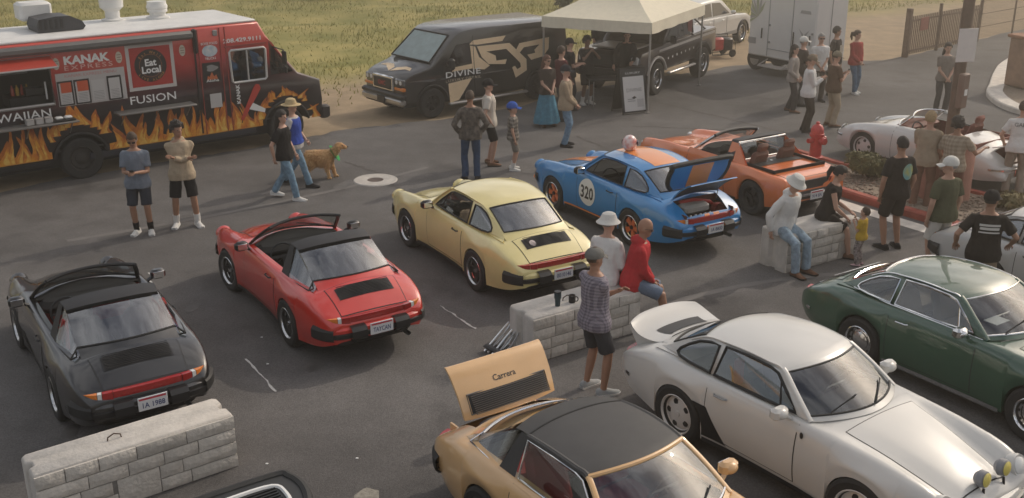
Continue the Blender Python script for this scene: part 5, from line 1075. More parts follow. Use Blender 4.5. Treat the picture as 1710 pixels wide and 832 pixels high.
# around the pedestal
person('older man with light hair and beige shirt beside the pedestal', (7.32,18.1), 62, 1.78, 'light', ('tee', C('beige_shirt', (.34,.265,.19))), ('pants', C('rust_brown', (.2,.11,.075))), BRS, None, ('short','blond'), 'front', yaw=-20, fat=1.1)
person('man with dark curly hair and checked shirt leaning an arm on the pedestal', (7.68,17.8), 58, 1.74, 'tan', ('tee', checker_cloth('beige_check', (.40,.33,.25), (.27,.215,.16), 14)), ('shorts', C('rust_shorts', (.16,.075,.055))), BRS, None, ('curly','dark'), [(.25,.2,.0),(.30,-.42,.26)], fat=1.08)
r, d = person('man in white tee with GAME print leaning over the white roadster', (9.35,18.95), 68, 1.76, 'light', ('tee', white), ('pants', C('beige_grey', (.3,.25,.2))), BRS, None, ('short','brown'), [(.24,.24,.05),(.34,-.2,.18)], lean=12)
text('shirt_print', 'GAME', .10, mat('grey_print', (.16,.15,.15), .8), r, lambda u, v: tuple(d['P']+d['up']*(.36+v)-d['fw']*(.158+.0*abs(u))+V3(0,-u,0)), bold=.015)
r, d = person('person in black tee with bright round back print beyond the green car', (6.1,16.05), 105, 1.84, 'tan', ('tee', C('faded_black', (.025,.02,.018))), ('shorts', C('faded_black2', (.03,.025,.022))), BLS, None, ('buzz','dark'), 'hang', fat=1.15)
m = MB(); cc = d['P']+d['up']*.37-d['fw']*.0
def backp(y, zz): 
    return d['P']+d['up']*(.34+zz)+V3(-.172*math.sqrt(max(.05,1-(y/.215)**2))-.0,y,0)
m.grid([[backp(.0+.10*q*math.cos(a)-.05, .13*q*math.sin(a)) for q in (0,.5,1)] for a in np.linspace(0,2*PI,25)])
m.build('back_print', mat('blue_yellow_print', (.11,.36,.43), .7, col2=(.50,.44,.05), vs=7, det=1), r, ang=0)
r, d = person('man in olive green tee and white cap beyond the green car', (6.42,14.95), 112, 1.80, 'light', ('tee', C('olive_tee', (.085,.088,.05))), ('shorts', C('white_shorts', (.6,.57,.52), .05)), WHS, ('cap', CAPW), ('short','grey'), 'hang', yaw=58, fat=1.12)
r, d = person('man in black cap and black tee with white back print at right', (6.32,13.3), 75, 1.78, 'tan', ('tee', C('washed_black', (.022,.018,.016))), ('shorts', C('tan_shorts', (.32,.24,.17))), BLS, ('cap', black), ('short','dark'), [(.1,.34,.05),(.16,-.34,.06)], yaw=-35, fat=1.15)
for k, (zz, w, h) in enumerate(((.40,.26,.030),(.35,.24,.035),(.305,.26,.02))):
    text('back_print', ('CLASSIC','MOTORS','SERVICE')[k], h*1.5, WHT, r, lambda u, v, zz=zz: tuple(d['P']+d['up']*(zz+v)+V3(-.178*math.sqrt(max(.2,1-(u/.26)**2)),-u,0)), bold=.02, width=w) if False else MB().grid([[d['P']+d['up']*(zz+dz*h)+V3(-.180*math.sqrt(max(.2,1-(u/.27)**2)),u,0) for u in np.linspace(-w/2,w/2,9)] for dz in (0,1)]).build('back_print', mat('white_shirt_print', (.6,.57,.53), .8), r)
# foreground standing man
person('man in checked shirt, flat cap and dark shorts standing by the middle block', (.93,11.12), 32, 1.80, 'tan', ('tee', checker_cloth('purple_check', (.30,.27,.30), (.13,.115,.145), 26, .55)), ('shorts', C('slate_shorts', (.055,.055,.06))), GRS_, ('flatcap', C('grey_flat_cap', (.17,.165,.15))), ('buzz','brown'), 'cross', [(.02,.13,.085,.1),(.06,-.14,.085,-.3)], fat=1.06, sleeve=.95)
# seated
ST = RZ+.61
person('person in white bucket hat and white shirt sitting on the middle concrete block', (1.22,13.12), 55, 1.76, 'light', ('long', white), ('jeans', C('grey_denim', (.19,.22,.25))), BRS, ('bucket', CAPW), ('short','grey'), [(.25,.10,.02),(.25,-.10,.02)], [(.46,.12,.085,.1),(.46,-.12,.085,-.1)], hz=.70, lean=8, yaw=-22)
person('bald man in red hoodie and sunglasses sitting on the end of the middle block', (1.58,13.0), -2, 1.78, 'tan', ('hoodie', C('bright_red', (.46,.035,.04))), ('shorts', C('blue_grey_shorts', (.155,.195,.26))), BRS, None, None, [(.28,.05,.02),(.28,-.05,.02)], [(.46,.14,.085,.15),(.44,-.14,.085,-.15)], hz=.70, lean=12, yaw=-10, glasses=True, pitch=8)
person('person in white hat, white top and light jeans sitting on the right block', (4.10,15.22), -52, 1.76, 'light', ('hoodie', white), ('jeans', C('pale_denim', (.26,.335,.40), .3, 14)), BRS, ('bucket', CAPW), ('short','grey'), [(.02,.26,-.06),(.02,-.26,-.06)], [(.42,.12,.085,.1),(.42,-.13,.085,-.1)], hz=.70, lean=14, pitch=22)
person('woman in black top with dark ponytail sitting at the far end of the right block', (4.92,15.82), -18, 1.66, 'light', ('tank', C('washed_black2', (.024,.02,.018))), ('shorts', C('black_skirt', (.025,.02,.018))), BRS, None, ('tail','dark'), [(.38,.12,.12),(.34,-.10,.06)], [(.46,.12,.085,.1),(.44,-.12,.085,-.1)], hz=.69, lean=14, pitch=14)
person('toddler in yellow top and patterned trousers in front of the seated woman', (5.36,15.28), 140, .92, 'light', ('tee', C('mustard_yellow', (.52,.33,.035))), ('pants', mat('patterned_cloth', (.03,.025,.03), .9, col2=(.5,.42,.4), vs=30)), PKS, None, ('buzz','brown'), [(.22,.12,.36),(.24,-.10,.40)], child=True, pitch=-14)
person('dark haired person sitting in the cab of the food truck', (-5.85,23.35), 38.5, 1.75, 'dark', ('tee', C('driver_blue', (.03,.04,.06))), ('pants', black), None, None, ('short','dark'), 'phone', [(.45,.12,.085),(.45,-.12,.085)], hz=.70, z=.72, low=True)
# golden retriever
FUR = mat('golden_fur', (.55,.26,.085), .85, col2=(.72,.45,.2), vs=9, bump=1.0, bs=45, sheen=.3)
dg_ = thing('dog', 'golden retriever with a green ruffled bandana walking beside the couple', 'dog', (-3.80,20.35,RZ), R(2)); dg_.scale = (.84,.84,.84)
m = MB(); X = V3(1,0,0)
rings(m, [(V3(-.36,0,.50), V3(0,0,1), V3(0,1,0), .12, .11),(V3(-.30,0,.50), V3(0,0,1), V3(0,1,0), .18, .155),(V3(-.12,0,.50), V3(0,0,1), V3(0,1,0), .19, .165),(V3(.06,0,.48), V3(0,0,1), V3(0,1,0), .21, .175),(V3(.22,0,.49), V3(0,0,1), V3(0,1,0), .21, .17),(V3(.32,0,.53), V3(0,0,1), V3(0,1,0), .12, .10)])
cap_tube(m, [V3(.24,0,.56), V3(.36,0,.66), V3(.43,0,.72)], [.125,.10,.085])
m.sphere((.47,0,.78), (.105,.085,.085), 14, 10); m.tube([(.52,0,.77),(.62,0,.745),(.655,0,.74)], [(.058,.055),(.045,.042),(.03,.03)], 10)
for sg in (1,-1):
    cap_tube(m, [V3(.22,sg*.09,.44), V3(.22+.05*sg,sg*.09,.24), V3(.25+.06*sg,sg*.09,.08), V3(.25+.07*sg,sg*.09,.03)], [.08,.05,.036,.034]); m.tube([(.23+.07*sg,sg*.09,.03),(.33+.07*sg,sg*.09,.022)], [(.04,.03),(.032,.02)], 8)
    cap_tube(m, [V3(-.28,sg*.085,.46), V3(-.20-.04*sg,sg*.09,.32), V3(-.37-.05*sg,sg*.09,.19), V3(-.35-.05*sg,sg*.09,.04)], [.115,.075,.042,.036]); m.tube([(-.37-.05*sg,sg*.09,.03),(-.27-.05*sg,sg*.09,.022)], [(.04,.03),(.032,.02)], 8)
    m.sphere((.44,sg*.085,.755), (.04,.02,.075), 10, 8)
m.tube([(-.38,0,.54),(-.48,0,.52),(-.60,0,.42),(-.68,0,.36),(-.74,0,.35)], [.045,.065,.08,.06,.02], 10)
v, f, nr = remesh(m, .014, 3); vv = wrinkle(v, nr, .012, 26, 1); vv = wrinkle(vv, nr, .008, 60, 2)
o = MB(); o.v = [tuple(q) for q in vv]; o.f = f; db = o.build('body', FUR, dg_, fix=False, ang=0)
vi = RNG.integers(0, len(vv), 5200); q0 = vv[vi]; nn = nr[vi]; fd_ = nn*.35+np.array([-.55,0,-.75])+RNG.normal(0,.22,(len(vi),3)); fd_ /= np.linalg.norm(fd_, axis=1)[:,None]; sd = np.cross(fd_, nn); sd /= np.linalg.norm(sd, axis=1)[:,None]+1e-6
ln = RNG.uniform(.03,.075,len(vi))[:,None]*np.where((q0[:,2:3] < .2) | (q0[:,0:1] > .5), .35, 1); hv = np.stack([q0-sd*.007, q0+sd*.007, q0+fd_*ln+nn*.012], 1).reshape(-1,3); fo = link('fur', np_mesh('fur', hv, np.arange(len(hv)).reshape(-1,3), FUR, False), db); fo['kind'] = 'stuff'
MB().sphere((.662,0,.755), (.02,.022,.016), 8, 6).build('nose', BLK, db)
for sg in (1,-1): MB().sphere((.545,sg*.05,.80), .012, 8, 6).build('eye', BLK, db)
m = MB(); GBN = C('green_bandana', (.06,.42,.13))
for j in range(3): m.grid([[(.30+.028*j+.02*u+(.14+.045*u)*math.cos(a)*-.45, (.15+.045*u)*math.sin(a), .64-.035*j+(.14+.045*u)*math.cos(a)*.75+.02*math.sin(a*11+j)*u) for u in (0,.5,1)] for a in np.linspace(0,2*PI,49)])
m.build('bandana', GBN, db, ang=0)
# ---------------------------------------------------------------- trucks, vans, trailer
def arch_pts(cx, cz, r, z0, n=10):           # bottom outline going +x under a wheel arch
    a0 = math.asin(max(-1, min(1, (z0-cz)/r))); return [(cx-r*math.cos(a), cz+r*math.sin(a)) for a in np.linspace(a0, PI-a0, n)]
def inset(P, o):
    area = sum(P[i-1][0]*P[i][1]-P[i][0]*P[i-1][1] for i in range(len(P))); return seg_off(P, o if area > 0 else -o)
def slab(P, W, bev=.05, tumble=0, zt=0, holes_r=(), holes_l=(), nose=None):     # side outline (x,z) swept across the width with rounded shoulders
    yy = lambda s, z, x=-9: s*W*(1-tumble*max(0, z-zt))*(1-(nose[1]*max(0,(x-nose[0])/nose[2])**2 if nose else 0)); m = MB(); secs = [(-1,bev),(-.985 if bev else -1,bev*.35),(-1+bev/W*1.0,0),(1-bev/W*1.0,0),(.985,bev*.35),(1,bev)]
    rows = []
    for s, o in secs:
        Q = inset(P, o) if o else P; rows.append([(q[0], yy(s, q[1], q[0]), q[1]) for q in Q])
    m.grid(rows, False, True)
    for s, hs, k in ((-1, holes_r, 0), (1, holes_l, -1)): m.poly(rows[k], [[(x, yy(s, z, x), z) for x, z in h] for h in hs])
    return m, (lambda sg, x, z, off=0: (x, yy(sg, z, x)+sg*off, z))
def decal(nm, m, parent, mp, sg, pts, off=.004): return MB().poly([mp(sg, x, z, off) for x, z in pts]).build(nm, m, parent, smooth=False, fix=False)
def dtext(nm, s, size, m, parent, mp, sg, x0, z0, off=.005, **k):
    d = 1 if sg < 0 else -1; return text(nm, s, size, m, parent, lambda u, v: mp(sg, x0+d*u, z0+v, off), **k)
def rect(x0, z0, x1, z1): return [(x0,z0),(x1,z0),(x1,z1),(x0,z1)]
def wrap_mat(name, stops):                     # printed vinyl wrap, colour bands by height
    m = mat(name, (.5,.5,.5), .35, coat=.5); t = m.node_tree; b = t.nodes['Principled BSDF']; tc = t.nodes['Texture Coordinate']
    sp = t.nodes.new('ShaderNodeSeparateXYZ'); t.links.new(tc.outputs['Object'], sp.inputs[0]); n = t.nodes.new('ShaderNodeTexNoise'); n.inputs['Scale'].default_value = 1.3; n.inputs['Detail'].default_value = 5; t.links.new(tc.outputs['Object'], n.inputs['Vector'])
    a = t.nodes.new('ShaderNodeMath'); a.operation = 'MULTIPLY_ADD'; a.inputs[1].default_value = .35; t.links.new(n.outputs[0], a.inputs[0]); t.links.new(sp.outputs[2], a.inputs[2])
    d = t.nodes.new('ShaderNodeMath'); d.operation = 'DIVIDE'; d.inputs[1].default_value = 3.2; t.links.new(a.outputs[0], d.inputs[0])
    r = t.nodes.new('ShaderNodeValToRGB'); t.links.new(d.outputs[0], r.inputs[0]); E_ = r.color_ramp.elements
    while len(E_) < len(stops): E_.new(.5)
    for e_, (p, c_) in zip(E_, sorted(stops)): e_.position = p/3.2; e_.color = (*c_, 1)
    t.links.new(r.outputs[0], b.inputs['Base Color']); return m
# ---- food truck
TR = thing('food_truck', 'red and black step van food truck wrapped in printed flames', 'food truck', (-9.24,21.30,.01), R(38.5))
WR = wrap_mat('truck_wrap', [(1.0,(.010,.007,.008)),(1.55,(.016,.008,.010)),(1.85,(.075,.012,.016)),(2.25,(.42,.03,.025)),(2.8,(.58,.055,.035))])
SW_ = rect(-1.75,1.58,-.37,2.30); CW_ = [(3.30,1.56),(3.34,1.53),(4.06,1.53),(4.10,1.57),(4.11,2.18),(4.07,2.22),(3.32,2.22),(3.28,2.18)]; QW_ = [(4.20,1.60),(4.74,1.62),(4.28,2.30),(4.20,2.32)]
prof = [(-2.7,.50)]+arch_pts(0,.40,.52,.50)+[(1.6,.50)]+[(3.9,.50)]+arch_pts(4.5,.42,.54,.52)+[(5.40,.62),(5.44,.90),(5.40,1.36),(4.86,1.58),(4.16,2.46),(4.0,2.76),(2.5,2.76),(-2.7,2.76)]
m, tm = slab(prof, 1.12, .05, holes_r=(SW_, CW_, QW_)); m.build('body', WR, TR, ang=40)
WTR = mat('white_truck_roof', (.72,.71,.68), .6, var=.08, vs=3); AWN = mat('grey_awning', (.13,.125,.12), .6, var=.1)
MB().box((.62,0,2.79), (6.7,2.14,.06), bev=.02).build('roof', WTR, TR); mm = MB(); mm.prism([(2.5,2.765),(4.0,2.765),(4.14,2.50),(4.06,2.50)], -1.0, 1.0, lambda x, z, h: (x, h, z)); mm.build('roof_cap', paint('truck_red', (.45,.03,.025)), TR)
MB().box((-.10,-1.20,2.64), (5.2,.15,.17), bev=.05).build('awning_cassette', AWN, TR); MB().box((2.53,-1.19,2.50), (.07,.13,.50), bev=.02).build('awning_arm', BLK, TR)
MB().box((2.53,-1.135,1.55), (.03,.02,2.0)).build('panel_joint', BLK, TR)
MB().box((0.9,0,.40), (6.6,1.9,.24)).build('chassis', DRK, TR); MB().box((1.95,-1.10,.44), (3.6,.05,.14), bev=.02).build('skirt_rail', mat('blue_black_rail', (.02,.022,.03), .5), TR); MB().box((-1.6,-1.10,.44), (2.0,.05,.12), bev=.02).build('skirt_rail', BLK, TR)
for x in (0, 4.5):
    for sy in (-1,1): put_wheel(TR, x, sy*1.0, .42, 'truckdark', .42, .26, .25)
for sy in (-1,1): MB().tube([(q[0], sy*1.125, q[1]) for q in arch_pts(0,.40,.535,.5,16)], .03, 8).build('arch_trim', RUB, TR); MB().tube([(q[0], sy*1.125, q[1]) for q in arch_pts(4.5,.42,.555,.52,16)], .03, 8).build('arch_trim', RUB, TR)
mm = MB(); mm.box((5.52,0,.58), (.16,2.2,.22), bev=.04); mm.build('front_bumper', BLK, TR); MB().box((5.5,-1.02,.60), (.24,.2,.30), bev=.04).build('bumper_end', mat('dark_bumper', (.035,.03,.028), .5), TR)
for sy in (-1,1): q = MB().lathe([(0,.03),(.08,.02),(.10,0)], c=(5.43,sy*.75,1.1), axis='X', n=16).build('headlight', CLR, TR)
MB().box((5.43,0,1.08), (.03,1.1,.4), bev=.01).build('grille', BLK, TR)
MB().poly([(4.83,-.98,1.62),(4.83,.98,1.62),(4.21,.98,2.42),(4.21,-.98,2.42)]).build('windscreen', GLS, TR, smooth=False)
MB().poly([tm(-1,x,z,-.02) for x, z in CW_]).build('cab_window', GLC, TR, smooth=False); MB().tube([tm(-1,x,z,.006) for x, z in CW_], .026, 6, closed=True).build('window_frame', mat('silver_frame', (.6,.58,.55), .4, .4), TR); MB().tube([tm(-1,3.68,1.53,.0), tm(-1,3.68,2.22,.0)], .018, 6).build('window_divider', MATS['silver_frame'], TR)
MB().poly([tm(-1,x,z,-.015) for x, z in QW_]).build('quarter_window', GLS, TR, smooth=False)
for x in (2.62,3.10,3.22): MB().tube([tm(-1,x,.52,.008), tm(-1,x,2.72,.008)], .012, 5).build('door_edge', mat('red_edge', (.32,.05,.04), .4), TR)
MB().box((3.0,-1.14,2.62), (.10,.04,.12), bev=.01).build('marker_lamp', STEEL, TR)
MB().box((3.66,-1.135,2.31), (.95,.03,.03)).build('rain_gutter', mat('red_edge', (.32,.05,.04), .4), TR)
# mirror on the cab
mm = MB(); mm.tube([(4.3,-1.12,1.75),(4.42,-1.36,1.75),(4.42,-1.36,2.15),(4.3,-1.12,2.2)], .014, 6); mm.box((4.43,-1.37,1.98), (.05,.16,.3), bev=.015); mm.box((4.43,-1.37,1.72), (.05,.14,.14), bev=.015); mm.build('mirror', BLK, TR)
# kitchen behind the hatch and in the cab
for nm, b in (('kitchen_wall', ((-1.0,.9,1.9),(3.2,.05,1.6))),('bulkhead', ((2.6,0,1.6),(.04,2.1,2.2))),('kitchen_floor', ((.9,0,.62),(6.6,2.1,.04))),('kitchen_end', ((.35,0,1.8),(.04,2.0,1.9)))): MB().box(*b).build(nm, mat('kitchen_grey', (.055,.052,.048), .6), TR)
MB().box((-.75,-.55,1.62), (.7,.5,.22), bev=.02).build('griddle', BLK, TR); MB().box((-1.30,.4,1.95), (.3,.05,.5)).build('yellow_order_board', mat('yellow_board', (.45,.40,.07), .6), TR); MB().box((-.46,-1.0,1.83), (.03,.02,.34)).build('price_card', WHT, TR)
MB().box((-1.05,.55,1.98), (1.3,.3,.03)).build('kitchen_shelf', STEEL, TR)
for k in range(6): MB().box((-1.6+k*.2,.5,2.06+.02*(k%3)), (.13,.14,.13+.04*(k%3)), bev=.01).build('storage_tub', (WHT, STEEL, mat('tub_red', (.35,.05,.03), .5))[k%3], TR)
for k in range(4): MB().lathe([(0,0),(.035,0),(.035,.13),(.015,.17),(.015,.20),(0,.20)], c=(-.98+k*.09,-.62,1.73), n=10).build('sauce_bottle', mat('sauce_%s' % ('red','amber')[k%2], ((.4,.04,.02),(.5,.3,.03))[k%2], .4), TR)
MB().box((-.62,-.70,1.80), (.34,.24,.16), bev=.02).build('till', BLK, TR)
MB().tube([tm(-1,x,z,.012) for x, z in SW_], .035, 6, closed=True).build('hatch_frame', mat('hatch_silver', (.42,.40,.38), .4, .5), TR)
fl = MB(); fl.prism([(-1.12,2.47),(-1.56,2.33),(-1.565,2.36),(-1.12,2.505)], -1.80, -.33, lambda y, z, h: (h, y, z)); fl.build('hatch_awning', paint('awning_red', (.46,.05,.03)), TR, smooth=False)
MB().tube([(-1.80,-1.12,2.49),(-.33,-1.12,2.49),(-.33,-1.565,2.345),(-1.80,-1.565,2.345)], .02, 6, closed=True).build('awning_frame', MATS['hatch_silver'], TR)
text('awning_print', 'TASTY BITES', .15, WHT, TR, lambda u, v: (-1.05+u, -1.50+.35*v/.15*.45, 2.362+.13*v/.15*.45+.012), bold=.03)
SHF = mat('shelf_steel', (.30,.29,.28), .4, .7)
for x0, x1 in ((-1.9,-.05),(.72,2.33)):
    q = MB().box(((x0+x1)/2,-1.30,1.25), (x1-x0,.36,.035), bev=.008).build('serving_shelf', SHF, TR)
    for x in (x0+.12, x1-.12, (x0+x1)/2): MB().tube([(x,-1.13,.98),(x,-1.42,1.23)], .012, 5).build('shelf_bracket', SHF, q)
sx = lambda x, dy=0: tuple(Matrix.Translation(TR.location) @ Matrix.Rotation(TR.rotation_euler.z, 4, 'Z') @ V3(x, -1.30+dy, 1.27))
for k in range(3):
    t = thing('condiment_box', ('white condiment box at the left of the serving shelf','middle white condiment box on the serving shelf','white condiment box beside the black tray on the shelf')[k], 'box', sx(-.92+k*.17), R(38.5), 'white condiment boxes on the food truck shelf')
    MB().box((0,0,.05), (.14,.15,.10), bev=.01).build('tub', mat('pale_plastic', (.42,.40,.38), .5), t); MB().box((0,0,.105), (.145,.155,.014), bev=.004).build('lid', mat('pale_plastic2', (.36,.34,.33), .5), t)
t = thing('food_tray', 'black tray with white food cartons on the serving shelf', 'tray', sx(-.30), R(38.5)); MB().box((0,0,.02), (.42,.26,.03), bev=.01).build('tray', BLK, t)
for x in (-.08,.09): MB().box((x,0,.06), (.14,.12,.05), bev=.015).build('carton', WHT, t)
# printed matter
S_ = -1; OFF = .0045
SILV = mat('silver_print', (.52,.49,.46), .5); 
dtext('sign_lettering', 'KANAK', .215, WHT, TR, tm, S_, .345, 2.30, OFF, bold=.045, width=.88); dtext('sign_lettering', 'EXPRESS', .125, mat('pink_print', (.66,.42,.38), .5), TR, tm, S_, .36, 2.185, OFF, sp=1.25, bold=.004, width=.93)
for x in (-.24,.965,2.27): 
    o = [(x+.065*math.cos(a), 2.33+.115*math.sin(a)) for a in np.linspace(0,2*PI,18,endpoint=False)]; q = decal('oval_emblem', mat('pale_emblem', (.55,.50,.40), .5), TR, tm, S_, o, OFF)
    for dz in (-.05,0,.05): decal('emblem_line', mat('emblem_brown', (.25,.16,.11), .6), q, tm, S_, rect(x-.04,2.325+dz,x+.04,2.34+dz), OFF+.003)
rv = MB().lathe([(0,.004),(.012,.002),(.013,-.002)], axis='Y', n=6).mesh('rivet', mat('rivet_dark', (.12,.05,.045), .5))
for k in range(22):
    for z in (2.52,): q = link('rivet', rv, TR); q.location = (-1.7+k*.19,-1.122,z)
q = decal('menu_board', mat('menu_grey', (.46,.43,.41), .6), TR, tm, S_, rect(-.29,1.50,1.04,2.14), OFF)
dtext('menu_heading', 'KANAK EXPRESS MENU', .08, mat('menu_pink', (.55,.22,.2), .6), q, tm, S_, .38, 2.05, OFF+.003, width=1.0)
for i, (x0, x1, kind) in enumerate(((-.25,-.02,'r'),(.06,.30,'r'),(.36,.62,'g'),(.70,.92,'k'),(.96,1.03,'g'))):
    a = .008+.002*i; 
    if kind in 'rk': decal('menu_back', BLK, q, tm, S_, rect(x0-.03,1.51,x1+.03,1.99), a)
    sh_ = decal('menu_sheet', mat('menu_sheet_grey', (.5,.48,.46), .6), q, tm, S_, rect(x0,1.54,x1,1.95), a+.003)
    if kind == 'r': decal('menu_photo', mat('menu_orange', (.55,.09,.03), .5), q, tm, S_, rect(x0+.03,1.76,x1,1.96), a+.006)
    for k in range(6): decal('menu_line', mat('menu_ink', (.25,.24,.24), .6), q, tm, S_, rect(x0+.03,1.565+k*.03,x1-.03,1.573+k*.03), a+.006)
dtext('sign_lettering', 'FUSION', .225, WHT, TR, tm, S_, 1.55, 1.36, OFF, bold=.006, width=.95); dtext('sign_lettering', 'HAWAIIAN', .225, WHT, TR, tm, S_, -1.15, 1.345, OFF, bold=.006, width=1.36)
dtext('phone_number', '208.429.9111', .12, WHT, TR, tm, S_, 3.60, 2.385, OFF, bold=.03, width=.86)
q = decal('poster_frame', SILV, TR, tm, S_, rect(1.10,1.62,2.08,2.55), OFF); decal('poster_panel', mat('poster_red', (.40,.03,.025), .4), q, tm, S_, rect(1.17,1.69,2.01,2.48), OFF+.003)
ci = lambda r, n=36: [(1.58+r*math.cos(a), 2.10+r*math.sin(a)) for a in np.linspace(0,2*PI,n,endpoint=False)]
decal('poster_disc', BLK, q, tm, S_, ci(.33), OFF+.006); decal('poster_ring', mat('ring_orange', (.35,.12,.04), .5), q, tm, S_, ci(.235), OFF+.008); decal('poster_disc', BLK, q, tm, S_, ci(.225), OFF+.010)
dtext('poster_lettering', 'Eat', .19, WHT, q, tm, S_, 1.58, 2.10, OFF+.013, bold=.03); dtext('poster_lettering', 'Local', .19, WHT, q, tm, S_, 1.58, 1.955, OFF+.013, bold=.03)
def arctext(s, r, a0, a1, size, m, parent, flip=1):
    for i, ch in enumerate(s):
        if ch == ' ': continue
        a = a0+(a1-a0)*i/(len(s)-1); cx, cz = 1.58+r*math.cos(a), 2.10+r*math.sin(a); rot = a-PI/2 if flip > 0 else a+PI/2
        dtext('poster_letter', ch, size, m, parent, lambda sg, x, z, off: tm(sg, cx+x*math.cos(rot)-z*math.sin(rot), cz+x*math.sin(rot)+z*math.cos(rot), off), S_, 0, -.02 if flip > 0 else -.03, OFF+.013, bold=.01)
arctext('Eat Well', .265, R(140), R(40), .075, mat('orange_print', (.55,.25,.06), .5), q); arctext('LIVE ALOHA', .285, R(215), R(325), .07, MATS['orange_print'], q, -1)
# stickers on the slider bay
o = [(2.86+.17*math.cos(a), 2.26+.12*math.sin(a)) for a in np.linspace(0,2*PI,24,endpoint=False)]; q = decal('round_sticker', mat('sticker_blue', (.25,.42,.52), .5, col2=(.68,.66,.64), vs=9), TR, tm, S_, o, OFF)
dtext('sticker_lettering', 'BOISE FOOD', .075, WHT, q, tm, S_, 2.86, 2.39, OFF+.003, bold=.01, width=.36); dtext('sticker_lettering', 'TRUCKS', .07, WHT, q, tm, S_, 2.86, 2.08, OFF+.003, bold=.01, width=.24)
q = decal('black_sticker', BLK, TR, tm, S_, rect(2.66,1.60,3.05,2.02), OFF); o = [(2.86+.12*math.cos(a)*(1+.25*math.cos(3*a)), 1.90+.07*math.sin(a)) for a in np.linspace(0,2*PI,24,endpoint=False)]; decal('sticker_shape', mat('sticker_grey', (.25,.24,.23), .5), q, tm, S_, o, OFF+.003)
decal('sticker_flame', mat('sticker_orange', (.5,.12,.03), .5), q, tm, S_, [(2.74,1.66),(2.98,1.66),(2.95,1.76),(2.90,1.72),(2.86,1.82),(2.80,1.72),(2.76,1.75)], OFF+.003); dtext('sticker_lettering', 'Aloha', .08, WHT, q, tm, S_, 2.86, 1.615, OFF+.005, bold=.012, width=.28)
decal('blank_label', mat('pale_label', (.5,.48,.46), .5), TR, tm, S_, rect(2.76,1.06,3.02,1.36), OFF+.012)
dtext('sign_lettering', 'KANAK', .12, WHT, TR, lambda sg, x, z, off: tm(sg, 3.44-(z-0)*1.0, 1.08+x*1.0, off), S_, .2, 0, OFF+.010, bold=.03, width=.42)
q = decal('red_paddle', mat('paddle_red', (.5,.045,.03), .45), TR, tm, S_, [(3.40,.72),(3.47,.69),(3.93,1.34),(3.90,1.43),(3.82,1.45),(3.76,1.38)], OFF+.012); decal('white_flag', WHT, TR, tm, S_, [(3.62,.92),(3.72,1.05),(4.0,.88),(3.98,.80)], OFF+.014)
# flames
FL = [mat('flame_orange_red', (.30,.045,.008), .4, col2=(.70,.24,.02), vs=5, det=9), mat('flame_orange', (.55,.12,.012), .4, col2=(.78,.40,.04), vs=7, det=9), mat('flame_yellow', (.66,.27,.025), .4, col2=(.85,.62,.16), vs=8, det=9)]
def flame(x, z0, w, h, sway, n=9):
    L, Rr = [], []
    for i in range(n+1):
        t = i/n; c_ = x+sway*(t**1.5)+.06*h*math.sin(t*5+x*7); ww = w*(1-t)**.75*(1+.25*math.sin(t*8+x*5))*.5; L.append((c_-ww, z0+h*t)); Rr.append((c_+ww, z0+h*t))
    return L+Rr[-2::-1]
random.seed(12); xs_ = []; x = -2.5
while x < 5.35: xs_.append(x); x += random.uniform(.09,.16)
fm = [MB(), MB(), MB()]; idx = [0,0,0]
def ok(x, w): return all(abs(x-c_) > .50+w*.35 for c_ in ((0) if False else (0,4.5)))
for x in xs_:
    hh = random.choice([.35,.5,.62,.78])*random.uniform(.8,1.15)*(1 if x < 4 else .55); z0 = .52; w = random.uniform(.14,.32)
    for c_ in (0,4.5):
        if abs(x-c_) < .68: z0 = .44+math.sqrt(max(0,.66**2-(x-c_)**2)); z0 = max(z0, .52); hh *= .62; w *= .8
    sw = random.uniform(-.16,.20)
    for k, (fw_, fh) in enumerate(((1,1),(.66,.74),(.36,.5))):
        if k == 2 and random.random() < .25: continue
        P_ = flame(x+random.uniform(-.02,.02), z0+.004*k, w*fw_, hh*fh, sw*fh); idx[k] += 1
        o = decal('flame', FL[k], TR, tm, S_, P_, .003+.0011*k+.00009*(idx[k] % 11))
for a, b in ((-2.65,-.56),(.56,3.92)): decal('flame_base', FL[1], TR, tm, S_, [(a,.51)]+[(a+(b-a)*t, .53+.11+.07*vnoise(t*14,3)) for t in np.linspace(0,1,40)]+[(b,.51)], .0026)
# roof fans and cooler
mm = MB(); mm.lathe([(0,0),(.24,0),(.24,.03),(.15,.05),(.15,.2),(.24,.28),(.25,.50),(.22,.50),(0,.44)], c=(1.55,.70,2.82), n=24); mm.build('roof_vent', WTR, TR)
mm = MB(); mm.lathe([(0,0),(.25,0),(.25,.03),(.17,.06),(.17,.12),(.21,.14),(.21,.18),(.2,.2),(.22,.22),(.22,.27),(.2,.30),(.2,.36),(0,.38)], c=(2.42,.42,2.82), n=24); mm.build('roof_vent', WTR, TR)
mm = MB(); mm.lathe([(0,0),(.2,0),(.13,.04),(.13,.18)], c=(-.05,.62,2.82), n=20); mm.box((-.05,.62,3.16), (.62,.5,.36), bev=.05); mm.build('roof_vent', WTR, TR)
mm = MB(); mm.prism([(-.25,.0),(-.28,.12),(-.22,.25),(.1,.29),(.38,.28),(.60,.17),(.66,.06),(.6,.0)], -.32, .36, lambda x, z, h: (x, h, 2.83+z)); mm.build('roof_cooler', mat('cooler_black', (.04,.04,.045), .5), TR)
mm = MB()
for k in range(5): mm.box((-.20+k*.10,-.325,2.98), (.05,.02,.2))
mm.build('cooler_grille', BLK, TR)
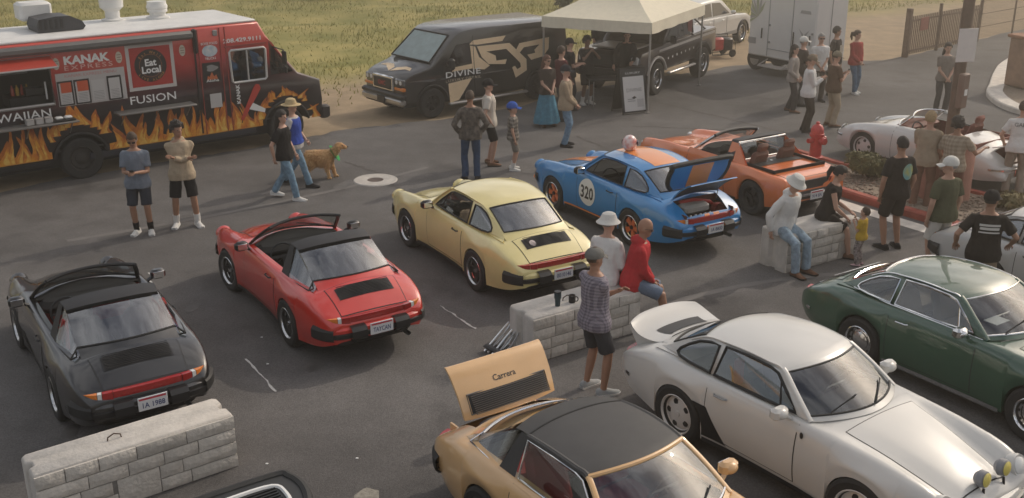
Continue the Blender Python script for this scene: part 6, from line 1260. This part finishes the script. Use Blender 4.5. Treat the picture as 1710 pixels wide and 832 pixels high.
# ---- black detailing van
VA = thing('black_van', 'black panel van with tan scroll logo parked on the dirt verge', 'van', (-2.55,26.55,.01), R(-140.8))
VB = paint('van_black', (.013,.012,.012), var=0); GOLD = mat('tan_vinyl', (.80,.60,.38), .5, var=.05)
prof = [(.78,.42),(.80,.62),(.79,.90),(.75,1.02),(.66,1.10),(.50,1.16),(.14,1.25),(.0,1.30),(-.36,1.64),(-.72,1.95),(-.86,2.03),(-1.05,2.07),(-1.5,2.10),(-4.2,2.07),(-4.38,2.02),(-4.46,1.9),(-4.52,1.1),(-4.50,.40)]
prof = prof+[(q[0]-3.43, q[1]) for q in arch_pts(0,.37,.44,.40)]+[(q[0], q[1]) for q in arch_pts(0,.37,.44,.40)]
m, vm = slab(prof, 1.0, .11, .06, .5, nose=(-.2,.13,1.0)); m.build('body', VB, VA, ang=40); MB().box((-1.7,0,.42), (5.0,1.7,.2)).build('chassis', DRK, VA)
MB().poly([(1.0-.55,y,z) for y, z in ()] or [(-.03,-.80,1.37),(-.03,.80,1.37),(-.66,.70,1.93),(-.66,-.70,1.93)]).build('sunshade', mat('teal_sunshade', (.20,.28,.275), .35, .1, coat=.5, var=.2, vs=5), VA, smooth=False)
MB().tube([(-.02,-.84,1.36),(-.02,.84,1.36),(-.68,.73,1.95),(-.68,-.73,1.95)], .02, 6, closed=True).build('windscreen_seal', RUB, VA)
for x in (0,-3.43):
    for sy in (-1,1): put_wheel(VA, x, sy*.86, .37, 'van', .37, .25, .22)
    MB().tube([vm(1,q[0]+x,q[1],.005) for q in arch_pts(0,.37,.45,.40,16)], .02, 6).build('arch_trim', RUB, VA)
DWV = [(-.42,1.27),(-.62,1.50),(-.78,1.72),(-1.18,1.74),(-1.22,1.25)]
decal('door_window', mat('dark_glass', (.015,.015,.017), .06, coat=1), VA, vm, 1, DWV, .004); decal('door_window', MATS['dark_glass'], VA, vm, -1, DWV, .004)
MB().tube([vm(1,-1.30,z,.004) for z in (.45,.9,1.4,1.9)], .008, 5).build('door_edge', RUB, VA); MB().tube([vm(1,-.40,z,.004) for z in (.75,1.0,1.27)], .008, 5).build('door_edge', RUB, VA)
mm = MB(); mm.box((-.48,1.14,1.30), (.12,.2,.28), bev=.04); mm.tube([(-.46,1.0,1.22),(-.46,1.1,1.24)], .03, 6); mm.build('mirror', BLK, VA)
MB().box((-1.72,1.03,.30), (2.55,.14,.06), bev=.025).build('running_board', mat('running_silver', (.42,.40,.38), .4, .6), VA)
for p_ in ([(1.18,1.69),(1.30,1.78),(2.36,1.80),(2.24,1.67),(1.43,1.66)], [(1.20,1.66),(1.36,1.62),(1.47,1.35),(1.80,1.10),(1.62,1.02),(1.25,1.08),(1.24,1.20)], [(1.42,1.62),(2.47,1.60),(3.02,1.13),(3.02,.84),(2.63,.69),(2.53,.97),(2.62,1.0),(2.70,.90),(2.82,.95),(2.80,1.06),(2.36,1.46),(1.72,1.46),(2.0,1.33),(2.02,1.20),(2.36,1.20),(2.31,1.08),(1.76,1.14),(1.55,1.34)], [(2.66,1.38),(2.80,1.56),(3.83,1.62),(3.80,1.32),(3.60,1.14),(3.18,1.09),(3.05,1.24),(3.33,1.26),(3.30,1.34),(3.48,1.46),(2.95,1.44),(2.78,1.30)], [(.60,1.08),(.68,1.18),(1.24,1.21),(1.24,1.09)], [(.47,.80),(1.22,.86),(.78,.36),(.50,.32)]):
    decal('scroll_logo', GOLD, VA, vm, 1, [(-x, z) for x, z in p_], .006)
dtext('sign_lettering', 'DIVINE', .20, WHT, VA, vm, 1, -.94, .945, .009, bold=.012, sp=1.1, width=1.08); dtext('sign_lettering', 'LUXURY DETAIL', .095, mat('gold_print', (.62,.52,.38), .5), VA, vm, 1, -.94, .835, .0095, sp=1.15, width=1.10)
# bonnet logo
hz_ = lambda x: np.interp(x, [.14,.50,.66], [1.25,1.16,1.10])+.006
for s in (1,-1): MB().poly([(x, s*y, hz_(x)) for x, y in ((.62,.02),(.42,.05),(.28,.28),(.30,.54),(.44,.66),(.42,.42),(.50,.28))]).build('bonnet_logo', GOLD, VA, smooth=False)
# front end
fx_ = .80
MB().box((fx_,0,.86), (.06,.92,.38), bev=.03).build('grille_frame', CHR, VA); gq = MB().box((fx_+.02,0,.86), (.05,.80,.28), bev=.02).build('grille', BLK, VA)
text('grille_badge', 'GMC', .15, mat('badge_red', (.42,.03,.03), .4), VA, lambda u, v: (fx_+.05, u, .81+v), bold=.03)
for sy in (-1,1):
    MB().box((fx_-.06,sy*.66,.93), (.10,.40,.18), bev=.03).build('headlight', mat('smoked_lens', (.12,.12,.12), .1, coat=.8), VA); MB().box((fx_-.05,sy*.67,.77), (.10,.40,.10), bev=.02).build('indicator', AMB, VA)
    for dy in (-.09,.09): MB().lathe([(0,.012),(.05,.004),(.055,-.01)], c=(fx_-.008,sy*.66+dy,.93), axis='X', n=12).build('lamp', CLR, VA)
MB().box((fx_-.0,0,.60), (.18,1.86,.13), bev=.04).build('bumper_top', BLK, VA); MB().box((fx_+.01,0,.46), (.18,1.84,.18), bev=.05).build('bumper', mat('dull_chrome', (.5,.49,.47), .3, .9), VA); MB().box((fx_+.12,.05,.47), (.02,.34,.17), bev=.004).build('licence_plate', BLK, VA)
# ---- black lifted pickup
PU = thing('pickup_truck', 'black lifted pickup truck with silver side stripes under the canopy', 'pickup truck', (3.12,29.05,.02), R(236.6))
PB = paint('pickup_black', (.022,.012,.012), var=0)  # black body with its reddish-brown reflection put into the base colour
lo = [(.93,.58),(.98,.80),(.95,1.12),(.86,1.22),(-.42,1.30),(-2.35,1.32),(-2.37,1.36),(-3.98,1.36),(-4.03,1.30),(-4.03,.70)]+[(q[0]-3.05, q[1]) for q in arch_pts(0,.44,.54,.62)]+[(q[0], q[1]) for q in arch_pts(0,.44,.54,.60)]
m, pm = slab(lo, .97, .06, .02, .6); m.build('body', PB, PU, ang=40); MB().box((-1.5,0,.62), (4.4,1.5,.2)).build('chassis', DRK, PU)
ca = [(-.40,1.29),(-1.0,1.86),(-1.25,1.92),(-2.15,1.92),(-2.34,1.30)]; m, cm = slab(ca, .93, .06, .14, 1.3); m.build('cab', PB, PU, ang=40)
for p_ in ([(-.66,1.36),(-1.06,1.80),(-1.38,1.80),(-1.38,1.36)], [(-1.48,1.36),(-1.48,1.80),(-2.10,1.80),(-2.22,1.36)]):
    for sg in (1,-1): decal('cab_window', MATS['dark_glass'], PU, cm, sg, p_, .004)
MB().poly([(-.47,-.74,1.38),(-.47,.74,1.38),(-.96,.68,1.84),(-.96,-.68,1.84)]).build('windscreen', MATS['dark_glass'], PU, smooth=False)
SSIL = mat('silver_stripe', (.55,.52,.49), .35, .3)
decal('side_stripe', SSIL, PU, pm, 1, [(-.15,1.12),(-.15,1.19),(-3.9,1.27),(-3.9,1.20)], .005); decal('side_stripe', SSIL, PU, pm, 1, [(-2.4,1.30),(-2.4,1.345),(-3.9,1.345),(-3.9,1.31)], .005); decal('door_joint', RUB, PU, pm, 1, rect(-1.43,.65,-1.415,1.30), .005)
for k in range(7): decal('side_emblem', WHT, PU, pm, 1, [(-.7-k*.28,.86+.01*k),(-.74-k*.28,.86+.01*k),(-.75-k*.28,.93+.01*k),(-.69-k*.28,.91+.01*k)], .006)
MB().box((-1.5,1.03,.50), (1.75,.12,.06), bev=.02).build('running_board', SSIL, PU)
for x in (0,-3.05):
    for sy in (-1,1): put_wheel(PU, x, sy*.88, .44, 'suv', .44, .28, .26)
    MB().tube([pm(1,q[0]+x,q[1],.02) for q in arch_pts(0,.44,.57,.6,16)], .04, 8).build('fender_flare', SSIL if x == 0 else RUB, PU)
MB().box((1.0,0,.66), (.2,1.9,.22), bev=.05).build('front_bumper', BLK, PU); MB().box((.97,0,.98), (.06,1.3,.30), bev=.03).build('grille', BLK, PU)
for sy in (-1,1): MB().box((.94,sy*.78,1.02), (.08,.26,.22), bev=.03).build('headlight', CLR, PU)
MB().box((.25,0,1.285), (1.0,1.3,.05), bev=.02).build('bonnet_stripe', SSIL, PU)
MB().box((-4.08,0,.72), (.14,1.85,.2), bev=.04).build('rear_bumper', BLK, PU)
mm = MB(); mm.tube([(-2.55,.85,1.34),(-2.55,.8,1.80),(-2.55,-.8,1.80),(-2.55,-.85,1.34)], .03, 8); mm.tube([(-2.55,.8,1.80),(-3.4,.86,1.36)], .025, 8); mm.tube([(-2.55,-.8,1.80),(-3.4,-.86,1.36)], .025, 8); mm.tube([(-2.55,.8,1.8),(-3.25,.75,1.86)], .03, 8); mm.build('roll_bar', BLK, PU)
for k in range(6): MB().box((-2.46,.62-.25*k,1.58), (.03,.12,.42)).build('louvre_slat', SSIL if k % 2 else BLK, PU)
MB().box((-2.2,.90,1.58), (.28,.03,.40), bev=.01).build('maroon_panel', mat('maroon_panel', (.12,.02,.025), .5), PU)
mm = MB(); mm.box((-.62,1.14,1.42), (.12,.2,.22), bev=.04); mm.tube([(-.6,.95,1.36),(-.6,1.1,1.38)], .025, 6); mm.build('mirror', BLK, PU)
# ---- canopy tent
TN = thing('canopy_tent', 'cream pop-up canopy tent standing over the pickup and the sign', 'tent', (3.44,26.12,RZ), R(62))
CRM = mat('cream_canvas', (.78,.71,.55), .85, var=.05, bump=.15, bs=6); LX, LY, EZ = 4.1, 3.0, 1.98
PK = (LX*.5, LY*.5, 3.25)
def roof_tri(a, b, n=8):
    A, B2, P_ = V3(*a), V3(*b), V3(*PK); rows = []
    for i in range(n+1):
        t = i/n; q = []
        for j in range(n+1):
            u = j/n; p = (A*(1-u)+B2*u)*(1-t)+P_*t; p.z -= .14*math.sin(PI*t)*(1-.3*abs(2*u-1)); q.append(p)
        rows.append(q)
    return rows
cs = [(0,0,EZ+.26),(LX,0,EZ+.26),(LX,LY,EZ+.26),(0,LY,EZ+.26)]
for i in range(4): MB().grid(roof_tri(cs[i], cs[(i+1) % 4])).build('roof_panel', CRM, TN, ang=0)
for i in range(4):
    a, b = V3(*cs[i]), V3(*cs[(i+1) % 4]); n_ = (b-a).normalized().cross(V3(0,0,1)); MB().grid([[a*(1-u)+b*u+n_*(.012+.014*math.sin(u*22))*(k/2)-V3(0,0,.27*k/2+.012*abs(math.sin(u*13))*(k/2)) for k in range(3)] for u in np.linspace(0,1,30)]).build('valance', CRM, TN, ang=0)
PLM = mat('tent_pole_grey', (.38,.36,.34), .4, .6)
for x, y in ((.04,.04),(LX-.04,.04),(LX-.04,LY-.04),(.04,LY-.04)): q = MB().box((x,y,1.1), (.04,.04,2.2)).build('pole', PLM, TN); MB().box((x,y,.01), (.10,.10,.02)).build('foot', PLM, q)
# ---- sandwich board
AF = thing('sandwich_board', 'black framed sandwich board with white poster in front of the tent', 'sign', (3.0,26.35,RZ), R(-65))
def board(sgn):
    m = MB(); bd = thing
    A = [(sgn*.28,-.36,0),(sgn*.28,.36,0),(sgn*.03,.36,1.12),(sgn*.03,-.36,1.12)]; m.tube(A, .024, 6, closed=True); return A, m
for sgn in (1,-1):
    A, m = board(sgn); fr = m.build('frame', BLK, AF); p = [V3(*q) for q in A]; c_ = sum(p, Vector())/4; n_ = V3(sgn*1.12,0,.25).normalized()
    pl = lambda u, v, o=0: (p[0]+p[1])/2+V3(0,1,0)*u+(p[3]-p[0]).normalized()*v+n_*o
    MB().poly([pl(-.34,.03),pl(.34,.03),pl(.34,1.12),pl(-.34,1.12)]).build('backing', BLK, AF, smooth=False)
    if sgn > 0:
        MB().poly([pl(-.30,.07,.006),pl(.30,.07,.006),pl(.30,.93,.006),pl(-.30,.93,.006)]).build('poster', mat('poster_white', (.62,.60,.58), .5), AF, smooth=False)
        text('poster_lettering', 'DIVINE', .13, mat('poster_grey', (.33,.32,.31), .6), AF, lambda u, v: pl(u,.55+v,.010), width=.44)
        for k in range(2): MB().poly([pl(-.2,.38-.05*k,.010),pl(.02,.38-.05*k,.010),pl(.02,.36-.05*k,.010),pl(-.2,.36-.05*k,.010)]).build('poster_line', MATS['poster_grey'], AF, smooth=False)
        MB().poly([pl(-.08,.40,.010),pl(.0,.44,.010),pl(.06,.40,.010),pl(-.02,.37,.010)]).build('poster_mark', BLK, AF, smooth=False)
        MB().poly([pl(.07,.16,.010),pl(.26,.16,.010),pl(.26,.36,.010),pl(.07,.36,.010)]).build('poster_square', mat('poster_pale_grey', (.47,.45,.44), .6), AF, smooth=False)
        text('poster_lettering', 'LUXURY', .07, WHT, AF, lambda u, v: pl(u,.99+v,.008), width=.42)
# folding table under the tent
TB = thing('folding_table', 'dark folding table with small items under the canopy', 'table', (2.55,27.0,RZ), R(10)); MB().box((0,0,.73), (1.2,.6,.04), bev=.01).build('tabletop', BLK, TB)
for sx_ in (-.5,.5):
    for sy in (-.24,.24): MB().tube([(sx_,sy,0),(sx_,sy,.72)], .014, 6).build('leg', STEEL, TB)
# ---- white SUV behind the canopy
SU = thing('white_suv', 'white sport utility car parked beyond the canopy roof', 'car', (5.75,35.9,.03), R(53))
SWP = paint('suv_white', (.68,.67,.64), var=.02)
lo = [(-.85,.42),(-.92,.85),(-.84,1.05),(-.4,1.10),(1.9,1.06),(3.1,.98),(3.55,.80),(3.6,.45)]; lo += [(q[0]+2.75, q[1]) for q in arch_pts(0,.36,.42,.36)][::-1]+arch_pts(0,.36,.42,.36)[::-1]
m, um = slab(lo, .93, .10, .03, .6); m.build('body', SWP, SU, ang=45)
gh = [(-.80,1.06),(-.52,1.55),(-.2,1.64),(.9,1.66),(1.35,1.58),(2.12,1.05)]; m, gm = slab(gh, .86, .08, .20, 1.05); m.build('cabin', SWP, SU, ang=45)
for p_ in ([(-.55,1.14),(-.38,1.46),(-.05,1.54),(.45,1.56),(.45,1.13)],[(.53,1.13),(.53,1.56),(1.12,1.52),(1.78,1.12)]):
    for sg in (1,-1): decal('side_window', GLS if False else MATS['dark_glass'], SU, gm, sg, p_, .005)
for x in (0,2.75):
    for sy in (-1,1): put_wheel(SU, x, sy*.80, .36, 'suv', .36, .22, .25)
    MB().tube([um(-1,q[0]+x,q[1],.004) for q in arch_pts(0,.36,.43,.36,16)], .028, 6).build('arch_trim', RUB, SU)
MB().box((1.35,-.92,.46), (1.9,.03,.12), bev=.01).build('sill_trim', mat('grey_sill', (.25,.24,.23), .5), SU); mm = MB(); mm.box((1.72,-1.02,1.16), (.10,.18,.14), bev=.04); mm.build('mirror', SWP, SU)
for x in (.48,1.45): MB().tube([um(-1,x,z,.004) for z in (.5,.8,1.05)], .006, 5).build('door_edge', mat('grey_seam', (.3,.3,.3), .6), SU)
for x in (.2,1.15): MB().box((x,-.935,.95), (.16,.03,.03), bev=.01).build('door_handle', SWP, SU)
# ---- white trailer
TL = thing('trailer', 'white enclosed show trailer with doors parked behind the group of people', 'trailer', (7.22,32.4,.02), R(-57.3))
TLW = paint('trailer_white', (.72,.70,.67), coat=.4, var=.03); tl = lambda sg, x, z, off=0: (x, -off, z)
MB().box((1.30,.65,1.75), (2.60,1.30,2.6), bev=.04).build('body', TLW, TL); MB().box((1.30,.65,.40), (2.5,1.2,.12)).build('chassis', DRK, TL)
for x in (.25,2.3):
    for y in (.16,1.1): q = MB().lathe([(0,-.09),(.2,-.10),(.30,-.10),(.33,-.06),(.33,.06),(.30,.10),(.2,.10),(0,.09)], axis='Y', n=24).build('wheel', TYRE, TL); q.location = (x, y, .33); MB().lathe([(0,-.11),(.12,-.108),(.18,-.10)], axis='Y', n=18).build('rim', STEEL, q)
GSM = mat('grey_seam', (.3,.3,.3), .6)
MB().box((2.604,.62,1.75), (.012,.022,2.5)).build('door_seam', STEEL, TL)
for x in (.80,1.72): MB().box((x,-.004,1.75), (.022,.012,2.5)).build('door_seam', GSM if x < 1 else STEEL, TL)
MB().box((1.24,-.006,.72), (.86,.012,.02)).build('door_seam', GSM, TL)
for x, z, h in ((.55,1.15,.30),(1.80,1.1,.45),(2.42,1.15,.28)): MB().box((x,-.02,z), (.03,.04,h), bev=.008).build('grab_handle', BLK, TL)
for x, z in ((.86,.92),(.84,1.42),(2.5,.72),(2.5,1.35)): MB().box((x,-.02,z), (.07,.04,.06), bev=.01).build('hinge', STEEL, TL)
mm = MB(); mm.box((1.30,-.22,.26), (.95,.36,.03)); mm.tube([(.86,0,.42),(.84,-.38,.27)], .018, 5); mm.tube([(1.76,0,.42),(1.76,-.38,.27)], .018, 5); mm.build('step', mat('step_grey', (.4,.36,.33), .6), TL)
q = MB().box((.17,-.012,.90), (.30,.015,.18), bev=.003).build('licence_plate', mat('plate_dull', (.34,.33,.33), .5), TL); text('plate_number', '8T 4021', .09, MATS['poster_grey'], q, lambda u, v: (.17+u,-.022,.865+v), width=.24)
for k in range(9):
    a = R(60+k*18); x0, z0 = .34, 1.62; L_ = .55+.1*(k % 3); p_ = [(x0,z0),(x0+L_*.5*math.cos(a)-.05*math.sin(a), z0+L_*.5*math.sin(a)+.05*math.cos(a)),(x0+L_*math.cos(a), z0+L_*math.sin(a)),(x0+L_*.5*math.cos(a)+.05*math.sin(a), z0+L_*.5*math.sin(a)-.05*math.cos(a))]
    p_ = [(max(.03,min(.75,x)), z) for x, z in p_]; decal('leaf_print', mat(('leaf_print_green','leaf_print_grey')[k % 2], ((.38,.40,.25),(.42,.40,.38))[k % 2], .6), TL, tl, -1, p_, .006+.0006*k)
dtext('trailer_print', 'SHOW CARS', .15, mat('print_grey', (.40,.385,.37), .6), TL, tl, -1, 2.18, 1.86, .006, width=.5) if False else None
for s in (1,-1): decal('wing_print', mat('print_grey2', (.36,.345,.33), .6), TL, tl, -1, [(2.18+s*.02,1.30),(2.18+s*.30,1.52),(2.18+s*.20,1.44),(2.18+s*.04,1.20)], .006)
decal('smudge_print', MATS['print_grey2'], TL, tl, -1, [(1.98,1.88),(2.40,1.88),(2.36,1.97),(2.02,1.97)], .006)
MB().box((2.4,.25,.55), (1.4,.5,.3), bev=.1).build('fender', BLK, TL) if False else None
# ---- generator beside the trailer
GN = thing('generator', 'red and black portable generator on wheels left of the white trailer', 'generator', (6.75,34.6,.03), R(20)); MB().box((-.1,0,.42), (.42,.42,.42), bev=.05).build('tank', HYD, GN); MB().box((.26,0,.40), (.34,.44,.40), bev=.04).build('engine', BLK, GN)
mm = MB(); mm.tube([(-.36,-.26,.1),(.48,-.26,.1),(.48,-.26,.68),(-.36,-.26,.68)], .02, 6, closed=True); mm.tube([(-.36,.26,.1),(.48,.26,.1),(.48,.26,.68),(-.36,.26,.68)], .02, 6, closed=True); mm.build('frame', BLK, GN)
for sy in (-.3,.3): MB().lathe([(0,-.04),(.11,-.04),(.13,0),(.11,.04),(0,.04)], c=(.36,sy,.13), axis='Y', n=16).build('wheel', TYRE, GN)
# ---------------------------------------------------------------- concrete blocks with split-face stones
def stone_mesh(w, h, d=.035):
    nx, nz = 5, 4; rows = []; sd = random.random()*99
    for i in range(nx):
        r_ = []
        for j in range(nz):
            u, v = i/(nx-1), j/(nz-1); e_ = min(u, 1-u)*w; f_ = min(v, 1-v)*h; ed = min(1, min(e_, f_)/.02+.0)
            dd = d*(.45+.55*ed)+(.018*vnoise(u*w*9, v*h*9, 1, sd)+.008*vnoise(u*w*30, v*h*30, 1, sd))*(.4+.6*ed); jx = .006*vnoise(u*3, v*3, 1, sd+5)
            r_.append((u*w+jx, -max(dd, .006), v*h+.004*vnoise(v*4, u*4, 1, sd+9)))
        rows.append(r_)
    m = MB(); m.grid(rows); rim = [rows[i][0] for i in range(nx)]+[rows[-1][j] for j in range(1,nz)]+[rows[i][-1] for i in range(nx-2,-1,-1)]+[rows[0][j] for j in range(nz-2,0,-1)]
    m.grid([rim, [(x, .01, z) for x, y, z in rim]], False, True); return m.mesh('stone', CONCS, True, ang=28)
JOINT = mat('block_joint', (.22,.205,.185), .95, var=.2)
def block(label, loc, rot, L=1.83, D=.61, H=.61, seed=1, loop=True):
    random.seed(seed); t = thing('concrete_block', label, 'concrete block', (*loc, RZ), R(rot), 'concrete blocks edging the car park'); fd = .03
    # plan outline with a shallow vertical key at either end; front face at y = 0
    P = [(0.02,fd),(L-.02,fd),(L,fd+.03),(L,D*.40),(L-.055,D*.47),(L-.055,D*.60),(L,D*.67),(L,D-.04),(L-.04,D),(.04,D),(0,D-.04),(0,D*.67),(.055,D*.60),(.055,D*.47),(0,D*.40),(0,fd+.03)]
    Q = inset(P, .022); m = MB(); rows = [[(x,y,0) for x, y in P], [(x,y,H-.03) for x, y in P], [(x,y,H-.010) for x, y in inset(P, .008)], [(x,y,H) for x, y in Q]]
    m.grid(rows, False, True)
    # top as a slightly uneven sheet
    m.poly([(x,y,H) for x, y in Q]); m.build('core', CONC, t, ang=40)
    MB().poly([(.03,fd-.006,.01),(L-.03,fd-.006,.01),(L-.03,fd-.006,H-.04),(.03,fd-.006,H-.04)]).build('mortar_face', JOINT, t, smooth=False)
    nr = 4; z = .006; grid_h = (H-.02)/nr; used = [[False]*200 for _ in range(nr)]; U = 200
    for r_ in range(nr):
        x = 0
        while x < U:
            if used[r_][x]: x += 1; continue
            w = random.randint(24, 52)
            while x+w > U or any(used[r_][x:x+w]): w -= 1
            rest = U-(x+w)
            if 0 < rest < 20: w += rest if not any(used[r_][x+w:U]) else 0
            hgt = 2 if (r_ < nr-1 and random.random() < .34 and w > 20 and w < 44) else 1
            for q in range(hgt):
                for k in range(x, x+w): used[r_+q][k] = True
            sw, shh = w/U*L-.010, hgt*grid_h-.010
            if sw > .03: s_ = link('stone', stone_mesh(sw, shh), t); s_.location = (x/U*L+.005, fd, .008+r_*grid_h)
            x += w
    if loop: MB().tube([(L*.42-.07,D*.52,H-.02),(L*.42-.06,D*.52,H+.035),(L*.42,D*.52,H+.06),(L*.42+.06,D*.52,H+.035),(L*.42+.07,D*.52,H-.02)], .007, 6).build('lifting_loop', mat('rusty_rebar', (.10,.065,.045), .8, .3), t)
    return t
block('pale concrete block with split stone face behind the black open car', (-4.36,8.34), 37, 1.93, .50, .60, 3)
block('middle concrete block with cups and two people sitting on it', (.27,11.86), 34, 1.72, .58, .60, 8)
block('right concrete block where the person in light jeans sits', (4.15,14.92), 32, 1.62, .60, .60, 21, False)
# cups on the middle block
def at_block(u, v): a = R(34); return (.27+u*math.cos(a)-v*math.sin(a), 11.86+u*math.sin(a)+v*math.cos(a), RZ+.60)
t = thing('tumbler', 'dark teal insulated tumbler standing on the middle concrete block', 'cup', at_block(.50,.20)); MB().lathe([(0,0),(.032,0),(.036,.09),(.045,.11),(.046,.19),(.042,.19),(0,.185)], n=20).build('cup', mat('teal_steel', (.03,.06,.075), .35, .4), t); MB().lathe([(0,.20),(.044,.198),(.047,.186)], n=20).build('lid', BLK, t)
t = thing('mug', 'black mug with a handle standing beside the teal tumbler on the middle block', 'mug', at_block(.72,.19), R(-20)); MB().lathe([(0,0),(.040,0),(.044,.01),(.044,.098),(.039,.098),(.038,.012),(0,.012)], n=24).build('cup', BLK, t)
MB().tube(catmull([(.042,0,.082),(.070,0,.080),(.080,0,.052),(.068,0,.026),(.042,0,.022)], 4), .007, 6).build('handle', BLK, t); MB().lathe([(0,.085),(.0385,.085)], n=20).build('drink', mat('coffee', (.03,.015,.008), .15), t)
# folded chair legs
t = thing('folding_chair', 'folded chair with chrome tube legs lying by the middle block end', 'chair', (-.16,12.22,RZ), R(-50)); 
for k in range(4): MB().tube([(-.12+k*.075,-.16,.02),(-.10+k*.07,.06,.20),(-.06+k*.07,.20,.34),(-.03+k*.07,.21,.33),(-.04+k*.075,.04,.15),(-.07+k*.075,-.14,.02)], .011, 6).build('leg', CHR if k % 2 == 0 else STEEL, t)
MB().box((0,-.02,.07), (.34,.26,.05), bev=.02).build('folded_seat', BLK, t)
# dropped bits on the asphalt
for i, (x, y) in enumerate(((-3.05,11.9),(-4.0,11.9),(-3.3,12.7),(-2.55,9.55),(-1.63,9.65))): q = MB().box((0,0,.006), (.03,.022,.008), bev=.003).build('litter', WHT, None); q.location = (x, y, RZ); tag(q, ('tiny white paper scrap on the asphalt behind the red car','tiny white scrap on the asphalt left of the long white line','small white fleck on asphalt in the red car shadow','small white fleck beside the front concrete block','white fleck on the open asphalt near the pale dust')[i], 'litter', 'paper scraps on the asphalt')
# ---------------------------------------------------------------- even haze box added to veil the right side like sun glare
HZ = True
if HZ:
    m = bpy.data.materials.new('glare_haze'); m.use_nodes = True; t = m.node_tree; t.nodes.remove(t.nodes['Principled BSDF'])
    pv = t.nodes.new('ShaderNodeVolumePrincipled'); pv.inputs['Color'].default_value = (1,.9,.76,1); pv.inputs['Density'].default_value = .0085; pv.inputs['Anisotropy'].default_value = .82
    t.links.new(pv.outputs[0], t.nodes['Material Output'].inputs['Volume'])
    h = MB().box((0,290,4.2), (830,850,10.4)).build('haze', m, None, smooth=False); h['kind'] = 'stuff'
